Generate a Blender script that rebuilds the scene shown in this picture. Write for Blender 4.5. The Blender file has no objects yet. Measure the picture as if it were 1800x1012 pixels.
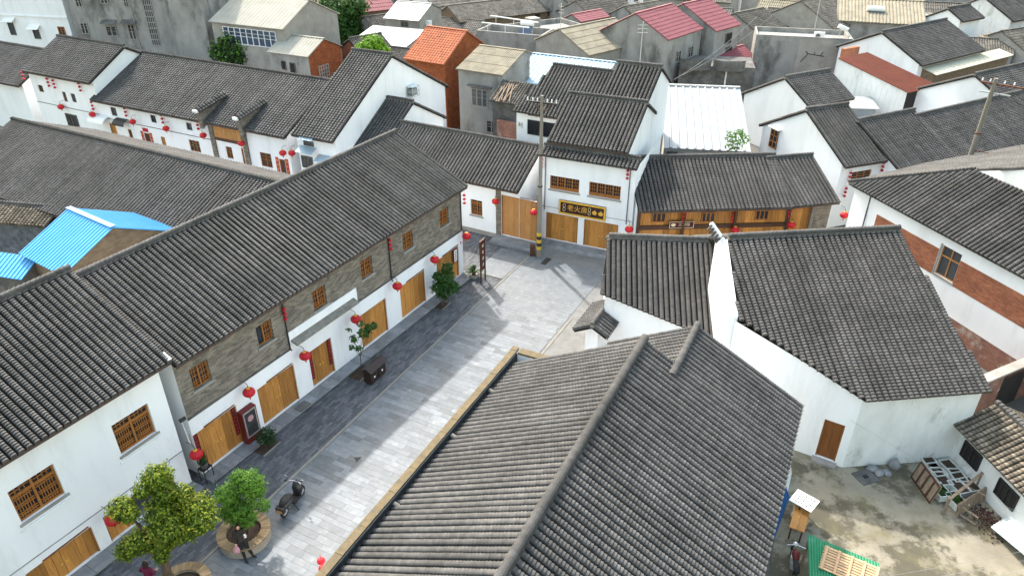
import bpy, math, random
import numpy as np
from mathutils import Vector, Matrix
random.seed(7); RNG = np.random.default_rng(11)
scene = bpy.context.scene
COL = scene.collection
R = math.radians

# ------------------------------------------------------------------ camera, sky, sun, exposure
CAM_H = 24.0; PITCH = R(30.5); FPX = 1280.0          # focal length in pixels of the 1800 px wide photograph
cam_data = bpy.data.cameras.new('camera'); cam = bpy.data.objects.new('camera', cam_data); COL.objects.link(cam)
cam_data.sensor_width = 36.0; cam_data.lens = FPX / 1800.0 * 36.0
cam_data.clip_start = 0.1; cam_data.clip_end = 2000.0
cam.location = (0, 0, CAM_H); cam.rotation_euler = (math.pi / 2 - PITCH, 0, 0)
scene.camera = cam
LIGHT = Vector((2.58, -5.6, -6.37)).normalized()      # direction the sunlight travels (measured from shadows)
SUN_EL = math.asin(-LIGHT.z); SUN_AZ = math.atan2(-LIGHT.x, -LIGHT.y)
world = bpy.data.worlds.new('World'); scene.world = world; world.use_nodes = True
wn = world.node_tree.nodes; wl = world.node_tree.links
sky = wn.new('ShaderNodeTexSky'); sky.sky_type = 'NISHITA'; sky.sun_disc = False
sky.sun_elevation = SUN_EL; sky.sun_rotation = SUN_AZ % (2 * math.pi)
sky.air_density = 2.4; sky.dust_density = 4.2; sky.ozone_density = 1.0
wl.new(sky.outputs[0], wn['Background'].inputs[0]); wn['Background'].inputs[1].default_value = 0.15
sun_d = bpy.data.lights.new('sun', 'SUN'); sun_d.energy = 2.0; sun_d.angle = R(1.3); sun_d.color = (1.0, 0.97, 0.92)
sun = bpy.data.objects.new('sun', sun_d); COL.objects.link(sun)
sun.rotation_euler = LIGHT.to_track_quat('-Z', 'Y').to_euler(); sun.location = (-20, 60, 60)
scene.view_settings.view_transform = 'Standard'; scene.view_settings.look = 'None'
scene.view_settings.gamma = 1.0; scene.view_settings.exposure = 1.74
scene.view_settings.use_curve_mapping = False

# ------------------------------------------------------------------ pixel -> world
_c, _s = math.cos(PITCH), math.sin(PITCH)
def ray(x, y):
    a = (x - 900) / FPX; b = (506 - y) / FPX
    return Vector((a, _c + b * _s, -_s + b * _c))
def P(x, y, z=0.0):
    d = ray(x, y); t = (z - CAM_H) / d.z
    return Vector((0, 0, CAM_H)) + d * t

# ------------------------------------------------------------------ materials
MATS = {}
def pmat(name, c1, c2=None, scale=2.0, rough=0.85, bump=0.0, bscale=30.0, rnd=0.0, stain=None, stain_scale=0.4,
         stain_amt=0.5, stretch=(1, 1, 1), metal=0.0, spec=0.3, detail=6.0, coat=0.0, stain_pos=0.52, stain_w=0.16, moss=None):
    m = bpy.data.materials.new(name); m.use_nodes = True; MATS[name] = m
    nt = m.node_tree; n = nt.nodes; l = nt.links; bs = n['Principled BSDF']
    bs.inputs['Roughness'].default_value = rough; bs.inputs['Metallic'].default_value = metal
    bs.inputs['Specular IOR Level'].default_value = spec
    c2 = c2 or tuple(v * 0.8 for v in c1)
    tc = n.new('ShaderNodeTexCoord'); mp = n.new('ShaderNodeMapping'); mp.inputs['Scale'].default_value = stretch
    l.new(tc.outputs['Object'], mp.inputs[0])
    oi = n.new('ShaderNodeObjectInfo')
    off = n.new('ShaderNodeVectorMath'); off.operation = 'ADD'
    cmb = n.new('ShaderNodeCombineXYZ'); mul = n.new('ShaderNodeMath'); mul.operation = 'MULTIPLY'; mul.inputs[1].default_value = 57.0
    l.new(oi.outputs['Random'], mul.inputs[0]); l.new(mul.outputs[0], cmb.inputs[0]); l.new(mul.outputs[0], cmb.inputs[1])
    l.new(mp.outputs[0], off.inputs[0]); l.new(cmb.outputs[0], off.inputs[1])
    nz = n.new('ShaderNodeTexNoise'); nz.inputs['Scale'].default_value = scale; nz.inputs['Detail'].default_value = detail
    nz.inputs['Roughness'].default_value = 0.65
    l.new(off.outputs[0], nz.inputs['Vector'])
    rp = n.new('ShaderNodeValToRGB'); rp.color_ramp.elements[0].position = 0.32; rp.color_ramp.elements[1].position = 0.68
    rp.color_ramp.elements[0].color = (*c1, 1); rp.color_ramp.elements[1].color = (*c2, 1)
    l.new(nz.outputs['Fac'], rp.inputs[0]); out = rp.outputs[0]
    if stain:
        n2 = n.new('ShaderNodeTexNoise'); n2.inputs['Scale'].default_value = stain_scale; n2.inputs['Detail'].default_value = 8.0
        n2.inputs['Roughness'].default_value = 0.72
        l.new(off.outputs[0], n2.inputs['Vector'])
        r2 = n.new('ShaderNodeValToRGB'); r2.color_ramp.elements[0].position = stain_pos; r2.color_ramp.elements[1].position = stain_pos + stain_w
        r2.color_ramp.elements[0].color = (0, 0, 0, 1); r2.color_ramp.elements[1].color = (stain_amt,) * 3 + (1,)
        l.new(n2.outputs['Fac'], r2.inputs[0])
        mx = n.new('ShaderNodeMixRGB'); mx.inputs[2].default_value = (*stain, 1)
        l.new(r2.outputs[0], mx.inputs[0]); l.new(out, mx.inputs[1]); out = mx.outputs[0]
    if moss:
        n4 = n.new('ShaderNodeTexNoise'); n4.inputs['Scale'].default_value = 0.55; n4.inputs['Detail'].default_value = 9.0; n4.inputs['Roughness'].default_value = 0.7; n4.noise_dimensions = '4D'; n4.inputs['W'].default_value = 3.7
        l.new(off.outputs[0], n4.inputs['Vector']); r4 = n.new('ShaderNodeValToRGB'); r4.color_ramp.elements[0].position = 0.50; r4.color_ramp.elements[1].position = 0.66; r4.color_ramp.elements[1].color = (.85, .85, .85, 1); l.new(n4.outputs['Fac'], r4.inputs[0])
        m4 = n.new('ShaderNodeMixRGB'); m4.inputs[2].default_value = (*moss, 1); l.new(r4.outputs[0], m4.inputs[0]); l.new(out, m4.inputs[1]); out = m4.outputs[0]
    if rnd:
        mr = n.new('ShaderNodeMapRange'); mr.inputs[3].default_value = 1 - rnd; mr.inputs[4].default_value = 1 + rnd
        l.new(oi.outputs['Random'], mr.inputs[0])
        hv = n.new('ShaderNodeHueSaturation'); l.new(mr.outputs[0], hv.inputs['Value']); l.new(out, hv.inputs['Color']); out = hv.outputs[0]
    l.new(out, bs.inputs['Base Color'])
    if bump:
        n3 = n.new('ShaderNodeTexNoise'); n3.inputs['Scale'].default_value = bscale; n3.inputs['Detail'].default_value = 5.0
        l.new(off.outputs[0], n3.inputs['Vector'])
        bp = n.new('ShaderNodeBump'); bp.inputs['Strength'].default_value = bump; bp.inputs['Distance'].default_value = 0.03
        l.new(n3.outputs['Fac'], bp.inputs['Height']); l.new(bp.outputs[0], bs.inputs['Normal'])
    return m

def tile_tone(name, amt):
    m = MATS[name]; nt = m.node_tree; n = nt.nodes; l = nt.links; bs = n['Principled BSDF']; src = bs.inputs['Base Color'].links[0].from_socket
    at = n.new('ShaderNodeAttribute'); at.attribute_name = 'tone'; oi = n.new('ShaderNodeObjectInfo'); ad = n.new('ShaderNodeMath'); ad.operation = 'MULTIPLY_ADD'; ad.inputs[1].default_value = 7.3
    l.new(oi.outputs['Random'], ad.inputs[0]); l.new(at.outputs['Fac'], ad.inputs[2]); fr = n.new('ShaderNodeMath'); fr.operation = 'FRACT'; l.new(ad.outputs[0], fr.inputs[0])
    mr = n.new('ShaderNodeMapRange'); mr.inputs[3].default_value = 1 - amt; mr.inputs[4].default_value = 1 + amt; l.new(fr.outputs[0], mr.inputs[0])
    hv = n.new('ShaderNodeHueSaturation'); l.new(mr.outputs[0], hv.inputs['Value']); l.new(src, hv.inputs['Color'])
    # weathering that runs across neighbouring rows: pale dusty patches and darker, mossy ones
    ge_ = n.new('ShaderNodeNewGeometry'); nw = n.new('ShaderNodeTexNoise'); nw.inputs['Scale'].default_value = 0.55; nw.inputs['Detail'].default_value = 7.0; nw.inputs['Roughness'].default_value = 0.7
    l.new(ge_.outputs['Position'], nw.inputs['Vector']); rw = n.new('ShaderNodeValToRGB'); e = rw.color_ramp.elements; e[0].position = 0.34; e[1].position = 0.68; e[0].color = (0.70, 0.71, 0.68, 1); e[1].color = (1.36, 1.34, 1.31, 1)
    l.new(nw.outputs['Fac'], rw.inputs[0]); mw_ = n.new('ShaderNodeMixRGB'); mw_.blend_type = 'MULTIPLY'; mw_.inputs[0].default_value = 1.0; l.new(hv.outputs[0], mw_.inputs[1]); l.new(rw.outputs[0], mw_.inputs[2]); l.new(mw_.outputs[0], bs.inputs['Base Color'])
def brickmat(name, c1, c2, mortar, bw, bh, ms=0.012, patch=None, patch_pos=0.6, bump=0.35, plane='xz', pscale=0.6, offset=0.5):
    """brick courses laid over the object's own x / z (or x / y) axes in metres"""
    m = bpy.data.materials.new(name); m.use_nodes = True; MATS[name] = m
    nt = m.node_tree; n = nt.nodes; l = nt.links; bs = n['Principled BSDF']
    bs.inputs['Roughness'].default_value = 0.88; bs.inputs['Specular IOR Level'].default_value = 0.25
    tc = n.new('ShaderNodeTexCoord'); sp = n.new('ShaderNodeSeparateXYZ'); cb = n.new('ShaderNodeCombineXYZ')
    l.new(tc.outputs['Object'], sp.inputs[0])
    if plane == 'xz':
        ad = n.new('ShaderNodeMath'); ad.operation = 'ADD'; l.new(sp.outputs[0], ad.inputs[0]); l.new(sp.outputs[1], ad.inputs[1])
        l.new(ad.outputs[0], cb.inputs[0]); l.new(sp.outputs[2], cb.inputs[1])
    else:
        l.new(sp.outputs[0], cb.inputs[0]); l.new(sp.outputs[1], cb.inputs[1])
    br = n.new('ShaderNodeTexBrick'); br.inputs['Scale'].default_value = 1.0; br.offset = offset
    br.inputs['Brick Width'].default_value = bw; br.inputs['Row Height'].default_value = bh
    br.inputs['Mortar Size'].default_value = ms; br.inputs['Mortar Smooth'].default_value = 0.2
    br.inputs['Color1'].default_value = (*c1, 1); br.inputs['Color2'].default_value = (*c2, 1); br.inputs['Mortar'].default_value = (*mortar, 1)
    l.new(cb.outputs[0], br.inputs['Vector'])
    nz = n.new('ShaderNodeTexNoise'); nz.inputs['Scale'].default_value = 1.3; nz.inputs['Detail'].default_value = 8; nz.inputs['Roughness'].default_value = 0.75
    l.new(cb.outputs[0], nz.inputs['Vector'])
    rp = n.new('ShaderNodeValToRGB'); rp.color_ramp.elements[0].position = 0.3; rp.color_ramp.elements[1].position = 0.7
    rp.color_ramp.elements[0].color = (0.62, 0.62, 0.62, 1); rp.color_ramp.elements[1].color = (1.25, 1.22, 1.2, 1)
    l.new(nz.outputs['Fac'], rp.inputs[0])
    mx = n.new('ShaderNodeMixRGB'); mx.blend_type = 'MULTIPLY'; mx.inputs[0].default_value = 1.0
    l.new(br.outputs['Color'], mx.inputs[1]); l.new(rp.outputs[0], mx.inputs[2]); out = mx.outputs[0]
    if patch:
        n2 = n.new('ShaderNodeTexNoise'); n2.inputs['Scale'].default_value = pscale; n2.inputs['Detail'].default_value = 7; n2.inputs['Roughness'].default_value = 0.7
        l.new(cb.outputs[0], n2.inputs['Vector'])
        r2 = n.new('ShaderNodeValToRGB'); r2.color_ramp.elements[0].position = patch_pos; r2.color_ramp.elements[1].position = patch_pos + 0.1
        l.new(n2.outputs['Fac'], r2.inputs[0])
        m2 = n.new('ShaderNodeMixRGB'); m2.inputs[2].default_value = (*patch, 1)
        l.new(r2.outputs[0], m2.inputs[0]); l.new(out, m2.inputs[1]); out = m2.outputs[0]
    l.new(out, bs.inputs['Base Color'])
    bp = n.new('ShaderNodeBump'); bp.inputs['Strength'].default_value = bump; bp.inputs['Distance'].default_value = 0.02; bp.invert = True
    l.new(br.outputs['Fac'], bp.inputs['Height']); l.new(bp.outputs[0], bs.inputs['Normal'])
    return m

pmat('tile', (0.088, 0.084, 0.082), (0.054, 0.052, 0.052), scale=5.0, rough=0.8, rnd=0.16, bump=0.25, bscale=22, stain=(0.125, 0.119, 0.112), stain_scale=1.6, stain_amt=0.55, stain_pos=0.56)
pmat('trim_brown', (0.10, 0.065, 0.05), (0.06, 0.042, 0.036), scale=4, rough=0.9, stain=(0.20, 0.08, 0.05), stain_scale=2.0, stain_amt=0.6)
pmat('bin_brown', (0.035, 0.02, 0.016), (0.022, 0.013, 0.011), scale=4, rough=0.5)
pmat('tile_lip_shade_grime', (0.034, 0.032, 0.031), (0.022, 0.021, 0.020), scale=6, rough=0.95)  # shadow gap under each overlapping tile put into the colour, with some grime
pmat('tile_dark', (0.008, 0.0075, 0.007), (0.005, 0.005, 0.005), scale=3.0, rough=0.9)
pmat('tile_old', (0.20, 0.165, 0.125), (0.075, 0.064, 0.052), scale=4.0, rough=0.95, rnd=0.2, bump=0.4, bscale=25, stain=(0.07, 0.065, 0.06), stain_scale=1.2, stain_amt=0.8)
pmat('tile_grey_old', (0.15, 0.136, 0.118), (0.06, 0.056, 0.052), scale=2.2, rough=0.95, rnd=0.15, bump=0.6, bscale=9, stain=(0.06, 0.055, 0.05), stain_scale=0.7, stain_amt=0.75)
pmat('mortar', (0.26, 0.24, 0.205), (0.14, 0.13, 0.115), scale=3.0, rough=0.95, bump=0.3)
pmat('plaster', (0.80, 0.81, 0.82), (0.74, 0.75, 0.77), scale=0.8, rough=0.9, stain=(0.58, 0.58, 0.56), stain_scale=0.8, stain_amt=0.36, stretch=(1, 1, 0.22), bump=0.08, bscale=12)
pmat('plaster_dirty', (0.76, 0.76, 0.75), (0.62, 0.62, 0.60), scale=1.2, rough=0.92, stain=(0.25, 0.24, 0.21), stain_scale=0.7, stain_amt=0.8, stretch=(1, 1, 0.45), bump=0.15, bscale=10)
pmat('concrete', (0.32, 0.31, 0.295), (0.19, 0.184, 0.173), scale=0.7, rough=0.93, stain=(0.085, 0.08, 0.075), stain_scale=0.35, stain_amt=0.85, stretch=(1, 1, 0.5), bump=0.15, bscale=8)
pmat('concrete_light', (0.34, 0.325, 0.295), (0.245, 0.23, 0.21), scale=0.9, rough=0.93, stain=(0.2, 0.185, 0.165), stain_scale=0.5, stain_amt=0.6, bump=0.1, bscale=9)
pmat('concrete_dark', (0.15, 0.145, 0.135), (0.06, 0.058, 0.055), scale=1.0, rough=0.95, stain=(0.25, 0.24, 0.22), stain_scale=0.6, stain_amt=0.6, bump=0.2, bscale=9)
pmat('coping_tan', (0.165, 0.125, 0.07), (0.10, 0.08, 0.05), scale=5, rough=0.95, stain=(0.10, 0.085, 0.06), stain_scale=3, stain_amt=0.7, bump=0.4, bscale=30)
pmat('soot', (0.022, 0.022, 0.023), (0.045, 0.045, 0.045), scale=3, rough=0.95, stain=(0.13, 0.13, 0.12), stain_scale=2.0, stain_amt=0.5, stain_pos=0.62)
pmat('stone_grey', (0.24, 0.25, 0.26), (0.15, 0.155, 0.165), scale=1.5, rough=0.8, rnd=0.12, stain=(0.36, 0.36, 0.35), stain_scale=2.5, stain_amt=0.5, bump=0.12, bscale=14)
pmat('slab', (0.132, 0.148, 0.163), (0.090, 0.104, 0.118), scale=1.4, rough=0.6, rnd=0.26, stain=(0.20, 0.21, 0.215), stain_scale=2.2, stain_amt=0.6, bump=0.1, bscale=16, spec=0.45)
pmat('kerb', (0.24, 0.228, 0.20), (0.165, 0.157, 0.142), scale=2.0, rough=0.85, bump=0.15)
pmat('wood', (0.50, 0.235, 0.058), (0.33, 0.14, 0.032), scale=1.6, rough=0.55, rnd=0.30, stretch=(9, 9, 0.7), stain=(0.16, 0.06, 0.018), stain_scale=2.2, stain_amt=0.6, bump=0.1, bscale=9)
pmat('pallet_wood', (0.55, 0.37, 0.22), (0.42, 0.26, 0.15), scale=2, rough=0.8, rnd=0.15, stretch=(1, 5, 5))
pmat('wood_pale', (0.50, 0.255, 0.09), (0.36, 0.165, 0.05), scale=1.8, rough=0.6, rnd=0.14, stretch=(9, 9, 0.7), stain=(0.24, 0.10, 0.03), stain_scale=2.2, stain_amt=0.5)
pmat('wood_door_dark', (0.22, 0.085, 0.024), (0.14, 0.05, 0.015), scale=1.6, rough=0.55, stretch=(9, 9, 0.7))
pmat('wood_frame', (0.36, 0.145, 0.034), (0.24, 0.09, 0.022), scale=3, rough=0.5, stretch=(4, 4, 2))
pmat('wood_dark', (0.085, 0.04, 0.024), (0.05, 0.024, 0.015), scale=3, rough=0.55, stretch=(4, 4, 2))
pmat('wood_old', (0.30, 0.225, 0.16), (0.16, 0.115, 0.08), scale=2, rough=0.9, stretch=(6, 6, 1.2), stain=(0.09, 0.07, 0.055), stain_scale=2, stain_amt=0.6)
pmat('red_lacquer', (0.16, 0.016, 0.016), (0.10, 0.012, 0.012), scale=3, rough=0.4)
pmat('red_lantern', (0.52, 0.012, 0.022), (0.40, 0.010, 0.018), scale=3, rough=0.5)
pmat('red_paper', (0.45, 0.02, 0.035), (0.36, 0.016, 0.03), scale=3, rough=0.7)
pmat('dark_red', (0.085, 0.013, 0.016), (0.055, 0.01, 0.012), scale=3, rough=0.6)
pmat('gold', (0.72, 0.42, 0.06), (0.58, 0.32, 0.04), scale=6, rough=0.45)
pmat('gold_pale', (0.72, 0.60, 0.40), (0.6, 0.48, 0.30), scale=6, rough=0.6)
pmat('white_paint', (0.78, 0.78, 0.77), (0.70, 0.70, 0.69), scale=2, rough=0.6)
pmat('board_brown', (0.050, 0.018, 0.012), (0.035, 0.012, 0.009), scale=2, rough=0.4)
pmat('black_iron', (0.02, 0.02, 0.02), (0.03, 0.028, 0.026), scale=8, rough=0.55)
pmat('rubber', (0.018, 0.018, 0.019), (0.026, 0.026, 0.027), scale=8, rough=0.75)
pmat('black_gloss', (0.015, 0.015, 0.017), (0.02, 0.02, 0.022), scale=4, rough=0.28, spec=0.5)
pmat('chrome', (0.6, 0.6, 0.62), (0.5, 0.5, 0.52), scale=4, rough=0.25, metal=0.9)
pmat('glass_dark', (0.012, 0.015, 0.019), (0.02, 0.024, 0.03), scale=1.5, rough=0.12, spec=0.5)
pmat('glass_grey', (0.045, 0.05, 0.055), (0.065, 0.07, 0.075), scale=1.0, rough=0.15, spec=0.5)
pmat('glass_blue', (0.03, 0.06, 0.12), (0.02, 0.035, 0.06), scale=1.2, rough=0.15, spec=0.5)
pmat('interior', (0.02, 0.019, 0.018), (0.03, 0.028, 0.026), scale=1, rough=0.95)
pmat('pole_concrete', (0.25, 0.222, 0.187), (0.18, 0.158, 0.13), scale=2, rough=0.9, stretch=(2, 2, 0.4), bump=0.1)
pmat('rust', (0.20, 0.07, 0.035), (0.09, 0.04, 0.025), scale=5, rough=0.85)
pmat('yellow_paint', (0.62, 0.40, 0.03), (0.50, 0.33, 0.04), scale=4, rough=0.7, stain=(0.25, 0.2, 0.1), stain_scale=4, stain_amt=0.5)
pmat('blue_metal', (0.06, 0.33, 0.62), (0.05, 0.29, 0.58), scale=1.0, rough=0.5, spec=0.5)
pmat('blue_light_metal', (0.30, 0.43, 0.52), (0.25, 0.37, 0.47), scale=0.7, rough=0.5, stain=(0.42, 0.33, 0.25), stain_scale=0.9, stain_amt=0.7)
pmat('blue_panel', (0.03, 0.13, 0.34), (0.025, 0.10, 0.28), scale=2, rough=0.5)
pmat('white_metal', (0.30, 0.315, 0.33), (0.275, 0.29, 0.305), scale=0.5, rough=0.5)
pmat('white_sheet', (0.74, 0.75, 0.74), (0.62, 0.63, 0.62), scale=0.8, rough=0.7, stain=(0.35, 0.34, 0.31), stain_scale=0.8, stain_amt=0.5, stretch=(1, 1, 0.4))
pmat('cream_sheet', (0.50, 0.48, 0.39), (0.42, 0.39, 0.29), scale=0.6, rough=0.6)
pmat('grey_sheet', (0.25, 0.29, 0.32), (0.19, 0.22, 0.25), scale=1.0, rough=0.5)
pmat('pale_sheet', (0.52, 0.58, 0.60), (0.45, 0.52, 0.54), scale=1.0, rough=0.55)
pmat('green_sheet', (0.012, 0.20, 0.09), (0.01, 0.145, 0.065), scale=1.2, rough=0.5, stain=(0.12, 0.30, 0.20), stain_scale=2, stain_amt=0.5)
pmat('red_sheet', (0.17, 0.048, 0.028), (0.13, 0.035, 0.021), scale=0.8, rough=0.7)
pmat('pink_sheet', (0.25, 0.075, 0.088), (0.20, 0.058, 0.070), scale=0.8, rough=0.65)
pmat('asbestos', (0.28, 0.245, 0.18), (0.18, 0.158, 0.118), scale=0.9, rough=0.95, rnd=0.1, stain=(0.14, 0.125, 0.10), stain_scale=0.8, stain_amt=0.7)
pmat('asbestos_pale', (0.36, 0.34, 0.29), (0.28, 0.265, 0.225), scale=0.6, rough=0.95, stain=(0.3, 0.28, 0.24), stain_scale=0.6, stain_amt=0.4)
pmat('orange_tile', (0.42, 0.135, 0.062), (0.29, 0.083, 0.038), scale=2.5, rough=0.85, rnd=0.12, stain=(0.18, 0.07, 0.045), stain_scale=0.9, stain_amt=0.65)
pmat('soil', (0.075, 0.05, 0.035), (0.04, 0.028, 0.02), scale=5, rough=1.0, bump=0.6)
pmat('soil_red', (0.10, 0.05, 0.04), (0.05, 0.026, 0.022), scale=9, rough=1.0, bump=0.8, bscale=20)
pmat('bark', (0.13, 0.095, 0.065), (0.07, 0.05, 0.035), scale=5, rough=0.95, stretch=(2, 2, 0.6), bump=0.5)
pmat('sack', (0.27, 0.27, 0.275), (0.19, 0.19, 0.195), scale=4, rough=0.85, bump=0.3, bscale=10)
pmat('polyfoam', (0.66, 0.68, 0.64), (0.5, 0.52, 0.48), scale=4, rough=0.8)
pmat('skin', (0.62, 0.36, 0.26), (0.55, 0.31, 0.22), scale=4, rough=0.55)
pmat('hair', (0.012, 0.010, 0.009), (0.02, 0.016, 0.014), scale=9, rough=0.45)
pmat('cloth_black', (0.022, 0.019, 0.018), (0.04, 0.032, 0.028), scale=7, rough=0.9)
pmat('cloth_maroon', (0.13, 0.012, 0.045), (0.09, 0.01, 0.03), scale=7, rough=0.9)
pmat('cloth_trousers', (0.010, 0.010, 0.011), (0.016, 0.016, 0.018), scale=7, rough=0.9)
pmat('bag_pink', (0.50, 0.30, 0.32), (0.30, 0.13, 0.17), scale=14, rough=0.5)
pmat('bird', (0.03, 0.028, 0.028), (0.05, 0.045, 0.045), scale=9, rough=0.7)
pmat('yard_concrete', (0.28, 0.25, 0.19), (0.165, 0.147, 0.11), scale=0.5, rough=0.92, stain=(0.072, 0.064, 0.044), stain_scale=0.42, stain_amt=0.9, stain_pos=0.48, stain_w=0.07, moss=(0.14, 0.122, 0.065), bump=0.1, bscale=6, detail=9)
pmat('ground', (0.13, 0.123, 0.11), (0.075, 0.071, 0.064), scale=0.35, rough=0.95, stain=(0.07, 0.07, 0.055), stain_scale=0.2, stain_amt=0.6)
pmat('side_paving', (0.18, 0.18, 0.175), (0.12, 0.12, 0.117), scale=1.3, rough=0.85, stain=(0.16, 0.155, 0.145), stain_scale=1.0, stain_amt=0.5)
pmat('planter_stone', (0.30, 0.27, 0.22), (0.2, 0.18, 0.15), scale=4, rough=0.9, bump=0.2)
pmat('planter_brick', (0.25, 0.18, 0.10), (0.15, 0.11, 0.068), scale=4, rough=0.85, rnd=0.3)
pmat('rubble', (0.26, 0.22, 0.17), (0.10, 0.085, 0.07), scale=5, rough=0.98, rnd=0.35, bump=0.6)
pmat('silver', (0.62, 0.63, 0.64), (0.5, 0.51, 0.52), scale=3, rough=0.35, metal=0.6)
pmat('slate_wall', (0.16, 0.175, 0.195), (0.075, 0.08, 0.09), scale=3.5, rough=0.95, stain=(0.26, 0.27, 0.29), stain_scale=1.6, stain_amt=0.6, bump=0.5, bscale=12)
pmat('mud_wall', (0.20, 0.145, 0.095), (0.12, 0.088, 0.06), scale=2.0, rough=0.97, stretch=(1, 1, 2.5), stain=(0.07, 0.055, 0.042), stain_scale=1.2, stain_amt=0.6, bump=0.5, bscale=10)
for _n, _a in (('tile', .15), ('tile_old', .35), ('tile_grey_old', .2)): tile_tone(_n, _a)
def leafmat(name, c1, c2, c3):
    m = pmat(name, c1, c2, scale=2.2, rough=0.6, stain=c3, stain_scale=0.9, stain_amt=0.8, spec=0.3)
    nt = m.node_tree; bs = nt.nodes['Principled BSDF']; tr = nt.nodes.new('ShaderNodeBsdfTranslucent'); mx = nt.nodes.new('ShaderNodeMixShader'); mx.inputs[0].default_value = 0.35
    nt.links.new(bs.inputs['Base Color'].links[0].from_socket, tr.inputs[0]); nt.links.new(bs.outputs[0], mx.inputs[1]); nt.links.new(tr.outputs[0], mx.inputs[2]); nt.links.new(mx.outputs[0], nt.nodes['Material Output'].inputs[0])
    return m
leafmat('leaf_camphor', (0.105, 0.17, 0.010), (0.05, 0.09, 0.007), (0.16, 0.18, 0.016))
leafmat('leaf_young', (0.23, 0.27, 0.014), (0.17, 0.21, 0.012), (0.27, 0.20, 0.035))
leafmat('leaf_bright', (0.11, 0.24, 0.018), (0.06, 0.155, 0.014), (0.16, 0.28, 0.03))
leafmat('leaf_green', (0.045, 0.12, 0.020), (0.028, 0.075, 0.014), (0.065, 0.15, 0.02))
leafmat('leaf_dark', (0.030, 0.075, 0.018), (0.018, 0.045, 0.012), (0.05, 0.10, 0.02))
leafmat('leaf_lime', (0.17, 0.33, 0.016), (0.10, 0.23, 0.012), (0.22, 0.38, 0.03))
brickmat('brick_grey', (0.26, 0.228, 0.185), (0.112, 0.100, 0.086), (0.18, 0.165, 0.14), 0.30, 0.088, 0.010, patch=(0.38, 0.365, 0.33), patch_pos=0.66, pscale=1.8)
brickmat('brick_red', (0.40, 0.150, 0.072), (0.27, 0.085, 0.048), (0.22, 0.14, 0.105), 0.25, 0.07, 0.008)
brickmat('brick_red_worn', (0.30, 0.13, 0.085), (0.20, 0.08, 0.06), (0.22, 0.18, 0.15), 0.25, 0.07, 0.01, patch=(0.36, 0.30, 0.26), patch_pos=0.53)
brickmat('brick_orange', (0.34, 0.098, 0.030), (0.23, 0.062, 0.022), (0.21, 0.07, 0.03), 0.25, 0.07, 0.006, patch=(0.13, 0.05, 0.03), patch_pos=0.53, pscale=2.2)
brickmat('slate_paving', (0.135, 0.142, 0.153), (0.070, 0.074, 0.083), (0.045, 0.046, 0.048), 0.42, 0.14, 0.007, plane='xy', patch=(0.26, 0.26, 0.26), patch_pos=0.63, pscale=2.4, bump=0.2)

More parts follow.
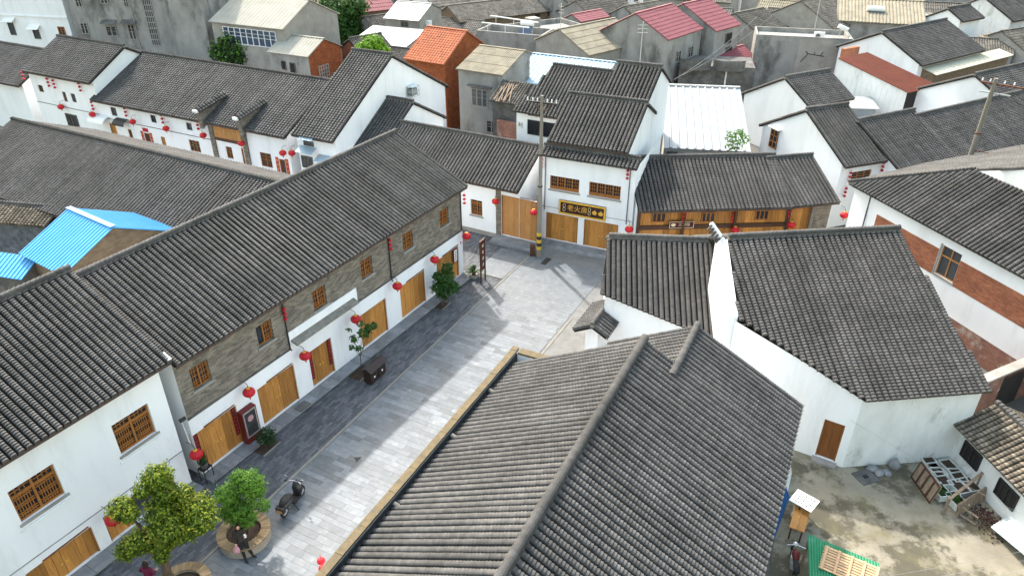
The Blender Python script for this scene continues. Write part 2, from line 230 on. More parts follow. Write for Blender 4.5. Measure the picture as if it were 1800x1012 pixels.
# ------------------------------------------------------------------ mesh helpers
class MB:
    def __init__(s): s.v = []; s.f = []
    def add(s, vs, fs):
        o = len(s.v); s.v += [tuple(v) for v in vs]; s.f += [tuple(i + o for i in f) for f in fs]; return s
    def box(s, x0, x1, y0, y1, z0, z1):
        vs = [(x0, y0, z0), (x1, y0, z0), (x1, y1, z0), (x0, y1, z0), (x0, y0, z1), (x1, y0, z1), (x1, y1, z1), (x0, y1, z1)]
        return s.add(vs, [(3, 2, 1, 0), (4, 5, 6, 7), (0, 1, 5, 4), (1, 2, 6, 5), (2, 3, 7, 6), (3, 0, 4, 7)])
    def bar(s, a, b, w, h=None, up=(0, 0, 1)):
        a = Vector(a); b = Vector(b); h = h or w; d = (b - a).normalized(); u = Vector(up)
        if abs(d.dot(u)) > 0.98: u = Vector((1, 0, 0))
        x = d.cross(u).normalized() * (w / 2); y = x.cross(d).normalized() * (h / 2)
        vs = [a - x - y, a + x - y, a + x + y, a - x + y, b - x - y, b + x - y, b + x + y, b - x + y]
        return s.add(vs, [(3, 2, 1, 0), (4, 5, 6, 7), (0, 1, 5, 4), (1, 2, 6, 5), (2, 3, 7, 6), (3, 0, 4, 7)])
    def tube(s, pts, rads, n=8, caps=True):
        pts = [Vector(p) for p in pts]
        if not hasattr(rads, '__len__'): rads = [rads] * len(pts)
        vs = []; ref = None
        for i, p in enumerate(pts):
            d = (pts[min(i + 1, len(pts) - 1)] - pts[max(i - 1, 0)]).normalized()
            if ref is None or abs(d.dot(ref)) > 0.95: ref = Vector((0, 0, 1)) if abs(d.z) < 0.9 else Vector((1, 0, 0))
            x = d.cross(ref).normalized(); y = x.cross(d)
            vs += [p + (x * math.cos(2 * math.pi * k / n) + y * math.sin(2 * math.pi * k / n)) * rads[i] for k in range(n)]
        fs = []
        for i in range(len(pts) - 1):
            for k in range(n):
                fs.append((i * n + k, i * n + (k + 1) % n, (i + 1) * n + (k + 1) % n, (i + 1) * n + k))
        if caps: fs.append(tuple(range(n - 1, -1, -1))); fs.append(tuple((len(pts) - 1) * n + k for k in range(n)))
        return s.add(vs, fs)
    def lathe(s, prof, c=(0, 0, 0), n=16):
        vs = []; c = Vector(c)
        for r, z in prof:
            vs += [c + Vector((r * math.cos(2 * math.pi * k / n), r * math.sin(2 * math.pi * k / n), z)) for k in range(n)]
        fs = []
        for i in range(len(prof) - 1):
            for k in range(n):
                fs.append((i * n + k, i * n + (k + 1) % n, (i + 1) * n + (k + 1) % n, (i + 1) * n + k))
        fs.append(tuple(range(n - 1, -1, -1))); fs.append(tuple((len(prof) - 1) * n + k for k in range(n)))
        return s.add(vs, fs)
    def ball(s, c, r, n=10, m=7):
        rx, ry, rz = r if hasattr(r, '__len__') else (r, r, r); c = Vector(c); vs = [c + Vector((0, 0, -rz))]
        for i in range(1, m):
            a = -math.pi / 2 + math.pi * i / m
            vs += [c + Vector((rx * math.cos(a) * math.cos(2 * math.pi * k / n), ry * math.cos(a) * math.sin(2 * math.pi * k / n), rz * math.sin(a))) for k in range(n)]
        vs.append(c + Vector((0, 0, rz))); fs = [(0, 1 + (k + 1) % n, 1 + k) for k in range(n)]
        for i in range(m - 2):
            for k in range(n):
                fs.append((1 + i * n + k, 1 + i * n + (k + 1) % n, 1 + (i + 1) * n + (k + 1) % n, 1 + (i + 1) * n + k))
        t = len(vs) - 1; o = 1 + (m - 2) * n
        fs += [(t, o + k, o + (k + 1) % n) for k in range(n)]
        return s.add(vs, fs)
    def prism(s, poly, n, t):
        """polygon (3D points) thickened by t along -n"""
        n = Vector(n).normalized(); k = len(poly); a = [Vector(p) for p in poly]; b = [p - n * t for p in a]
        nn = Vector((0, 0, 0))
        for i in range(k): nn += a[i].cross(a[(i + 1) % k])
        if nn.dot(n) < 0: a.reverse(); b.reverse()
        return s.add(a + b, [tuple(range(k)), tuple(range(2 * k - 1, k - 1, -1))] + [(i + k, (i + 1) % k + k, (i + 1) % k, i) for i in range(k)])
    def build(s, name, mat, parent=None, smooth=False, M=None):
        me = bpy.data.meshes.new(name); me.from_pydata(s.v, [], s.f); me.update()
        if smooth: me.polygons.foreach_set('use_smooth', [True] * len(me.polygons))
        return link(name, me, mat, parent, M)
def link(name, me, mat, parent=None, M=None):
    if mat and not me.materials: me.materials.append(MATS[mat] if isinstance(mat, str) else mat)
    o = bpy.data.objects.new(name, me); COL.objects.link(o); o.parent = parent
    if M is not None: o.matrix_basis = M
    return o
def tag(o, label, cat=None, group=None, kind=None):
    if label: o['label'] = label
    if cat: o['category'] = cat
    if group: o['group'] = group
    if kind: o['kind'] = kind
    return o
def empty(name, loc, rz=0.0, label=None, cat=None, group=None):
    o = bpy.data.objects.new(name, None); COL.objects.link(o); o.location = loc; o.rotation_euler = (0, 0, rz); o.empty_display_size = 0.2
    return tag(o, label, cat, group)
def copy_tree(o, parent=None):
    c = o.copy(); COL.objects.link(c); c.parent = parent
    for ch in list(o.children): copy_tree(ch, c)
    return c
_texts = {}
def text_mesh(s, size):
    k = (s, size)
    if k not in _texts:
        cu = bpy.data.curves.new('lettering', 'FONT'); cu.body = s; cu.size = size; cu.extrude = 0.006; cu.align_x = 'CENTER'; cu.align_y = 'CENTER'
        cu.resolution_u = 3; cu.space_character = 1.08
        ob = bpy.data.objects.new('lettering', cu); COL.objects.link(ob)
        dg = bpy.context.evaluated_depsgraph_get(); me = bpy.data.meshes.new_from_object(ob.evaluated_get(dg))
        COL.objects.unlink(ob); bpy.data.objects.remove(ob); _texts[k] = me
    return _texts[k].copy()

# ------------------------------------------------------------------ roof tiles
_rib = {}
def rib_mesh(n, expo, r, k, mat):
    key = (n, expo, r, k, mat)
    if key in _rib: return _rib[key]
    vs = []; fs = []; k0 = k; up = (0.92 * r, -0.034); rings = [(0.0, *up)]      # (distance, half width, sink)
    for j in range(n):
        rings.append(((j + 1) * expo, r * (1 + 0.02 * math.sin(j * 12.9 + n)), 0.004 * math.sin(j * 7.7 + n)))
        if j < n - 1: rings.append(((j + 1) * expo, *up))
    for y, rr, dz in rings:
        vs += [(rr, y, -0.02)] + [(rr * math.cos(math.pi * q / k0), y, 0.11 + dz + rr * math.sin(math.pi * q / k0) * 0.72) for q in range(k0 + 1)] + [(-rr, y, -0.02)]
    k = k0 + 2; w = k + 1
    for i in range(len(rings) - 1):
        for q in range(k): fs.append((i * w + q, i * w + q + 1, (i + 1) * w + q + 1, (i + 1) * w + q))
    fs.append(tuple((len(rings) - 1) * w + q for q in range(w))); fs.append(tuple(range(w - 1, -1, -1)))
    me = bpy.data.meshes.new('tile_row'); me.from_pydata(vs, [], fs); me.update(); me.materials.append(MATS[mat]); _rib[key] = me
    at = me.attributes.new('tone', 'FLOAT', 'FACE'); tv = []; rr_ = random.Random(n * 31 + k)
    tones = [rr_.random() for _ in range(n + 2)]
    for i in range(len(rings) - 1): tv += [tones[(i + 1) // 2]] * k
    tv += [tones[-1]] * (len(fs) - len(tv)); at.data.foreach_set('value', tv)
    me.materials.append(MATS['tile_lip_shade_grime']); mi = []
    for i in range(len(rings) - 1): mi += [1 if i % 2 == 1 else 0] * k  # lip faces take the painted overlap shade
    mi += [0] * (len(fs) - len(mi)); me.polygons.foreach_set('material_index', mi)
    return me
STY = {  # spacing, tile exposure, radius, arc segments, material
    'near': (0.27, 0.115, 0.105, 6, 'tile'), 'mid': (0.275, 0.15, 0.107, 5, 'tile'), 'far': (0.29, 0.24, 0.110, 4, 'tile'),
    'old': (0.25, 0.16, 0.098, 5, 'tile_old'), 'oldgrey': (0.25, 0.25, 0.095, 4, 'tile_grey_old'),
    'smooth': (0.27, 0.13, 0.107, 6, 'tile'),
}
def clip_line(poly2, a):
    hits = []
    for i in range(len(poly2)):
        (a0, t0), (a1, t1) = poly2[i], poly2[(i + 1) % len(poly2)]
        if (a0 - a) * (a1 - a) < 0: hits.append(t0 + (t1 - t0) * (a - a0) / (a1 - a0))
    hits.sort(); return [(hits[i], hits[i + 1]) for i in range(0, len(hits) - 1, 2)]
def roof_face(parent, poly, down, style, jit=0.0, deck='tile_dark', name='roof', top_gap=0.05, minlen=0.25, th=0.09):
    """a tiled slope: a deck slab carrying one object per row of barrel tiles. poly: local points, down: local downhill direction (2D)"""
    poly = [Vector(p) for p in poly]
    n = Vector((0, 0, 0))
    for i in range(len(poly)): n += poly[i].cross(poly[(i + 1) % len(poly)])
    n.normalize()
    if n.z < 0: n = -n
    d = Vector((down[0], down[1], 0)).normalized(); d = (d - n * d.dot(n)).normalized()
    a = d.cross(n).normalized()                       # horizontal direction across the rows
    o = poly[0]
    deck_o = MB().prism(poly, n, th).build(name, deck, parent)
    p2 = [((p - o).dot(a), (p - o).dot(d)) for p in poly]
    lo = min(q[0] for q in p2); hi = max(q[0] for q in p2)
    sp, ex, r, k, mat = STY[style]
    cnt = max(1, round((hi - lo) / sp)); sp2 = (hi - lo) / cnt
    for i in range(cnt):
        av = lo + (i + 0.5) * sp2
        for t0, t1 in clip_line(p2, av):
            t0 += top_gap; L = t1 - t0 + 0.05
            if L < minlen: continue
            m = max(2, round(L / ex)); me = rib_mesh(m, ex, r, k, mat)
            pos = o + a * (av + random.uniform(-jit, jit)) + d * t0 + n * random.uniform(-0.004, 0.004)
            dd = (d + a * random.uniform(-jit, jit) * 0.12).normalized(); aa = dd.cross(n).normalized()
            M = Matrix(((aa.x, dd.x, n.x, pos.x), (aa.y, dd.y, n.y, pos.y), (aa.z, dd.z, n.z, pos.z), (0, 0, 0, 1)))
            M = M @ Matrix.Diagonal((1, L / (m * ex), 1, 1))
            link('tile_row', me, None, deck_o, M)
    return deck_o
def ridge_cap(parent, a, b, r=0.12, lift=0.0, mortar='mortar', mat='tile', ex=0.2, body=0.14, far=False):
    a = Vector(a); b = Vector(b); d = (b - a); L = d.length; d.normalize(); up = Vector((0, 0, 1)); x = d.cross(up).normalized(); up = x.cross(d)
    mb = MB(); mb.bar(a + up * (lift + body / 2 - 0.04), b + up * (lift + body / 2 - 0.04), r * 1.7, body + 0.06)
    base = mb.build('ridge', mortar, parent)
    m = max(2, round(L / ex)); me = rib_mesh(m, ex, r, 4 if far else 6, mat); pos = a + up * (lift + body - 0.01)
    M = Matrix(((-x.x, d.x, up.x, pos.x), (-x.y, d.y, up.y, pos.y), (-x.z, d.z, up.z, pos.z), (0, 0, 0, 1))) @ Matrix.Diagonal((1, L / (m * ex), 1, 1))
    link('ridge_cap', me, None, base, M)
    return base
def sheet_roof(parent, poly, down, mat, wave=0.2, amp=0.03, kind='rib', name='roof', th=0.04, steps=1):
    """corrugated sheet: one mesh whose corrugations are real folds running downhill"""
    poly = [Vector(p) for p in poly]; n = Vector((0, 0, 0))
    for i in range(len(poly)): n += poly[i].cross(poly[(i + 1) % len(poly)])
    n.normalize()
    if n.z < 0: n = -n
    d = Vector((down[0], down[1], 0)).normalized(); d = (d - n * d.dot(n)).normalized(); a = d.cross(n).normalized(); o = poly[0]
    p2 = [((p - o).dot(a), (p - o).dot(d)) for p in poly]; lo = min(q[0] for q in p2); hi = max(q[0] for q in p2)
    xs = []; prof = []; x = lo + 1e-4
    if kind == 'rib': seq = ((0.0, 0.0), (0.62, 0.0), (0.70, 1.0), (0.90, 1.0), (0.98, 0.0))
    elif kind == 'flat': seq = ((0.0, 0.0),)
    else: seq = ((0.0, 0.0), (0.17, 0.5), (0.33, 0.9), (0.5, 1.0), (0.67, 0.9), (0.83, 0.5))
    while x < hi:
        for q, h in seq:
            if x + q * wave < hi - 1e-4: xs.append(x + q * wave); prof.append(h * amp)
        x += wave
    xs.append(hi - 1e-4); prof.append(0.0)
    mb = MB(); rows = []
    for av, h in zip(xs, prof):
        c = clip_line(p2, av)
        if not c: rows.append(None); continue
        t0, t1 = c[0][0], c[-1][1]; col = []
        for s in range(steps):
            ta = t0 + (t1 - t0) * s / steps; tb = t0 + (t1 - t0) * (s + 1) / steps
            col += [o + a * av + d * ta + n * h, o + a * av + d * tb + n * (h + (0.03 if steps > 1 else 0))]
        rows.append(col)
    prev = None
    for col in rows:
        if col and prev:
            b0 = len(mb.v); m = len(col); mb.v += [tuple(p) for p in prev] + [tuple(p) for p in col]
            for s in range(m - 1): mb.f.append((b0 + s, b0 + s + 1, b0 + m + s + 1, b0 + m + s))
        prev = col
    mb.prism([p - n * 0.012 for p in poly], n, th)
    return mb.build(name, mat, parent)

# ------------------------------------------------------------------ buildings
class Bld:
    """a building frame: local x runs right as seen from its front, local y points to its back"""
    def __init__(s, name, label, org, az, cat='house', group=None):
        s.az = R(az); s.u = Vector((math.sin(s.az), math.cos(s.az), 0)); s.v = Vector((-s.u.y, s.u.x, 0)); s.org = Vector((org[0], org[1], 0))
        s.rz = math.atan2(s.u.y, s.u.x); s.root = empty(name, s.org, s.rz, label, cat, group)
    def loc(s, w):
        q = Vector(w) - s.org; return Vector((q.dot(s.u), q.dot(s.v), q.z))
    def wor(s, l): return s.org + s.u * l[0] + s.v * l[1] + Vector((0, 0, l[2]))
    def L(s, x, y, z): return s.loc(P(x, y, z))
    def pl(s, x, y, py):
        o = s.loc((0, 0, CAM_H)); d = ray(x, y); dl = Vector((d.dot(s.u), d.dot(s.v), d.z)); t = (py - o.y) / dl.y
        return o.x + dl.x * t, o.z + dl.z * t
    def px(s, x, y, X):                                # hit the local plane x = X, gives (y, z)
        o = s.loc((0, 0, CAM_H)); d = ray(x, y); dl = Vector((d.dot(s.u), d.dot(s.v), d.z)); t = (X - o.x) / dl.x
        return o.y + dl.y * t, o.z + dl.z * t
    def op(s, tl, br, py, zmin=None):
        x0, z1 = s.pl(tl[0], tl[1], py); x1, z0 = s.pl(br[0], br[1], py)
        if zmin is not None: z0 = zmin
        return (min(x0, x1), max(x0, x1), min(z0, z1), max(z0, z1))
def facade(b, py, x0, x1, z0, z1, ops, mat, depth=0.16, name='wall', parent=None):
    mb = MB(); xs = sorted({x0, x1, *[q for o in ops for q in o[:2] if x0 < q < x1]}); zs = sorted({z0, z1, *[q for o in ops for q in o[2:4] if z0 < q < z1]})
    for i in range(len(xs) - 1):
        for j in range(len(zs) - 1):
            cx = (xs[i] + xs[i + 1]) / 2; cz = (zs[j] + zs[j + 1]) / 2
            if any(o[0] < cx < o[1] and o[2] < cz < o[3] for o in ops): continue
            mb.add([(xs[i], py, zs[j]), (xs[i + 1], py, zs[j]), (xs[i + 1], py, zs[j + 1]), (xs[i], py, zs[j + 1])], [(0, 1, 2, 3)])
    for o in ops:
        a, c, e, f = o[0], o[1], max(o[2], z0), min(o[3], z1); y2 = py + depth
        mb.add([(a, py, e), (a, y2, e), (a, y2, f), (a, py, f)], [(0, 1, 2, 3)]); mb.add([(c, py, e), (c, py, f), (c, y2, f), (c, y2, e)], [(0, 1, 2, 3)])
        mb.add([(a, py, f), (a, y2, f), (c, y2, f), (c, py, f)], [(0, 1, 2, 3)]); mb.add([(a, py, e), (c, py, e), (c, y2, e), (a, y2, e)], [(0, 1, 2, 3)])
    return mb.build(name, mat, parent or b.root)
def window(b, o, py, depth=0.13, cols=2, style='lattice', frame='wood_frame', glass='glass_dark', sill=True, open_leaf=False, ft=0.07, transom=0.0):
    x0, x1, z0, z1 = o; y = py + depth
    w = MB().box(x0 - 0.01, x1 + 0.01, y + 0.02, y + 0.05, z0 - 0.01, z1 + 0.01).build('window', glass, b.root)
    m = MB(); m.box(x0, x0 + ft, y - 0.05, y + 0.015, z0, z1); m.box(x1 - ft, x1, y - 0.05, y + 0.015, z0, z1)
    m.box(x0 + ft, x1 - ft, y - 0.05, y + 0.015, z0, z0 + ft); m.box(x0 + ft, x1 - ft, y - 0.05, y + 0.015, z1 - ft, z1)
    zt = z1 - transom * (z1 - z0) if transom else z1 - ft
    if transom: m.box(x0 + ft, x1 - ft, y - 0.045, y + 0.015, zt - 0.04, zt + 0.04)
    for c in range(1, cols):
        xc = x0 + (x1 - x0) * c / cols; m.box(xc - ft * 0.6, xc + ft * 0.6, y - 0.04, y + 0.015, z0 + ft, z1 - ft)
    m.build('frame', frame, w)
    g = MB(); W = (x1 - x0) / cols
    for c in range(cols):
        if open_leaf and c == 0: continue
        xa = x0 + c * W + ft; xb = x0 + (c + 1) * W - ft
        if style == 'lattice':
            for q in (0.33, 0.67): g.box(xa + (xb - xa) * q - 0.014, xa + (xb - xa) * q + 0.014, y - 0.02, y + 0.018, z0 + ft, zt)
            for q in (0.12, 0.25, 0.5, 0.75, 0.88): zz = z0 + ft + (zt - z0 - ft) * q; g.box(xa, xb, y - 0.024, y + 0.016, zz - 0.014, zz + 0.014)
        elif style == 'slats':
            k = max(4, int((xb - xa) / 0.085))
            for q in range(1, k): xx = xa + (xb - xa) * q / k; g.box(xx - 0.013, xx + 0.013, y - 0.02, y + 0.018, z0 + ft, zt)
            for q in (0.10, 0.2, 0.46, 0.56, 0.82, 0.92): zz = z0 + ft + (zt - z0 - ft) * q; g.box(xa, xb, y - 0.026, y + 0.016, zz - 0.018, zz + 0.018)
            for q in (0.25, 0.5, 0.75):
                if transom: xx = xa + (xb - xa) * q; g.box(xx - 0.014, xx + 0.014, y - 0.02, y + 0.018, zt + 0.05, z1 - ft)
            if transom: zz = (zt + z1) / 2; g.box(xa, xa + (xb - xa) * .5, y - 0.024, y + 0.018, zz - 0.04, zz - 0.01); g.box(xa + (xb - xa) * .5, xb, y - 0.024, y + 0.018, zz + 0.01, zz + 0.04)
        elif style == 'panel':
            g.box(xa, xb, y - 0.03, y + 0.018, z0 + ft, z0 + (z1 - z0) * 0.22)
            for q in (0.33, 0.67): g.box(xa + (xb - xa) * q - 0.012, xa + (xb - xa) * q + 0.012, y - 0.02, y + 0.018, z0 + (z1 - z0) * 0.22, z1 - ft)
            for q in (0.45, 0.7): zz = z0 + (z1 - z0) * q; g.box(xa, xb, y - 0.024, y + 0.016, zz - 0.012, zz + 0.012)
        elif style == 'bars':
            k = max(2, int((xb - xa) / 0.16))
            for q in range(1, k): xx = xa + (xb - xa) * q / k; g.box(xx - 0.012, xx + 0.012, y - 0.06, y - 0.03, z0 + ft, z1 - ft)
        elif style == 'cross':
            zz = (z0 + z1) / 2; g.box(xa, xb, y - 0.02, y + 0.018, zz - 0.02, zz + 0.02)
            zz = z0 + (z1 - z0) * .72; g.box(xa, xb, y - 0.02, y + 0.018, zz - 0.015, zz + 0.015)
        elif style == 'solid': g.box(xa, xb, y - 0.02, y + 0.018, z0 + ft, z1 - ft)
    if g.v: g.build('lattice', frame, w)
    if open_leaf:
        m2 = MB().box(x0 + ft, x0 + ft + 0.04, y - 0.02 - 0.0, y + 0.3, z0 + ft, z1 - ft); m2.build('open_leaf', frame, w)
    if sill: MB().box(x0 - 0.1, x1 + 0.1, py - 0.07, py + 0.03, z0 - 0.1, z0 - 0.004).build('sill', 'concrete_light', w)
    return w
def door(b, o, py, depth=0.12, planks=6, mat='wood', frame='wood_frame', ft=0.06, handle=True, parent=None):
    x0, x1, z0, z1 = o; y = py + depth
    m = MB(); m.box(x0, x0 + ft, y - 0.06, y + 0.02, z0, z1); m.box(x1 - ft, x1, y - 0.06, y + 0.02, z0, z1); m.box(x0 + ft, x1 - ft, y - 0.06, y + 0.02, z1 - ft, z1)
    m.box(x0 - 0.02, x1 + 0.02, y + 0.05, y + 0.08, z0 - 0.02, z1 + 0.02)
    dr = m.build('door', frame, parent or b.root); W = (x1 - x0 - 2 * ft) / planks
    for k in range(planks):
        a = x0 + ft + k * W; dy = random.uniform(-0.008, 0.008)
        MB().box(a + 0.006, a + W - 0.006, y - 0.01 + dy, y + 0.035 + dy, z0 + 0.02, z1 - ft - 0.004).build('plank', mat, dr)
    if handle:
        xm = (x0 + x1) / 2; zm = z0 + (z1 - z0) * 0.45
        MB().lathe([(0.02, 0), (0.05, 0.005), (0.05, 0.02), (0.03, 0.03)], n=10).build('handle', 'gold', dr, M=Matrix.Translation((xm - 0.1, y - 0.022, zm)) @ Matrix.Rotation(R(90), 4, 'X'))
        MB().lathe([(0.02, 0), (0.05, 0.005), (0.05, 0.02), (0.03, 0.03)], n=10).build('handle', 'gold', dr, M=Matrix.Translation((xm + 0.1, y - 0.022, zm)) @ Matrix.Rotation(R(90), 4, 'X'))
    return dr
class G: pass
def gable(name, label, r0, r1, e0=None, e1=None, ze=None, pitch=28.0, az=None, zr=None, run=None, back=None, style='mid', bstyle=None, wall='plaster', ov=0.4,
          vo=0.12, xmode='a', dx0=0.0, dx1=0.0, length=None, cat='house', group=None, ridge=True, sheet=None, wave=0.25, amp=0.035, kind='wave', front=True, base=0.0,
          left=True, right=True, backwall=True, cap_r=0.12, steps=1, trim='trim_brown', zback=None, sk0=0.0):
    g = G(); tp = math.tan(R(pitch))
    A = P(*r0, (ze if ze is not None else zr)); B = P(*r1, (ze if ze is not None else zr))
    if az is None:
        d = (B - A)
        if e0 is not None and e1 is not None: d = d.normalized() + (P(*e1, ze) - P(*e0, ze)).normalized()
        az = math.degrees(math.atan2(d.x, d.y))
    s = R(az); u = Vector((math.sin(s), math.cos(s), 0)); v = Vector((-u.y, u.x, 0))
    if e0 is not None:
        E0, E1 = P(*e0, ze), P(*(e1 or e0), ze); ye = ((E0 + E1) / 2).dot(v)
        if zr is None:
            z = ze + 0.2
            while z < ze + 9:
                rn = ((P(*r0, z) + P(*r1, z)) / 2).dot(v) - ye
                if rn <= 0.05 or math.atan2(z - ze, rn) >= R(pitch): break
                z += 0.01
            zr = z
        R0, R1 = P(*r0, zr), P(*r1, zr); run = max(0.4, ((R0 + R1) / 2).dot(v) - ye)
    else:
        R0, R1 = P(*r0, zr), P(*r1, zr); ze = zr - run * tp
        E0, E1 = R0, R1
    tp = (zr - ze) / run
    x0w, x1w = R0.dot(u), R1.dot(u)
    if xmode == 'a' and e0 is not None and e1 is not None: x0w = (x0w + E0.dot(u)) / 2; x1w = (x1w + E1.dot(u)) / 2
    x0w += dx0; x1w += dx1
    if length: 
        if length > 0: x1w = x0w + length
        else: x0w = x1w + length
    yr = ((R0 + R1) / 2).dot(v); back = back if back is not None else run
    org = u * x0w + v * (yr - run + ov)                      # front left corner of the walls
    b = Bld(name, label, (org.x, org.y), az, cat, group)
    g.b = b; g.W = W = x1w - x0w; g.yf = -ov; g.yr = run - ov; g.yb = g.yr + back; g.zr = zr; g.ze = ze; g.zb = zr - back * tp if zback is None else zback; g.fy = 0.0; g.fz = ze + ov * tp - 0.1; g.tp = tp
    g.run = run
    F = [(0, g.yr, zr), (W, g.yr, zr), (W, g.yf, ze), (sk0, g.yf, ze)]; K = [(0, g.yr, zr), (W, g.yr, zr), (W, g.yb, g.zb), (0, g.yb, g.zb)]
    if sheet:
        g.front = sheet_roof(b.root, F, (0, -1), sheet, wave, amp, kind, steps=steps)
        if back > 0.1: g.back = sheet_roof(b.root, K, (0, 1), sheet, wave, amp, kind, steps=steps)
        if ridge and back > 0.1: MB().bar((0, g.yr, zr + amp), (W, g.yr, zr + amp), 0.3, 0.04).build('ridge', sheet, b.root)
    else:
        g.front = roof_face(b.root, F, (0, -1), style, jit=0.012)
        if back > 0.1: g.back = roof_face(b.root, K, (0, 1), bstyle or ('far' if style in ('near', 'mid', 'smooth') else style), jit=0.012)
        if ridge: ridge_cap(b.root, (0, g.yr, zr), (W, g.yr, zr), r=cap_r, far=style in ('far', 'oldgrey'))
        if style in ('near', 'mid', 'far', 'smooth'):
            MB().bar((0.02, g.yf - 0.015, ze - 0.09), (W - 0.02, g.yf - 0.015, ze - 0.09), 0.03, 0.09).build('eave_board', trim, b.root)
    # walls
    xa, xb = vo, W - vo; yB = g.yb - ov if back > 0.5 else g.yb; zB = (g.zb + ov * tp - 0.1) if back > 0.5 else g.zb - 0.1
    g.xa, g.xb, g.yB, g.zB = xa, xb, yB, zB; zt = zr - 0.11
    mb = MB()
    if left and not sk0: mb.add([(xa, 0, base), (xa, 0, g.fz), (xa, g.yr, zt), (xa, yB, zB), (xa, yB, base)], [(0, 1, 2, 3, 4)])
    if sk0: mb.add([(xa + sk0, 0, base), (xa + sk0, 0, g.fz), (xa, g.yr, zt), (xa, g.yr, base), (xa, yB, zB), (xa, yB, base)], [(0, 1, 2, 3), (3, 2, 4, 5)])
    if right: mb.add([(xb, 0, base), (xb, yB, base), (xb, yB, zB), (xb, g.yr, zt), (xb, 0, g.fz)], [(0, 1, 2, 3, 4)])
    if backwall: mb.add([(xa, yB, base), (xa, yB, zB), (xb, yB, zB), (xb, yB, base)], [(0, 1, 2, 3)])
    if front: mb.add([(xa + sk0, 0, base), (xb, 0, base), (xb, 0, g.fz), (xa + sk0, 0, g.fz)], [(0, 1, 2, 3)])
    if mb.v: g.wall = mb.build('wall', wall, b.root)
    return g
# ------------------------------------------------------------------ ground and street
def sheet(name, pts, z, mat, kind='structure', parent=None, rz=0.0, org=None):
    """flat sheet given by world points; the object is turned by rz so that its paving courses follow the street"""
    org = Vector(org or pts[0]); c, s_ = math.cos(-rz), math.sin(-rz); vs = []
    for p in pts:
        dx, dy = p[0] - org.x, p[1] - org.y; vs.append((dx * c - dy * s_, dx * s_ + dy * c, 0))
    mb = MB(); mb.add(vs, [tuple(range(len(vs)))])
    o = mb.build(name, mat); o.location = (org.x, org.y, z); o.rotation_euler = (0, 0, rz); o['kind'] = kind
    if o.data.polygons[0].normal.z < 0: o.data.flip_normals()
    return o
sheet('ground', [(-400, -60), (400, -60), (400, 700), (-400, 700)], -0.02, 'ground')
ST_AZ = 27.6; su = Vector((math.sin(R(ST_AZ)), math.cos(R(ST_AZ)), 0)); sn = Vector((su.y, -su.x, 0))   # street direction and its right-hand normal
def SW(s, n, z=0.0): p = su * s + sn * n; return Vector((p.x, p.y, z))
ST_RZ = math.atan2(su.y, su.x)
kl = P(680, 680).dot(sn); kr = P(990, 575).dot(sn)
S0, S1 = 8.0, P(947, 452).dot(su) - 0.2
sheet('pavement', [SW(S0, kl - 6), SW(S0, kl), SW(S1 + 3, kl), SW(S1 + 3, kl - 6)], 0.0, 'slate_paving', rz=ST_RZ, org=SW(S0, kl - 6))
sheet('street_bed', [SW(S0, kl), SW(S0, kr + 5), SW(S1 + 3, kr + 5), SW(S1 + 3, kl)], -0.008, 'side_paving', rz=ST_RZ)
street = empty('street', SW(S0, kl), ST_RZ); street['kind'] = 'structure'
# slabs: courses laid across the street, staggered; the nearest 300 are single objects, the rest one mesh
slabs = []; s = S0 + 2.0; row = 0
def slab_rows(s0, s1, n0, n1, wr=0.30):
    s = s0
    while s < s1:
        w = wr * random.choice((0.85, 1.0, 1.0, 1.15)); n = n0 - random.uniform(0, 0.8)
        while n < n1:
            L = random.choice((1.0, 1.25, 1.5, 0.8, 1.8)); a, c = max(n, n0), min(n + L, n1)
            if c - a > 0.12: slabs.append((s, s + w, a, c))
            n += L
        s += w
slab_rows(S0 + 2.0, S1, kl + 0.2, kr - 0.12)
Lc = kl - 2.2
s_left = P(845, 480).dot(su)
slab_rows(s_left, S1, Lc, kl - 0.02)
def slab_key(q):
    d = (SW((q[0] + q[1]) / 2, (q[2] + q[3]) / 2) - Vector((0, 0, CAM_H))); return d.length
def slab_vis(q):
    p = SW((q[0] + q[1]) / 2, (q[2] + q[3]) / 2) - Vector((0, 0, CAM_H)); zc = p.y * _c - p.z * _s
    x = 900 + FPX * p.x / zc; y = 506 - FPX * (p.y * _s + p.z * _c) / zc
    return -40 < x < 1840 and -40 < y < 1060 and (y < 605 + (920 - x) * 1.13 or y < 590)
slabs = [q for q in slabs]; vis = sorted([q for q in slabs if slab_vis(q)], key=slab_key); near = set(vis[:296]); rest = MB()
for q in slabs:
    a, b2, c, d = q; g_ = 0.0035; h = random.uniform(0.011, 0.016)
    if q in near:
        MB().box(0, b2 - a - g_ * 2, 0, d - c - g_ * 2, -0.03, h).build('paving_slab', 'slab', street, M=Matrix.Translation((a + g_ - S0, -(d - g_ - kl), 0.0)))
    else: rest.box(a + g_ - S0, b2 - g_ - S0, -(d - g_ - kl), -(c + g_ - kl), -0.03, h)
tag(rest.build('paving_slabs_far', 'slab', street), None, kind='stuff')
MB().box(0, S1 - S0, -0.12, 0.0, -0.03, 0.022).build('kerb_line', 'kerb', street, M=Matrix.Translation((0, -0.03, 0)))
MB().box(0, S1 - S0 - 6.0, -0.10, 0.0, -0.03, 0.022).build('kerb_line', 'kerb', street, M=Matrix.Translation((0, -(kr - kl), 0)))
MB().box(s_left - 0.14 - S0, s_left - 0.02 - S0, 0.0, 2.2, -0.03, 0.02).build('drain_channel', 'black_iron', street)

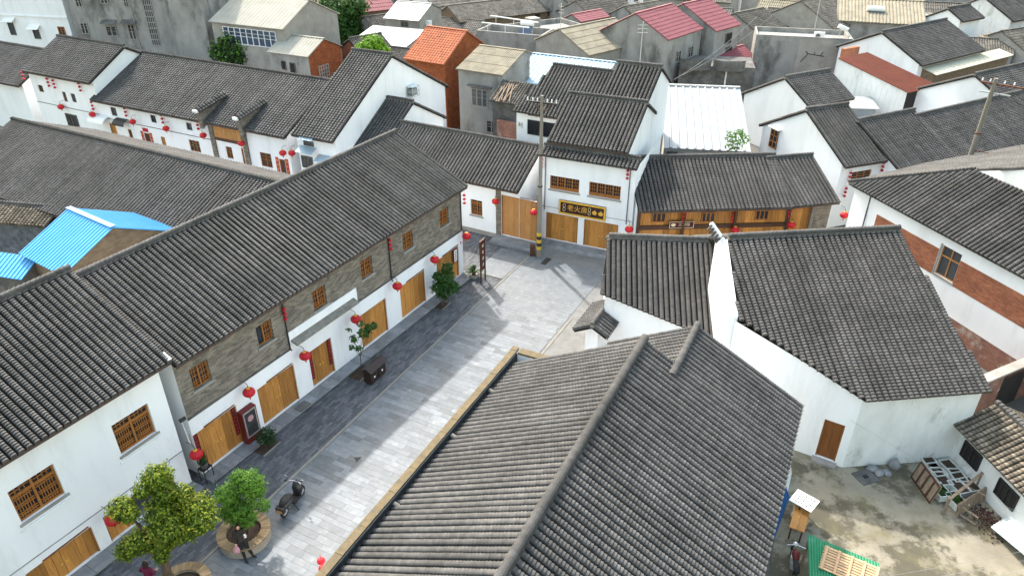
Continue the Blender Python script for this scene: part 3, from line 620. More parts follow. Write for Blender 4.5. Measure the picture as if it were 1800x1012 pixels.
# ------------------------------------------------------------------ L1: long grey brick house along the street
g1 = gable('street_house', 'long grey brick street house with white ground floor and six plank doors', (135, 490), (700, 232), (305, 645), (818, 330), ze=6.37, az=29.9, pitch=25.5,
           style='near', front=False, ov=0.42, back=2.4)
b1 = g1.b; zline = (b1.pl(327, 741, 0)[1] + b1.pl(623, 537, 0)[1] + b1.pl(817, 400, 0)[1]) / 3
wins1 = [b1.op(t, r_, 0) for t, r_ in (((337, 654), (371, 670)), ((453, 578), (480, 596)), ((551, 514), (573, 532)), ((635, 457), (654, 479)), ((709.6, 410), (724.5, 431)), ((775, 368.5), (787, 390)))]
mw = sum(o[1] - o[0] for o in wins1[:5]) / 5; mz0 = sum(o[2] for o in wins1) / 6; mz1 = sum(o[3] for o in wins1) / 6
wins1 = [((o[0] + o[1]) / 2 - 0.47, (o[0] + o[1]) / 2 + 0.47, mz0 - .05, mz1 + .02) for o in wins1]
doors1 = [b1.op(t, r_, 0) for t, r_ in (((339, 768), (430, 775)), ((452, 687), (527, 699)), ((541, 619), (591, 654)), ((631, 555), (683.5, 578)), ((702.5, 506), (750, 528.6)), ((767, 457.4), (808, 483.5)))]
dz1 = sum(o[3] for o in doors1) / 6; dz0 = 0.18
doors1 = [(o[0], o[1], dz0, dz1) for o in doors1]
facade(b1, 0.0, g1.xa, g1.xb, 0, zline, doors1, 'plaster')
px0 = b1.pl(508, 600, 0)[0]; px1 = b1.pl(627, 520, 0)[0]; pz = b1.pl(506, 585, 0)[1]
facade(b1, 0.012, g1.xa, g1.xb, zline, g1.fz, wins1, 'brick_grey', depth=0.2)
MB().box(px0, px1, -0.03, 0.05, zline + 0.002, pz).build('plaster_band', 'plaster', b1.root)
MB().box(g1.xa, px0 - 0.01, -0.05, 0.008, zline - 0.01, zline + 0.07).build('ledge', 'concrete_dark', b1.root)
MB().box(px1 + 0.01, g1.xb, -0.05, 0.008, zline - 0.01, zline + 0.07).build('ledge', 'concrete_dark', b1.root)
for i, o in enumerate(wins1): window(b1, o, 0.012, depth=0.17, cols=2, style='lattice', open_leaf=(i == 1), ft=0.06)
for i, o in enumerate(doors1): door(b1, o, 0.0, planks=(6, 5, 4, 5, 5, 5)[i])
MB().box(g1.xa - 0.1, g1.xb + 0.15, -0.70, 0.3, -0.02, 0.15).build('step', 'stone_grey', b1.root)
for i in range(26):
    a = g1.xa + i * (g1.xb - g1.xa) / 26; MB().box(a + 0.01, a + (g1.xb - g1.xa) / 26 - 0.01, -0.78, -0.05 - 0.0, 0.10, 0.172 + random.uniform(-.006, .006)).build('step_stone', 'stone_grey', b1.root)
# canopy ledge over the third door
cx0, cz = b1.pl(521, 609, -0.35); cx1 = b1.pl(632, 546, -0.35)[0]
cn = MB(); cn.add([(cx0, 0, cz + 0.28), (cx1, 0, cz + 0.28), (cx1, -0.42, cz + 0.12), (cx0, -0.42, cz + 0.12), (cx0, 0, cz + 0.18), (cx1, 0, cz + 0.18), (cx1, -0.42, cz + 0.05), (cx0, -0.42, cz + 0.05)],
   [(3, 2, 1, 0), (4, 5, 6, 7), (3, 0, 4, 7), (1, 2, 6, 5), (2, 3, 7, 6), (0, 1, 5, 4)]); cn.build('door_canopy', 'mortar', b1.root)
def thin_arc(b, o, py):   # reddish smear-shaped lintel trim above each door
    x0, x1, z0, z1 = o; MB().bar((x0 + 0.25 * (x1 - x0), py - 0.03, z1 + 0.06), (x1 - 0.1, py - 0.03, z1 + 0.10), 0.05, 0.035).build('lintel_trim', 'rust', b.root)
for i in (0, 1, 4, 5): thin_arc(b1, doors1[i], 0.0)
def glyph_column(parent, x, y, z0, z1, n, w, mat, nrm=-1):
    mb = MB(); h = (z1 - z0) / n
    for k in range(n):
        zc = z1 - (k + 0.5) * h; r_ = min(w, h) * 0.34
        for q in range(3): zz = zc + (q - 1) * r_ * 0.75; l_ = r_ * random.uniform(.7, 1.0); mb.box(x - l_, x + l_, y - 0.004, y, zz - r_ * .13, zz + r_ * .13)
        for q in range(2): xx = x + random.choice((-.5, 0, .5)) * r_; mb.box(xx - r_ * .14, xx + r_ * .14, y - 0.006, y - 0.0015, zc - r_ * .95, zc + r_ * .95)
    return mb.build('lettering', mat, parent)
def couplet(b, x, z0, z1, py, w=0.22, chars=7, mat='dark_red'):
    o = MB().box(x - w / 2, x + w / 2, py - 0.012, py, z0, z1).build('couplet', mat, b.root)
    glyph_column(o, x, py - 0.013, z0 + 0.06, z1 - 0.06, chars, w, 'red_paper' if mat == 'dark_red' else 'gold'); return o
for i in (0, 2):
    o = doors1[i]; couplet(b1, o[0] + 0.16, o[2] + 0.45, o[3] - 0.05, 0.075); couplet(b1, o[1] - 0.16, o[2] + 0.55, o[3] - 0.05, 0.075)
# drain pipes on the brick
for (xa_, ya_), (xb_, yb_) in (((502, 565), (510, 613)), ((683, 421), (688, 492)), ((810, 345), (811, 402))):
    a = b1.pl(xa_, ya_, -0.05); c = b1.pl(xb_, yb_, -0.05); xm = (a[0] + c[0]) / 2
    MB().tube([(xm, -0.05, g1.fz + 0.05), (xm, -0.05, c[1]), (xm, -0.14, c[1] - 0.08)], 0.035, 8).build('drain_pipe', 'black_iron', b1.root)
# red display board leaning by the second door
dbx, dbz = b1.pl(437, 722, -0.1)
# ------------------------------------------------------------------ L0: near left white house
g0 = gable('corner_house', 'white plastered two storey house with lattice windows in the bottom left corner', (5, 530), (100, 485), (20, 803), (300, 635), ze=6.65, az=29.9, pitch=26.5, style='near', front=False,
           length=-12.3, dx1=0.3, vo=0.42, ov=0.4)
b0 = g0.b
wins0 = [b0.op((13, 866), (116, 867), 0), b0.op((195, 748), (275.5, 758.7), 0)]
z0m = (wins0[0][2] + wins0[1][2]) / 2; z1m = (wins0[0][3] + wins0[1][3]) / 2; wins0 = [(o[0], o[1], z0m, z1m) for o in wins0]
d0 = b0.op((45, 1010), (183, 979), 0, zmin=0.18); d1 = b0.op((180, 909), (312, 865), 0, zmin=0.18); dz = (d0[3] + d1[3]) / 2
d0 = (d0[0], d0[1], 0.18, dz); d1 = (max(d1[0], d0[1] + 0.35), d1[1], 0.18, dz)
dl = (d0[0] - 4.2, d0[0] - 0.5, 0.18, dz)
facade(b0, 0.0, g0.xa, g0.xb, 0, g0.fz, wins0 + [dl, d0, d1], 'plaster', depth=0.22)
for o in wins0: window(b0, o, 0.0, depth=0.16, cols=2, style='slats', ft=0.075, transom=0.27)
for o in wins0: MB().box(o[0] - 0.15, o[1] + 0.15, -0.06, -0.002, o[2] - 0.32, o[2] - 0.22).build('sill_band', 'plaster', b0.root)
door(b0, d0, 0.0, planks=8); door(b0, dl, 0.0, planks=8)
w1 = d1[1] - d1[0]
door(b0, (d1[0], d1[0] + w1 * 0.36, 0.18, dz), 0.0, planks=4, handle=False); door(b0, (d1[1] - w1 * 0.18, d1[1], 0.18, dz), 0.0, planks=2, handle=False)
MB().box(d1[0] + w1 * .36, d1[1] - w1 * .18, 1.6, 1.7, 0, dz + 0.1).build('shop_interior', 'interior', b0.root)
MB().box(d1[0] + w1 * .36, d1[1] - w1 * .18, 0.2, 1.6, 0.10, 0.17).build('shop_floor', 'stone_grey', b0.root)
zl0 = b0.pl(331, 783, 0)[1]; MB().box(g0.xa, g0.xb, -0.025, -0.001, zl0 - 0.035, zl0).build('string_course', 'stone_grey', b0.root)
MB().box(g0.xa, g0.xb + 0.05, -0.70, 0.3, -0.02, 0.155).build('step', 'stone_grey', b0.root)
for i in range(14):
    a = g0.xb - (i + 1) * 0.85; MB().box(a + 0.01, a + 0.84, -0.78, -0.03, 0.10, 0.176 + random.uniform(-.006, .006)).build('step_stone', 'stone_grey', b0.root)
thin_arc(b0, d0, 0.0)
lf = MB().box(-0.12, 0.12, -0.09, 0.09, -0.08, 0.08)
lx, lz = b0.pl(321, 737, -0.2)
fl = lf.build('floodlight', 'black_iron', b0.root, M=Matrix.Translation((lx, -0.2, lz)) @ Matrix.Rotation(R(-35), 4, 'X')); MB().bar((lx, 0, lz - 0.05), (lx, -0.15, lz - 0.02), 0.04).build('floodlight_arm', 'black_iron', b0.root)
MB().tube([(lx + 0.02, -0.03, lz - 0.1), (lx + 0.12, -0.03, zl0)], 0.02, 6).build('cable', 'white_paint', b0.root)
# white upturned verge end of the near house
vx = g0.W
MB().bar((vx - 0.08, g0.yf - 0.05, g0.ze + 0.08), (vx - 0.08, g0.yf + 0.35, g0.ze + 0.26), 0.16, 0.14).build('verge_end', 'plaster', b0.root)

# ------------------------------------------------------------------ L2: dark roof behind the street house
g2 = gable('rear_house', 'long low house whose dark tiled roof lies behind the street house', (22, 212), (486, 324), (-20, 348), (100, 372), ze=4.6, az=118.0, pitch=23, style='mid', xmode='r', dx1=3.0)
b2 = g2.b
# ------------------------------------------------------------------ E row: white shop row at the back left
ge = gable('shop_row', 'long white lantern hung shop row in the back left', (247, 92), (570, 145), (157, 178), (500, 240), ze=5.5, az=117.0, pitch=25, style='far', front=False, dx1=0.35)
geh = gable('tall_shop', 'taller white shop at the left end of the shop row', (113, 65), (230, 88), (30, 125), (143, 143), ze=7.0, az=117.5, style='far', front=False)
gel = gable('low_shop', 'low roofed shop left of the taller white shop', (-45, 68), (80, 92), (-90, 126), (40, 155), ze=5.0, az=117.5, style='far', dx1=0.0)
g5 = gable('ac_gable_house', 'house with tall white gable carrying an air conditioner', (628, 92), (690, 98), (500, 235), (587, 250), ze=5.85, az=116.0, style='far')
g6 = gable('low_gable_house', 'low tiled house with white gable below the air conditioner gable', (660, 168), (733, 185), (585, 250), (655, 268), ze=4.6, az=117.0, style='far')
# ------------------------------------------------------------------ F, G: the buildings closing the street
gf = gable('gate_house', 'single storey white house with wide plank gate left of the utility pole', (708, 215), (945, 262), (818, 320), (945, 345), ze=4.1, az=118.0, style='mid', front=False, xmode='r', dx1=0.25)
bf = gf.b; fw = bf.op((827, 349.5), (848, 381), 0); fd = bf.op((881, 342), (943, 424), 0, zmin=0.35)
facade(bf, 0.0, gf.xa, gf.xb, 0, gf.fz, [fw, fd], 'plaster')
window(bf, fw, 0, cols=2, transom=0.2); door(bf, fd, 0, planks=6, mat='wood_pale')
MB().box(gf.xa, fd[0] - 0.3, -0.05, -0.002, 0, 0.32).build('plinth', 'concrete_light', bf.root)
MB().box(fd[0] - 0.42, fd[0] - 0.02, -0.06, -0.002, 0, gf.fz - 0.15).build('brick_pier', 'brick_grey', bf.root)
MB().box(fd[1] + 0.02, fd[1] + 0.3, -0.06, -0.002, 0, gf.fz - 0.15).build('brick_pier', 'brick_grey', bf.root)
MB().box(fd[0] - 0.5, fd[1] + 0.3, -1.0, 0.2, -0.02, 0.17).build('step', 'stone_grey', bf.root); MB().box(fd[0] - 0.3, fd[1] + 0.3, -0.55, 0.2, 0.17, 0.33).build('step', 'stone_grey', bf.root)
gg = gable('signboard_house', 'two storey white house with gold signboard at the end of the street', (1003, 167), (1140, 183), (972, 250), (1123, 272), ze=7.4, zr=9.5, az=114.0, style='mid', front=False, ov=0.0, dx0=-0.1, xmode='r', back=3.0)
bg_ = gg.b
# facade stands a little forward and carries its own small tiled coping roof
fx0, _ = bg_.pl(951, 400, -0.45); fx1 = bg_.pl(1120, 290, -0.45)[0]; gfy = -0.45
ztop = bg_.pl(955, 272, gfy)[1]
gd1 = bg_.op((960, 373.3), (1013.3, 445), gfy, zmin=0.3); gd2 = bg_.op((1027, 384), (1082, 458), gfy, zmin=0.3); gz = (gd1[3] + gd2[3]) / 2; gd1 = (*gd1[:3], gz); gd2 = (*gd2[:3], gz)
gw1 = bg_.op((967, 308), (1017.4, 340.6), gfy); gw2 = bg_.op((1036, 319), (1089.8, 352.5), gfy); za = (gw1[2] + gw2[2]) / 2; zb_ = (gw1[3] + gw2[3]) / 2; gw1 = (gw1[0], gw1[1], za, zb_); gw2 = (gw2[0], gw2[1], za, zb_)
facade(bg_, gfy, fx0, fx1, 0, ztop + 0.1, [gd1, gd2, gw1, gw2], 'plaster')
MB().add([(fx0, gfy, 0), (fx0, gfy, ztop + .1), (fx0, 6, ztop + .1), (fx0, 6, 0)], [(0, 1, 2, 3)]).add([(fx1, gfy, 0), (fx1, 6, 0), (fx1, 6, ztop + .1), (fx1, gfy, ztop + .1)], [(0, 1, 2, 3)]).build('side_wall', 'plaster', bg_.root)
roof_face(bg_.root, [(fx0 - .1, 0.1, ztop + 0.42), (fx1 + .1, 0.1, ztop + 0.42), (fx1 + .1, gfy - 0.35, ztop + 0.08), (fx0 - .1, gfy - 0.35, ztop + 0.08)], (0, -1), 'mid', name='coping_roof')
ridge_cap(bg_.root, (fx0 - .1, 0.08, ztop + 0.44), (fx1 + .1, 0.08, ztop + 0.44), r=0.1)
window(bg_, gw1, gfy, cols=4, style='panel', ft=0.07); window(bg_, gw2, gfy, cols=4, style='panel', ft=0.07)
door(bg_, gd1, gfy, planks=7, mat='wood'); door(bg_, gd2, gfy, planks=7, mat='wood')
MB().box(gd1[0] - 0.4, gd2[1] + 1.2, gfy - 0.9, gfy + 0.3, -0.02, 0.14).build('step', 'stone_grey', bg_.root); MB().box(gd1[0] - 0.2, gd2[1] + 1.2, gfy - 0.5, gfy + 0.3, 0.14, 0.28).build('step', 'stone_grey', bg_.root)
zs_ = bg_.pl(945 + 12, 363, gfy)[1]; MB().box(fx0, fx1, gfy - 0.02, gfy - 0.001, gz + 0.42, gz + 0.45).build('string_course', 'stone_grey', bg_.root)
for x_ in (958, 1106):
    X = bg_.pl(x_, 330, gfy - .06)[0]; MB().tube([(X, gfy - .06, ztop), (X, gfy - .06, gz + .2)], .035, 8).build('drain_pipe', 'concrete_dark', bg_.root)
# signboard: a thing hung on the wall
so = bg_.op((983, 351), (1063.3, 389), gfy - 0.12)
sg = empty('signboard', bg_.wor((so[0], gfy - 0.02, so[2])), bg_.rz, 'brown signboard with gold frame and gold Chinese lettering above the plank doors', 'sign')
sw, sh = so[1] - so[0], so[3] - so[2]
MB().box(0, sw, -0.10, 0, 0, sh).build('board', 'board_brown', sg)
fr = MB(); t = 0.11
fr.box(0, sw, -0.14, -0.101, 0, t); fr.box(0, sw, -0.14, -0.101, sh - t, sh); fr.box(0, t, -0.14, -0.101, t, sh - t); fr.box(sw - t, sw, -0.14, -0.101, t, sh - t); fr.build('frame', 'gold', sg)
link('lettering', text_mesh('老火房', sh * 0.48), 'gold', sg, Matrix.Translation((sw * 0.40, -0.11, sh * 0.5)) @ Matrix.Rotation(R(90), 4, 'X'))
orn = MB()
for sx, x in ((1, sw * 0.115), (-1, sw * 0.66)):
    for k, zz in ((1, 0.64), (-1, 0.36)):
        pts = [(x + sx * 0.09 * math.cos(a) * 1.0 - sx * 0.0, -0.11, sh * zz + 0.14 * math.sin(a)) for a in [i * math.pi / 6 for i in range(13)]]
        orn.tube(pts, 0.016, 5)
orn.build('cloud_ornament', 'gold_pale', sg)
for x in (sw * 0.77, sw * 0.90):
    dsk = MB().lathe([(0.001, 0.0), (0.17, 0.0), (0.17, 0.02), (0.12, 0.03), (0.06, 0.04)], n=18).build('gourd_ornament', 'gold', sg, M=Matrix.Translation((x, -0.105, sh * 0.47)) @ Matrix.Rotation(R(90), 4, 'X') @ Matrix.Diagonal((1, 0.85, 1, 1)))
    MB().tube([(x, -0.11, sh * .47 + .14), (x + .03, -0.11, sh * .47 + .24)], 0.014, 5).build('gourd_stem', 'gold_pale', sg)
gg2 = gable('rear_white_house', 'white house with dark glazing behind the signboard house', (975, 117), (1070, 128), (903, 195), (990, 210), ze=7.8, zr=10.3, az=117.0, style='mid', xmode='r', dx0=-0.15, sk0=-1.25, dx1=0.4, back=3.0)
ggb = gg2.b
o = ggb.op((911, 214), (918.5, 224), 0); window(ggb, o, 0, cols=2, style='none', frame='white_paint', glass='glass_grey', depth=-0.03, sill=False, ft=0.05)
o = ggb.op((928, 210), (982, 244), 0); window(ggb, o, 0, cols=4, style='none', frame='black_iron', glass='glass_dark', depth=-0.03, sill=False, ft=0.04)
gg3 = gable('upper_white_house', 'narrow tiled house with white gable to the right behind the signboard house', (1085, 112), (1165, 120), zr=10.9, run=4.2, pitch=28, az=115.0, style='mid', back=3.5)

# ------------------------------------------------------------------ H: timber fronted house to the right
gh = gable('timber_front_house', 'single storey house with timber front and red lanterns under the eave', (1125, 280), (1345, 275), (1105, 372), (1395, 365), ze=4.2, az=86.6, pitch=24, style='mid', front=False, ov=0.7, dx0=-0.1, dx1=0.35)
bh = gh.b
hb = MB().box(gh.xa, gh.xb, 0.05, 0.12, 0, gh.fz).build('timber_wall', 'wood_frame', bh.root)
nb = 22
for i in range(nb):
    a = gh.xa + i * (gh.xb - gh.xa) / nb; MB().box(a + 0.008, a + (gh.xb - gh.xa) / nb - 0.008, 0.0, 0.048, 0.2, gh.fz - 0.25).build('plank', 'wood', hb)
zbm = bh.pl(1160, 400, -0.1)[1]
MB().box(gh.xa, gh.xb, -0.14, -0.002, zbm - 0.14, zbm + 0.14).build('beam', 'wood_dark', bh.root); MB().box(gh.xa, gh.xb, -0.12, -0.002, gh.fz - 0.25, gh.fz).build('beam', 'wood_frame', bh.root)
for x_, y_ in ((1158, 381), (1244.5, 381), (1339, 377)):
    X, Z = bh.pl(x_, y_, 0); window(bh, (X - 0.45, X + 0.45, Z - 0.35, Z + 0.35), 0.0, depth=-0.045, cols=3, style='none', sill=False, frame='wood_frame', ft=0.06)
for x_ in (1122, 1201, 1291, 1384):
    X = bh.pl(x_, 390, -0.2)[0]; MB().tube([(X, -0.25, 0), (X, -0.25, gh.fz)], 0.11, 10).build('post', 'wood_dark', bh.root)
gh2 = gable('stone_end_house', 'short tiled house end with stone pier and plank door right of the timber front', (1350, 285), (1415, 272), (1395, 367), (1480, 352), ze=4.2, az=78.0, pitch=24, style='mid', front=False, ov=0.6)
bh2 = gh2.b; facade(bh2, 0, gh2.xa, gh2.xb, 0, gh2.fz, [], 'brick_grey'); door(bh2, (gh2.xa + 0.15, gh2.xa + (gh2.xb - gh2.xa) * 0.52, 0.2, gh2.fz - 0.3), -0.2, planks=6)
MB().box(gh2.xa + (gh2.xb - gh2.xa) * 0.53, gh2.xa + (gh2.xb - gh2.xa) * 0.60, -0.25, -0.004, 0, gh2.fz).build('pier', 'mortar', bh2.root)
# small red shop sign on the timber front
so = bh.op((1177.5, 390), (1219, 400.5), -0.3)
hs = empty('shop_sign', bh.wor((so[0], -0.16, so[2])), bh.rz, 'small dark red shop sign on the timber fronted house', 'sign'); sw, sh = so[1] - so[0], so[3] - so[2]
MB().box(0, sw, -0.12, 0, 0, sh).build('board', 'dark_red', hs)
fr = MB(); t = 0.03; fr.box(0, sw, -0.14, -0.121, 0, t); fr.box(0, sw, -0.14, -0.121, sh - t, sh); fr.box(0, t, -0.14, -0.121, t, sh - t); fr.box(sw - t, sw, -0.14, -0.121, t, sh - t); fr.build('frame', 'gold_pale', hs)
MB().lathe([(0.001, 0), (0.16, 0), (0.16, 0.01), (0.1, 0.012)], n=16).build('emblem', 'gold_pale', hs, M=Matrix.Translation((sw * .16, -0.122, sh * .5)) @ Matrix.Rotation(R(90), 4, 'X') @ Matrix.Diagonal((1, .75, 1, 1)))
link('lettering', text_mesh('三宾馆', sh * 0.52), 'gold_pale', hs, Matrix.Translation((sw * 0.60, -0.13, sh * 0.5)) @ Matrix.Rotation(R(90), 4, 'X'))

# ------------------------------------------------------------------ I: right hand white house with skewed plan
def plane_from(az, R0, zr, pitch):
    s = R(az); u = Vector((math.sin(s), math.cos(s), 0)); v = Vector((-u.y, u.x, 0)); yr = R0.dot(v); tp = math.tan(R(pitch))
    def hit(x, y):
        d = ray(x, y); o = Vector((0, 0, CAM_H)); # z = zr - tp*(yr - p.v)
        t = (zr - tp * yr + tp * o.dot(v) - o.z) / (d.z - tp * d.dot(v)); return o + d * t
    return hit
def skew_house(name, label, az, r0, r1, zr, pitch, poly_px, wall_edges, style, back, inset=0.28, wall='plaster', cat='house'):
    R0, R1 = P(*r0, zr), P(*r1, zr); hit = plane_from(az, R0, zr, pitch)
    b = Bld(name, label, (R0.x, R0.y), az, cat); pts = [b.loc(hit(*p)) for p in poly_px]
    f = roof_face(b.root, pts, (0, -1), style, jit=0.012)
    a, c = b.loc(R0), b.loc(R1); tp = math.tan(R(pitch)); c.y = a.y
    roof_face(b.root, [a, c, (c.x, c.y + back, zr - back * tp), (a.x, a.y + back, zr - back * tp)], (0, 1), 'far', jit=0.012)
    ridge_cap(b.root, a, c)
    b.pts = pts; b.ra, b.rc = a, c; b.back = back; b.tp = tp; b.zr = zr
    cen = sum(pts, Vector()) / len(pts); ring = []
    for p in pts[2:]: 
        q = Vector((p.x, p.y, 0)) - Vector((cen.x, cen.y, 0)); q = Vector((p.x, p.y, p.z)) - q.normalized() * inset; q.z = p.z - 0.1 + inset * tp * 0.3; ring.append(q)
    b.ring = ring; return b
bi = skew_house('courtyard_house', 'white house with broad skewed tile roof and brown door onto the yard', 83.8, (1280, 420), (1580, 405), 8.0, 26.0,
                [(1280, 421), (1580, 406), (1742, 688), (1523, 705), (1297, 558)], None, 'mid', 4.5)
def wall_between(b, A, B_, ops_px=(), mat='plaster', name='wall', base=0.0, sub=None):
    """a wall standing under the roof edge A-B (local points), its own frame for openings"""
    W_ = b.wor(A); V_ = b.wor(B_); d = V_ - W_; az = math.degrees(math.atan2(d.x, d.y)); q = Bld.__new__(Bld)
    q.az = R(az); q.u = Vector((math.sin(q.az), math.cos(q.az), 0)); q.v = Vector((-q.u.y, q.u.x, 0)); q.org = Vector((W_.x, W_.y, 0)); q.rz = math.atan2(q.u.y, q.u.x); q.root = b.root
    L_ = Vector((d.x, d.y, 0)).length; ops = [q.op(t, r_, 0, zmin=zm) for t, r_, zm in ops_px]
    top0, top1 = A.z, B_.z; mb = MB(); xs = sorted({0, L_, *[x for o in ops for x in o[:2]]})
    for i in range(len(xs) - 1):
        xa, xb = xs[i], xs[i + 1]; za = top0 + (top1 - top0) * xa / L_; zb = top0 + (top1 - top0) * xb / L_; o = next((o for o in ops if o[0] <= (xa + xb) / 2 <= o[1]), None)
        if o:
            mb.add([(xa, 0, o[3]), (xb, 0, o[3]), (xb, 0, zb), (xa, 0, za)], [(0, 1, 2, 3)])
            if o[2] > base: mb.add([(xa, 0, base), (xb, 0, base), (xb, 0, o[2]), (xa, 0, o[2])], [(0, 1, 2, 3)])
            for x in (xa, xb): mb.add([(x, 0, o[2]), (x, .15, o[2]), (x, .15, o[3]), (x, 0, o[3])], [(0, 1, 2, 3)])
            mb.add([(xa, 0, o[3]), (xa, .15, o[3]), (xb, .15, o[3]), (xb, 0, o[3])], [(0, 1, 2, 3)]); mb.add([(xa, 0, o[2]), (xa, .15, o[2]), (xb, .15, o[2]), (xb, 0, o[2])], [(0, 1, 2, 3)])
        else: mb.add([(xa, 0, base), (xb, 0, base), (xb, 0, zb), (xa, 0, za)], [(0, 1, 2, 3)])
    lo = b.loc(W_); M = Matrix.Translation((lo.x, lo.y, 0)) @ Matrix.Rotation(q.rz - b.rz, 4, 'Z')
    wo = mb.build(name, mat, b.root, M=M)
    class Sub: pass
    sb = Sub(); sb.root = wo; return q, ops, wo, sb
_pc = bi.loc(plane_from(83.8, P(1280, 420, 8.0), 8.0, 26.0)(1296, 560)); RW2 = Vector((_pc.x - .1, _pc.y - .02, _pc.z - .08))
qi, opi, wi, sbi = wall_between(bi, RW2, bi.ring[1], [((1450, 736), (1469, 805), 0.12)], 'plaster')
dr = door(sbi, opi[0], 0, planks=2, mat='wood_door_dark', handle=False)
MB().box(opi[0][0] - 0.1, opi[0][1] + 0.1, -0.35, 0.1, 0, 0.11).build('doorstep', 'concrete', wi)
wall_between(bi, bi.ring[1], bi.ring[0], (), 'plaster_dirty')
tri = MB(); A_ = bi.ring[0]; C_ = Vector((bi.rc.x - 0.2, bi.rc.y, bi.zr - 0.12)); D_ = Vector((bi.rc.x - .2, bi.rc.y + bi.back - .3, bi.zr - bi.back * bi.tp)); E_ = Vector((bi.ra.x + .2, D_.y, D_.z))
tri.add([(A_.x, A_.y, 0), (C_.x, C_.y, 0), C_, A_], [(0, 1, 2, 3)]); tri.add([(C_.x, C_.y, 0), (D_.x, D_.y, 0), D_, C_], [(0, 1, 2, 3)]); tri.add([(D_.x, D_.y, 0), (E_.x, E_.y, 0), E_, D_], [(0, 1, 2, 3)])
tri.build('wall', 'plaster', bi.root)
# left part of that house (its own roof)
bl = skew_house('gate_side_house', 'tiled house with white skewed wall beside the small gate roof', 95.0, (1070, 418), (1246, 425), 6.6, 27.0,
                [(1070, 419), (1248, 426), (1277, 605), (1055, 515)], None, 'near', 3.5)
wall_between(bl, bl.ring[1], bl.ring[0], (), 'plaster')
mbw = MB(); A_ = bl.ring[1]; C_ = Vector((bl.ra.x + .15, bl.ra.y, bl.zr - .12)); D_ = Vector((C_.x, bl.ra.y + bl.back - .3, bl.zr - bl.back * bl.tp)); E_ = Vector((bl.rc.x, D_.y, D_.z))
mbw.add([(A_.x, A_.y, 0), (C_.x, C_.y, 0), C_, A_], [(0, 1, 2, 3)]); mbw.add([(C_.x, C_.y, 0), (D_.x, D_.y, 0), D_, C_], [(0, 1, 2, 3)]); mbw.add([(D_.x, D_.y, 0), (E_.x, E_.y, 0), E_, D_], [(0, 1, 2, 3)])
mbw.build('wall', 'plaster', bl.root)
# white parapet wall standing between the two roofs
hi = plane_from(83.8, P(1280, 420, 8.0), 8.0, 26.0)
pa, pb, pc, pd = hi(1257, 428), hi(1278, 424), hi(1297, 559), hi(1270, 596)
pd = pc + (pa - pb); ups = Vector((0, 0, 0.12)); pw = MB(); top = [p + ups for p in (pa, pb, pc, pd)]; bot = [Vector((p.x, p.y, 0)) for p in (pa, pb, pc, pd)]
pw.add(top + bot, [(0, 1, 2, 3), (0, 4, 5, 1), (1, 5, 6, 2), (2, 6, 7, 3), (3, 7, 4, 0), (7, 6, 5, 4)])
par = pw.build('parapet_wall', 'plaster'); tag(par, 'sloping white parapet wall between the two tiled roofs at right', 'wall')
# swept-up finial at the head of the parapet
fa = (pa + pb) / 2 + Vector((0, 0, 0.16)); fin = empty('ridge_finial', fa, R(30), 'small tiled white capped finial at the head of the white parapet', 'finial')
MB().bar((0, -0.1, 0.0), (-0.35, 0.5, 0.75), 0.22, 0.16).build('body', 'plaster', fin)
for k in range(5): 
    q = 0.15 + k * 0.18; MB().bar((-0.35 * q - .02, -0.1 + .6 * q, .75 * q + .06), (-0.35 * q - .42, -0.1 + .6 * q - .1, .75 * q - .12), 0.09, 0.07).build('tile', 'tile', fin)

# ------------------------------------------------------------------ J: foreground tiled house and its street parapet
def j_back():     # how far the street-side slope runs before it meets the gutter
    s_ = R(26.6); v_ = Vector((-math.cos(s_), math.sin(s_), 0)); yr_ = ((P(885, 1012, 8.18) + P(1133, 600, 8.18)) / 2).dot(v_); bk = 5.0
    for _ in range(12): z_ = 8.18 - bk * .532; bk = .5 * bk + .5 * (((P(885, 672, z_) + P(600, 1005, z_)) / 2).dot(v_) - yr_)
    return bk
JBACK = j_back()
gj = gable('foreground_house', 'large dark tiled house filling the foreground', (885, 1012), (1133, 600), (1340, 1012), (1410, 698), ze=5.0, az=26.6, style='near', bstyle='smooth', xmode='r', length=None, ov=0.45, dx0=-5.0, wall='plaster', cap_r=0.15, backwall=False, back=JBACK)
bj = gj.b
gj2 = gable('foreground_house_end', 'far end section of the foreground tiled house with lower ridge', (1190, 640), (1228, 578), zr=7.40, run=4.52, pitch=28.0, az=26.6, style='near', bstyle='smooth', back=3.6, dx0=-1.0, dx1=0.05, ov=0.45, cap_r=0.14)
jx1 = gj.W; py_, pz_ = bj.px(920, 605, jx1 - 0.1)
jp0 = bj.L(920, 606, 5.75); yp = (bj.L(920, 606, 5.75).y + bj.L(570, 1000, 5.75).y) / 2
pj = MB(); pj.box(-0.5, jx1 + 0.6, yp - 0.02, yp + 0.26, 0, 5.6); pj.box(jx1 + 0.34, jx1 + 0.6, yp - 1.5, yp - 0.021, 0, 5.6)
jw = empty('street_parapet', bj.wor((0, yp, 0)), bj.rz, 'tall street parapet with tan coping and black inner face beside the foreground roof', 'wall')
pj.build('wall', 'plaster', jw, M=Matrix.Translation((0, -yp, 0)))
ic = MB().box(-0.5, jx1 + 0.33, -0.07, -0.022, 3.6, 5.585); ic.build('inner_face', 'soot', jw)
cp = MB(); x = -0.5
while x < jx1 + 0.6:
    w = min(random.uniform(0.5, 0.8), jx1 + 0.64 - x); MB().box(x, x + w - 0.008, -0.02, 0.27, 5.602, 5.70 + random.uniform(-.012, .012)).build('coping_stone', 'coping_tan', jw); x += w
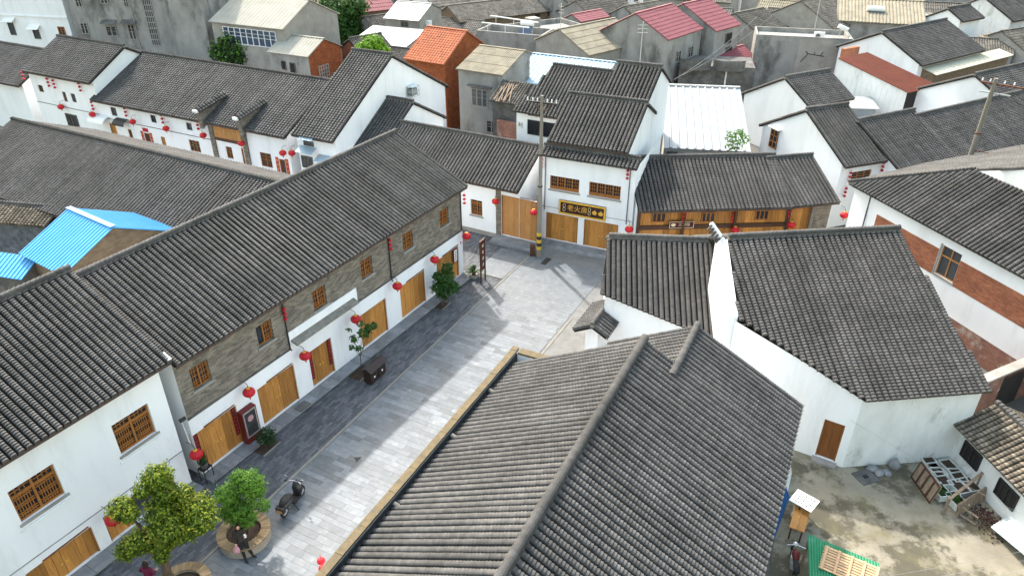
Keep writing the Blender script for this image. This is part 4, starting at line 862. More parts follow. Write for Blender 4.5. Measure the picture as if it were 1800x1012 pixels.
for k in range(3): MB().box(jx1 + 0.28, jx1 + 0.66, -0.11 - (k + 1) * .46, -0.115 - k * .46, 5.602, 5.70 + random.uniform(-.01, .01)).build('coping_stone', 'coping_tan', jw)
for x_, y_ in ((853, 692), (789, 772), (688, 892)):
    X = bj.L(x_, y_, 5.2).x; m_ = MB(); pts = [(X, -0.08, 5.5), (X, -0.22, 5.42), (X, -0.28, 5.2), (X, -0.26, 4.95)]; m_.tube(pts, [0.07, .10, .12, .10], 8); m_.build('scupper', 'mortar', jw)
MB().box(0, jx1 + .3, gj.yb - 0.1 - yp, -0.075, gj.zb - 0.5, gj.zb - 0.42).build('gutter', 'soot', jw)
MB().add([(g, -0.0, h) for g, h in ()], []) 
# far gable of the foreground house (faces the gate)
# ------------------------------------------------------------------ K: small tiled gate
gk = gable('gate', 'small tiled gate roof on a white wall beside the street', (1041, 574), (1077, 525), (1061, 594), (1104, 548), ze=3.35, az=27.0, style='smooth', bstyle='smooth', ov=0.55, vo=0.25, cat='gate', cap_r=0.10, back=0.95)
# ------------------------------------------------------------------ R: right edge house with red brick panels
hr = [P(1493, 325, 6.0), P(1800, 488, 6.0)]
dR = hr[1] - hr[0]; azR = math.degrees(math.atan2(dR.x, dR.y))
br_ = Bld('brick_panel_house', 'white house with red brick wall panels and tall window at the right edge', (hr[0].x, hr[0].y), azR)
tpR = math.tan(R(27)); planeR = plane_from(azR, hr[0] + br_.v * 0, 6.0, 27)     # eave at v=0, rising to the back
polyR = [br_.loc(planeR(x, y)) for x, y in ((1493, 323), (1716, 301), (1830, 352), (1830, 510))]
polyR[0].y = 0.02; polyR[3].y = 0.0
Lr = polyR[3].x + 6.0; polyR[3].x = Lr; polyR[2].x = Lr
roof_face(br_.root, polyR, (0, -1), 'near', jit=0.012)
# the lit back slope beyond the hip and the white clerestory wall over the near slope
top = polyR[1]; hipd = ridge_cap(br_.root, polyR[0], polyR[1], r=0.1)
zt_ = top.z
w2 = polyR[2].copy(); wd = br_.wor(w2) - br_.wor(top); wd.z = 0; wd.normalize(); wnrm = Vector((-wd.y, wd.x, 0)); o_ = Vector((0, 0, CAM_H))
d_ = ray(1830, 296); t_ = (br_.wor(top) - o_).dot(wnrm) / d_.dot(wnrm); f2 = o_ + d_ * t_
A3, B3 = br_.wor(polyR[0]), br_.wor(top); n3 = (B3 - A3).cross(f2 - A3).normalized()
def hit3(x, y): d = ray(x, y); return o_ + d * ((A3 - o_).dot(n3) / d.dot(n3))
farp = [br_.loc(q) for q in (A3, B3, f2, hit3(1830, 240), hit3(1540, 312))]; n_ = (farp[1] - farp[0]).cross(farp[2] - farp[0]).normalized()
if n_.z < 0: n_ = -n_
roof_face(br_.root, farp, (n_.x, n_.y), 'far', jit=0.012, name='back_roof')
f2l = br_.loc(f2)
MB().add([tuple(top), tuple(w2), (f2l.x, f2l.y, f2l.z - .06)], [(0, 1, 2)]).build('clerestory', 'plaster', br_.root)
y0 = 0.4; zfr = 6.0 + y0 * tpR - 0.1
rw = br_.op((1658, 430), (1674, 498), y0)
xc = br_.pl(1541, 380, y0)[0]; zc1 = br_.pl(1541, 376, y0)[1]; zc0 = br_.pl(1645, 485, y0)[1]; zl = br_.pl(1690, 570, y0)[1]
facade(br_, y0, 0.15, Lr - 0.1, zl, zfr, [rw], 'plaster', depth=0.2); facade(br_, y0 + 0.004, 0.15, Lr - 0.1, 0, zl, [], 'brick_red_worn')
MB().box(xc, rw[0] - 0.12, y0 - 0.02, y0 - 0.003, zc0, zc1).build('brick_panel', 'brick_red', br_.root); MB().box(rw[1] + 0.02, Lr - 0.3, y0 - 0.02, y0 - 0.003, zc0, zc1).build('brick_panel', 'brick_red', br_.root)
wn_ = window(br_, rw, y0, depth=0.14, cols=2, style='none', frame='wood_pale', glass='glass_grey', sill=True, ft=0.05, transom=0.35)
MB().box(rw[0] - 0.1, rw[0] - 0.005, y0 - 0.05, y0 + 0.02, rw[2] - .1, rw[3] + .05).build('window_surround', 'concrete_light', br_.root)
X = br_.pl(1525, 365, y0 - .05)[0]; MB().tube([(X, y0 - .05, zfr), (X, y0 - .05, 0.1)], 0.04, 8).build('drain_pipe', 'concrete_dark', br_.root)
MB().add([(0.15, y0, 0), (0.15, y0, zfr), (0.15, 5, zfr), (0.15, 5, 0)], [(0, 1, 2, 3)]).build('side_wall', 'plaster', br_.root)
# ------------------------------------------------------------------ shop row facade
be = ge.b
def bop(b, tl, br, py=0.0, zmin=None): return b.op(tl, br, py, zmin)
def windows_px(b, lst, py=0.0):
    for tl, br, st, fr_, gl, cols in lst: window(b, b.op(tl, br, py), py, depth=0.1, cols=cols, style=st, frame=fr_, glass=gl, sill=False, ft=0.05)
e_up = [((193, 188), (207, 205), 'bars', 'concrete_dark', 'glass_grey', 1), ((263, 201.6), (276, 217), 'none', 'concrete_dark', 'glass_dark', 1), ((326, 215), (339, 230), 'none', 'concrete_dark', 'glass_dark', 1),
        ((331, 245), (354, 269), 'cross', 'wood_frame', 'glass_dark', 3), ((396, 257), (411, 280), 'cross', 'wood_frame', 'wood_dark', 2), ((456, 267), (480, 296), 'cross', 'wood_frame', 'wood_dark', 2)]
e_dr = [((191, 216), (210, 245)), ((224, 227), (237, 252)), ((252, 233), (269, 262)), ((282, 240), (296, 268)), ((423, 260), (434, 296)), ((490, 279), (506, 315))]
dops = [be.op(t, r_, 0, zmin=0.15) for t, r_ in e_dr]
facade(be, 0.0, ge.xa, ge.xb, 0, ge.fz, [be.op(q[0], q[1], 0) for q in e_up] + dops, 'plaster', depth=0.14)
windows_px(be, e_up)
for i, o in enumerate(dops): door(be, o, 0.0, depth=0.1, planks=3, mat='wood' if i in (0, 3, 4) else 'wood_dark', handle=False)
for i in (2, 5):
    o = dops[i]
    couplet(be, o[0] - 0.2, o[3] - 1.9, o[3] + 0.1, -0.002, w=0.32, chars=5, mat='red_paper'); couplet(be, o[1] + 0.2, o[3] - 1.9, o[3] + 0.1, -0.002, w=0.32, chars=5, mat='red_paper')
MB().box(dops[2][0], dops[2][1], -0.012, -0.001, dops[2][3] + 0.1, dops[2][3] + 0.45).build('door_scroll', 'red_paper', be.root)
x0_, z0_ = be.pl(375, 221, 0); x1_ = be.pl(424, 235, 0)[0]; zb0 = be.pl(400, 246, 0)[1]
gal = MB().box(x0_, x1_, -0.04, -0.003, zb0 - 0.2, ge.fz).build('timber_gallery', 'wood_dark', be.root)
for k in range(12):
    a = x0_ + (x1_ - x0_) * k / 12; MB().box(a + 0.01, a + (x1_ - x0_) / 12 - 0.01, -0.09, -0.041, zb0 + 0.1, ge.fz - 0.1).build('plank', 'wood_pale', gal)
for xx in (x0_ - 0.55, x1_ + 0.05): MB().box(xx, xx + 0.5, -0.12, -0.003, 0, ge.fz).build('brick_pier', 'brick_grey', be.root)
zb1 = be.pl(250, 221, 0)[1]; MB().box(ge.xa, x0_ - .6, -0.03, -0.002, zb1, zb1 + .05).build('string_course', 'concrete_dark', be.root)
# tiled fire-wall crests rising through the eave
for (x_, y_) in ((350, 190), (420, 203)):
    X = be.pl(x_, y_, -0.3)[0]; fwl = MB(); fwl.add([(X, -0.6, ge.ze - 0.5), (X, 2.3, ge.ze + 0.9), (X, 2.3, ge.ze + 1.55), (X, -0.7, ge.ze + 1.0), (X + .34, -0.6, ge.ze - 0.5), (X + .34, 2.3, ge.ze + 0.9), (X + .34, 2.3, ge.ze + 1.55), (X + .34, -0.7, ge.ze + 1.0)],
        [(0, 1, 2, 3), (7, 6, 5, 4), (0, 3, 7, 4), (2, 1, 5, 6), (3, 2, 6, 7), (1, 0, 4, 5)]); fo = fwl.build('fire_wall', 'brick_grey', be.root)
    roof_face(fo, [(X + .17, -0.8, ge.ze + 1.28), (X + .17, 2.3, ge.ze + 1.85), (X + .55, 2.3, ge.ze + 1.55), (X + .55, -0.8, ge.ze + 0.98)], (1, 0), 'far', name='coping')
    MB().bar((X - .1, -0.85, ge.ze + 1.0), (X + .4, -0.85, ge.ze + 1.0), .2, .2).build('cap', 'plaster', be.root)
# awnings of the shop row
for (x_, y_, w, mt, pr) in ((182, 212, 2.1, 'white_paint', 0.9), (219, 218, 1.5, 'black_iron', 0.7), (258, 229, 0.01, 'white_paint', 0.01)):
    if w < 0.1: continue
    X, Z = be.pl(x_, y_, 0); m_ = MB()
    for k in range(6):
        a0, a1 = math.pi / 2 * k / 6, math.pi / 2 * (k + 1) / 6
        m_.add([(X - w / 2, -pr * math.sin(a0), Z + .5 * math.cos(a0)), (X + w / 2, -pr * math.sin(a0), Z + .5 * math.cos(a0)), (X + w / 2, -pr * math.sin(a1), Z + .5 * math.cos(a1)), (X - w / 2, -pr * math.sin(a1), Z + .5 * math.cos(a1))], [(0, 1, 2, 3)])
    m_.build('awning', mt, be.root)
# taller shop
bt = geh.b
t_up = [((65.5, 149), (78, 163), 'none', 'wood_frame', 'glass_dark', 1), ((108, 161), (120, 180), 'none', 'wood_frame', 'glass_grey', 1), ((123, 164), (135.5, 181), 'bars', 'concrete_dark', 'glass_grey', 1)]
facade(bt, 0, geh.xa, geh.xb, 0, geh.fz, [bt.op(q[0], q[1], 0) for q in t_up], 'plaster', depth=0.14); windows_px(bt, t_up)
X, Z = bt.pl(120, 190, 0); MB().box(geh.xa, geh.xb, -0.03, -0.002, Z, Z + .05).build('string_course', 'concrete_dark', bt.root)
X, Z = bt.pl(128, 212, 0); window(bt, (X - .8, X + .8, Z - .6, Z + .6), 0, depth=-0.04, cols=2, style='bars', frame='concrete_dark', glass='glass_dark', sill=False)
# the house right of the row: blue awnings and barred window
b5 = g5.b
for tl, br in (((534, 247), (552, 258)), ((530, 273), (552, 297))):
    window(b5, b5.op(tl, br, 0), 0, depth=-0.04, cols=3, style='bars', frame='concrete_dark', glass='glass_grey', sill=False, ft=0.05)
for x_, y_, w in ((540, 241, 1.3), (538, 264, 1.6), (571, 280, 1.6)):
    X, Z = b5.pl(x_, y_, -0.3); MB().add([(X - w / 2, 0, Z + .2), (X + w / 2, 0, Z + .2), (X + w / 2, -.7, Z - .12), (X - w / 2, -.7, Z - .12)], [(0, 1, 2, 3)]).build('awning', 'blue_light_metal', b5.root)
# caged air conditioner on the white gable
Y, Z = b5.px(720, 160, g5.xb); ac = empty('caged_air_conditioner', b5.wor((g5.xb + 0.01, Y, Z - 0.4)), b5.rz, 'air conditioner in a metal cage on the tall white gable', 'air conditioner')
MB().box(0.05, 0.5, -0.4, 0.4, 0.08, 0.65).build('unit', 'concrete_light', ac)
cg = MB()
for y in (-.5, .5):
    for x in (0.0, .62): cg.box(x - .02, x + .02, y - .02, y + .02, 0, .85)
for z in (0.0, .42, .83):
    cg.box(.60, .64, -.5, .5, z, z + .03); cg.box(0, .62, -.52, -.48, z, z + .03); cg.box(0, .62, .48, .52, z, z + .03)
for y in (-.25, 0, .25): cg.box(.61, .63, y - .01, y + .01, 0, .85)
cg.box(0, .66, -.54, .54, .86, .89); cg.build('cage', 'pale_sheet', ac)

# ------------------------------------------------------------------ left: blue sheet roofs and old tan roof
gd = gable('blue_roof_shed', 'mud walled shed with bright blue corrugated gable roof', (118, 364), (195, 398), (33, 447), (110, 484), ze=5.5, az=124.0, pitch=25, sheet='blue_metal', wave=0.26, kind='rib', amp=0.045, wall='mud_wall', ov=0.25, back=3.6, cat='shed', dx1=0.1)
gd2 = gable('blue_lean_to', 'low blue sheet lean to left of the blue roofed shed', (-60, 436), (36, 447), (-60, 494), (92, 483), ze=4.7, zr=5.3, az=104.0, sheet='blue_metal', wave=0.26, kind='rib', amp=0.045, wall='concrete_dark', ov=0.2, back=0.0, cat='shed', ridge=False)
gd3 = gable('tan_tile_house', 'old low house with weathered tan tile roof at the left edge', (-40, 358), (113, 366), (-40, 394), (86, 394), ze=4.1, pitch=20, az=100.0, style='old', wall='slate_wall', ov=0.3, back=2.5, ridge=True)

# ------------------------------------------------------------------ background
def block(name, label, anchor, za, az, x0, w, d, ztop, mat='concrete', base=0.0, parapet=0.0, cat='building', roofmat=None):
    A = P(*anchor, za); s = R(az); u = Vector((math.sin(s), math.cos(s), 0)); o = A + u * x0; b = Bld(name, label, (o.x, o.y), az, cat); b.W = w
    mb = MB(); mb.box(0, w, 0, d, base, ztop); mb.build('wall', mat, b.root)
    if parapet:
        p = MB(); t = 0.2; p.box(0, w, 0, t, ztop + .001, ztop + parapet); p.box(0, w, d - t, d, ztop + .001, ztop + parapet); p.box(0, t, t, d - t, ztop + .001, ztop + parapet); p.box(w - t, w, t, d - t, ztop + .001, ztop + parapet); p.build('parapet', mat, b.root)
        MB().box(t, w - t, t, d - t, ztop + .001, ztop + .03).build('roof_deck', roofmat or 'concrete_light', b.root)
    return b
def wpx(b, lst, py=0.0, **kw):
    for tl, br in lst: window(b, b.op(tl, br, py), py, depth=-0.04, sill=False, **kw)
bb = block('white_apartment', 'white plastered apartment house in the top left corner', (128, 66), 5.0, 104, -16, 16, 9, 16, 'plaster')
wpx(bb, [((13, 40), (30, 62)), ((57, 52), (73, 69))], cols=1, style='bars', frame='concrete_dark', glass='glass_grey', ft=0.06); wpx(bb, [((101, 47), (118, 66))], cols=2, style='cross', frame='wood_frame', glass='glass_dark', ft=0.08)
for x_, y_ in ((13, 37), (57, 50)):
    X, Z = bb.pl(x_, y_, -.4); m_ = MB(); m_.add([(X - .8, 0, Z + .35), (X + .9, 0, Z + .35), (X + .9, -.75, Z - .1), (X - .8, -.75, Z - .1)], [(0, 1, 2, 3)]); m_.build('awning', 'white_paint', bb.root)
MB().box(-.05, 16.05, -.12, -.002, 7.2, 7.35).build('ledge', 'plaster', bb.root)
bc = block('concrete_apartment', 'stained grey concrete apartment block at the top left', (133, 62), 5.5, 97, 0.3, 17.5, 10, 18, 'concrete')
wpx(bc, [((130, -6), (146, 13)), ((175, -6), (191, 7)), ((215, -6), (228, 13)), ((185, 46), (208, 64)), ((223, 43), (242, 70)), ((299, -4), (306, 22)), ((313, -4), (326, 24)), ((327, 66), (342, 88)), ((140, 40), (158, 60))], cols=2, style='cross', frame='concrete_light', glass='glass_dark', ft=0.08)
lt = bc.op((247, -12), (283, 80), 0); gr_ = MB(); nx = 4; k = int((lt[3] - lt[2]) / .62); MB().box(lt[0], lt[1], -0.02, -0.002, lt[2], lt[3]).build('stair_recess', 'interior', bc.root)
for i in range(nx + 1): X = lt[0] + (lt[1] - lt[0]) * i / nx; gr_.box(X - .05, X + .05, -.10, -.021, lt[2], lt[3])
for j in range(k + 1): Z = lt[2] + (lt[3] - lt[2]) * j / k; gr_.box(lt[0], lt[1], -.095, -.0215, Z - .06, Z + .06)
gr_.build('stair_grille', 'concrete', bc.root)
for x_, y_ in ((190, 40), (225, 40), (328, 60)):
    X, Z = bc.pl(x_, y_, -.3); MB().add([(X - .9, 0, Z + .3), (X + 1.0, 0, Z + .3), (X + 1.0, -.7, Z - .1), (X - .9, -.7, Z - .1)], [(0, 1, 2, 3)]).build('awning', 'concrete_dark', bc.root)
for x_ in (236, 310): 
    X = bc.pl(x_, 40, -.1)[0]; MB().tube([(X, -.1, 2), (X, -.1, 17)], .07, 6).build('drain_pipe', 'concrete_light', bc.root)
MB().box(bc.W * .77, bc.W, -1.4, -.003, 0, 17.5).build('projecting_bay', 'concrete', bc.root)
gb3 = gable('beige_house', 'beige house with pale corrugated roof and blue window band', (415, -12), (537, 0), (375, 37), (495, 55), ze=8.0, pitch=24, az=115.0, sheet='asbestos_pale', wave=0.5, amp=0.05, wall='concrete_light')
wpx(gb3.b, [((391, 46), (489, 86))], cols=9, style='cross', frame='white_paint', glass='glass_blue', ft=0.07)
gb4 = gable('brick_shed', 'small shed with pale corrugated roof and orange brick gable', (500, 59), (564, 69), (472, 91), (541, 102), ze=5.8, pitch=24, az=116, sheet='asbestos_pale', wave=0.4, amp=0.05, wall='brick_orange', cat='shed', ov=0.25)
MB().box(gb4.xa, gb4.xb, -.03, -.002, 0, gb4.fz).build('front_render', 'concrete', gb4.b.root); wpx(gb4.b, [((494, 107), (504, 123)), ((509, 110), (522, 134))], cols=1, style='none', frame='concrete_dark', glass='interior', ft=.06, py=-.03)
Y, Z = gb4.b.px(570, 128, gb4.xb); 
cl = MB()
for i in range(5): cl.box(gb4.xb + .003, gb4.xb + .06, Y - .8 + i * .4 - .05, Y - .8 + i * .4 + .05, Z - .8, Z + .8); cl.box(gb4.xb + .004, gb4.xb + .05, Y - .85, Y + .85, Z - .8 + i * .4 - .05, Z - .8 + i * .4 + .05)
cl.build('lattice_vent', 'concrete_light', gb4.b.root)
gb5 = gable('orange_tile_house', 'orange brick house with orange tile roof', (753, 45), (815, 56), (718, 101), (775, 118), ze=6.8, pitch=30, az=121.0, sheet='orange_tile', wave=0.32, amp=0.06, steps=15, wall='brick_orange', ov=0.3, back=3.6)
gb6 = gable('grey_ruin_house', 'stained grey two storey house with asbestos roof and barred window', (851, 81), (920, 89), (795, 119), (884, 135.5), ze=6.9, pitch=17, az=119.0, sheet='asbestos', wave=0.24, amp=0.05, steps=3, wall='concrete', ov=0.3, back=1.5)
o = gb6.b.op((829, 154), (858, 190), 0); window(gb6.b, o, 0, depth=-0.03, cols=3, style='cross', frame='concrete_light', glass='glass_grey', sill=True, ft=.1)
MB().box(o[0] - .3, o[1] + .5, -.4, -.003, o[3] + .2, o[3] + .32).build('window_hood', 'concrete_dark', gb6.b.root)
gb6b = gable('broken_lean_to', 'broken tiled lean to with loose timbers beside the stained grey house', (884, 141), (936, 148), zr=6.4, run=2.6, pitch=26, az=119, style='oldgrey', wall='concrete_dark', back=0.0, ridge=False, cat='shed')
for k in range(9):
    X = gb6b.W * (.1 + .06 * k); MB().bar((X, gb6b.yr - random.uniform(.2, .6), gb6b.zr - .1), (X + random.uniform(-.3, 1.0), gb6b.yf - random.uniform(0, .4), gb6b.ze + random.uniform(.1, .35)), .09, .05).build('loose_timber', 'wood_old', gb6b.b.root)
bw_ = block('red_brick_wall', 'low sooty red brick wall below the stained grey house', (873, 212), 3.6, 118, 0, 2.3, 0.4, 3.6, 'brick_red_worn', cat='wall')
gb7 = gable('pale_blue_roof_house', 'long low house with pale blue streaked metal roof', (921, 88), (1076, 114), (928, 141), (1040, 167), ze=5.2, pitch=16, az=116, sheet='blue_light_metal', wave=0.45, amp=0.06, kind='rib', wall='concrete', back=1.0)
ga8 = gable('white_roof_house', 'grey house with bright white sheet roof at the top', (700, 0), (753, 8), (681, 31), (733, 39), ze=6.4, pitch=22, az=113, sheet='white_metal', wave=1.0, amp=0.0, kind='flat', wall='concrete_light', back=3.0)
ac2 = MB().box(0, .5, 0, .8, 0, .6); Y, Z = ga8.b.px(748, 46, ga8.xb); ac2.build('wall_unit', 'white_paint', ga8.b.root, M=Matrix.Translation((ga8.xb + .02, Y, Z)))
wpx(ga8.b, [((705, 38), (718, 48))], cols=2, style='cross', frame='concrete_dark', glass='glass_grey', ft=.06)
gb8 = gable('white_roof_shed', 'low shed with large white sheet roof beside the orange tile house', (656, 45), (749, 54), (686, 84), (722, 90), ze=4.6, pitch=10, az=112, sheet='white_metal', wave=1.0, amp=0.0, kind='flat', wall='concrete', back=0.5, xmode='r', cat='shed')
gb8b = gable('dark_tile_shed', 'small dark tiled shed between the white sheet roof and orange tiles', (690, 84), (735, 92), zr=5.6, run=2.5, pitch=26, az=116, style='oldgrey', wall='concrete_dark', back=1.5, cat='shed')
gb8c = gable('dark_brick_hut', 'dark tiled brick hut beside the lime green tree', (612, 78), (645, 58), (655, 92), (690, 78), ze=4.8, pitch=28, az=48, style='oldgrey', wall='brick_red', back=2.5, cat='shed')
gb9 = gable('great_old_house', 'large old house with weathered grey tile roof at the top centre', (811, 20), (925, -16), (851, 51), (992, 4), ze=4.8, pitch=26, az=56, sheet='tile_grey_old', wave=0.26, amp=0.08, steps=14, wall='mud_wall', back=4.5)
wpx(gb9.b, [((940, 25), (948, 36)), ((962, 16), (971, 28))], cols=1, style='none', frame='concrete_dark', glass='interior', ft=.05)
bt8 = block('flat_terrace_house', 'flat roofed grey house with walled terrace and water tank', (838, 58), 6.2, 112, 0, 8.2, 4.2, 5.6, 'concrete', parapet=0.9)
bt9 = block('upper_terrace_house', 'grey flat roofed house with chimney behind the walled terrace', (925, 58), 5.8, 60, 0, 9.0, 6.0, 5.2, 'concrete', parapet=0.6)
MB().box(1.0, 2.4, .6, 2.0, 5.25, 7.2).build('chimney', 'concrete_light', bt9.root)
wt = empty('solar_water_heater', bt8.wor((5.2, 3.2, 5.63)), bt8.rz, 'white solar water heater tank on the grey terrace', 'water heater')
MB().tube([(-.8, 0, 1.45), (.8, 0, 1.45)], .27, 14).build('tank', 'white_paint', wt, smooth=False); MB().add([(-.8, -.2, 1.2), (.8, -.2, 1.2), (.8, -1.4, .1), (-.8, -1.4, .1)], [(0, 1, 2, 3)]).build('collector', 'glass_blue', wt)
sf = MB()
for x in (-.7, .7): sf.bar((x, 0, 0), (x, 0, 1.3), .05); sf.bar((x, -1.4, 0), (x, -.1, 1.25), .05)
sf.build('stand', 'silver', wt)
for k, (a, c, z_) in enumerate((((862, 28), (946, 40), 7.2), ((847, 40), (930, 49), 6.9))):
    A, C = P(*a, z_), P(*c, z_); m_ = MB(); m_.bar(A, C, .12, .12)
    for q in (.12, .5, .88): p_ = A.lerp(C, q); m_.bar(p_, (p_.x, p_.y, 5.6 if k == 0 else 5.6), .06)
    tag(m_.build('roof_rail', 'white_paint'), ('white horizontal pipe rail on the grey terrace, upper one' if k == 0 else 'white horizontal pipe rail on the grey terrace, lower one'), 'rail')
gb11 = gable('olive_roof_house', 'house with olive brown corrugated roof left of the pink roofs', (998, 57), (1077, 25), (1055, 101), (1103, 76), ze=5.8, pitch=24, az=47, sheet='asbestos', wave=0.3, amp=0.05, steps=5, wall='concrete_light', back=3.8, ov=.25)
gp1 = gable('pink_roof_house', 'tall grey rendered house with pink metal roof, nearer of two', (1124, 24), (1182, 4.5), (1178, 73), (1227, 52), ze=7.4, pitch=27, az=40, sheet='pink_sheet', wave=0.3, amp=0.05, steps=9, wall='concrete', ov=.2, back=4.5)
gp2 = gable('far_pink_roof_house', 'tall grey rendered house with pink metal roof, farther of two', (1204, 8), (1240, -4), (1270, 57), (1297, 42), ze=7.2, pitch=27, az=44, sheet='pink_sheet', wave=0.3, amp=0.05, steps=9, wall='concrete', ov=.2, back=4.0)
gp3 = gable('small_pink_roof_house', 'small house with pink roof beyond the olive roof', (1013, 28), (1047, 14), (1033, 41), (1062, 28), ze=5.4, pitch=24, az=48, sheet='pink_sheet', wave=0.3, amp=0.04, steps=5, wall='concrete', back=2.5)
wpx(gp2.b, [((1276, 60), (1284, 75)), ((1276, 84), (1284, 100))], cols=1, style='none', frame='concrete_dark', glass='interior', ft=.05)
bal = block('balcony_house', 'dark stained concrete house with rounded balconies below the pink roofs', (1197, 98), 5.6, 100, 0, 8.0, 5.0, 4.6, 'concrete_dark')
for x_ in (1.6, 5.2): 
    m_ = MB(); pts = [(x_ + 1.7 * math.cos(a), -1.0 * math.sin(a) * .9) for a in [math.pi * k / 8 for k in range(9)]]
    for i in range(8): (xa_, ya_), (xb_, yb_) = pts[i], pts[i + 1]; m_.add([(xa_, ya_, 4.3), (xb_, yb_, 4.3), (xb_, yb_, 5.4), (xa_, ya_, 5.4)], [(0, 1, 2, 3)])
    m_.add([(p[0], p[1], 4.3) for p in pts], [tuple(range(9))]); m_.build('balcony', 'concrete_dark', bal.root)
MB().tube([(5.0, -.1, .5), (5.0, -.1, 4.2)], .09, 7).build('drain_pipe', 'white_paint', bal.root)
bf2 = block('flat_concrete_house', 'flat roofed grey concrete house with black scrollwork on its patched wall', (1330, 60), 6.5, 104, 0, 10.4, 5.0, 5.9, 'concrete', parapet=0.55)
X0 = bf2.pl(1400, 100, 0)[0]; MB().box(X0, 10.38, -.03, -.002, 0, 6.2).build('render_patch', 'concrete_light', bf2.root)
sc = MB(); q = bf2.op((1410, 90), (1446, 112), -.05)
sc.tube([(q[0], -.05, q[2]), (q[0] + .7, -.05, q[2] + 1.0), (q[0] + 1.6, -.05, q[2] + .9), (q[1], -.05, q[2] + .8)], .05, 5); sc.tube([(q[0] + .7, -.05, q[2] + 1.0), (q[0] + .4, -.05, q[3])], .05, 5); sc.tube([(q[1] - .4, -.05, q[2] + .85), (q[1] - .2, -.05, q[3])], .05, 5); sc.tube([(q[0] + 1.4, -.05, q[2] + .9), (q[0] + 1.4, -.05, q[3])], .04, 5)
sc.build('scrollwork', 'black_iron', bf2.root)
acu = empty('roof_air_conditioner', bf2.wor((7.0, 1.2, 5.93)), bf2.rz, 'white air conditioner unit on the flat concrete roof', 'air conditioner'); MB().box(-.55, .55, -.2, .25, .08, .85).build('case', 'white_paint', acu)
MB().lathe([(.001, 0), (.27, 0), (.27, .02), (.05, .03)], n=14).build('fan_grille', 'concrete_dark', acu, M=Matrix.Translation((-.15, -.2, .46)) @ Matrix.Rotation(R(90), 4, 'X')); MB().box(-.5, .5, -.15, .2, 0, .08).build('feet', 'black_iron', acu)
wh2 = empty('roof_water_heater', bf2.wor((9.6, 2.0, 5.93)), bf2.rz, 'tilted white water heater tank on the flat concrete roof', 'water heater'); MB().tube([(-.6, .1, 1.5), (.5, 0, 1.1)], .24, 12).build('tank', 'white_paint', wh2)
m_ = MB(); m_.bar((.2, 0, 1.2), (1.3, -.4, 0), .3, .06); m_.bar((-.3, 0, 0), (-.3, .05, 1.3), .05); m_.build('frame', 'silver', wh2)
gq1 = gable('old_gable_house', 'old grey house with tiled roof behind the flat concrete house', (1414, 6), (1446, -10), (1487, 52), (1512, 38), ze=5.0, pitch=26, az=52, sheet='tile_grey_old', wave=0.26, amp=0.08, steps=14, wall='concrete_light', back=5.0)
gq2 = gable('old_gable_house_low', 'low old tiled house left of the scrollwork wall', (1300, 26), (1330, 12), (1348, 62), (1372, 46), ze=5.2, pitch=26, az=50, sheet='tile_grey_old', wave=0.26, amp=0.08, steps=12, wall='concrete', back=4.0)
gq3 = gable('corrugated_hall', 'long hall with tan corrugated roof at the top right', (1478, -6), (1632, 7), (1463, 34), (1626, 48), ze=5.6, pitch=18, az=108, sheet='asbestos', wave=0.42, amp=0.09, wall='concrete', back=4.0)
gs = gable('dark_roof_house', 'white house with broad dark tile roof beside the cream lean to', (1568, 60), (1628, 38), (1644, 123), (1727, 79), ze=5.6, pitch=25, az=56, style='far', back=5.0)
gs2 = gable('cream_lean_to', 'lean to with cream translucent sheets below the dark roofed house', (1640, 127), (1729, 82), (1679, 136), (1761, 92), ze=4.8, zr=5.2, az=56, sheet='cream_sheet', wave=0.4, amp=0.04, kind='rib', wall='mud_wall', back=0.0, ridge=False, cat='shed')
gt = gable('white_gable_house', 'small white gabled house with dark tile roof at the top right', (1678, 17), (1690, 10), (1705, 42), (1722, 28), ze=6.4, pitch=27, az=58, style='far', back=4.5)
gt2 = gable('corner_dark_house', 'dark tiled house with patched white gable in the top right corner', (1738, -2), (1760, -12), (1798, 40), (1830, 25), ze=5.5, pitch=27, az=58, style='far', back=4.5, wall='plaster_dirty')
gt3 = gable('cream_sheet_shed', 'shed with cream sheet roof in front of the corrugated hall', (1590, 26), (1644, 22), (1570, 37), (1632, 36), ze=5.2, pitch=15, sheet='cream_sheet', wave=0.6, amp=0.04, wall='concrete_light', back=.5, cat='shed', az=98)
gr1 = gable('red_roof_shed', 'tall shed of white sheets with rust red roof', (1489, 104), (1522, 89), (1597, 166), (1638, 151), ze=5.0, zr=6.6, az=58, sheet='red_sheet', wave=0.3, amp=0.07, kind='rib', wall='white_sheet', back=0.0, ridge=False, cat='shed', ov=0.25)
MB().box(gr1.xa + .1, gr1.xb - .05, -.04, -.003, 2.4, gr1.fz - .05).build('dark_opening', 'interior', gr1.b.root); MB().box(gr1.xa + .1, gr1.xb - .05, -.06, -.003, 0, 2.35).build('blue_boarding', 'blue_panel', gr1.b.root)
for k in range(14): Yk = gr1.yB * (k + .5) / 14; MB().box(gr1.xa - .03, gr1.xa - .002, Yk - .02, Yk + .02, 0, 4.9).build('sheet_seam', 'white_sheet', gr1.b.root)
rb = block('red_brick_stack', 'red brick parapet at the head of the rust red roof', (1484, 92), 6.6, 60, 0, 2.4, .4, 6.9, 'brick_red', base=0.0, cat='wall')
bx = block('glazed_box_shed', 'small white topped glazed box shed below the red roofed shed', (1491, 184), 3.6, 96, 0, 2.6, 2.4, 3.3, 'grey_sheet', cat='shed')
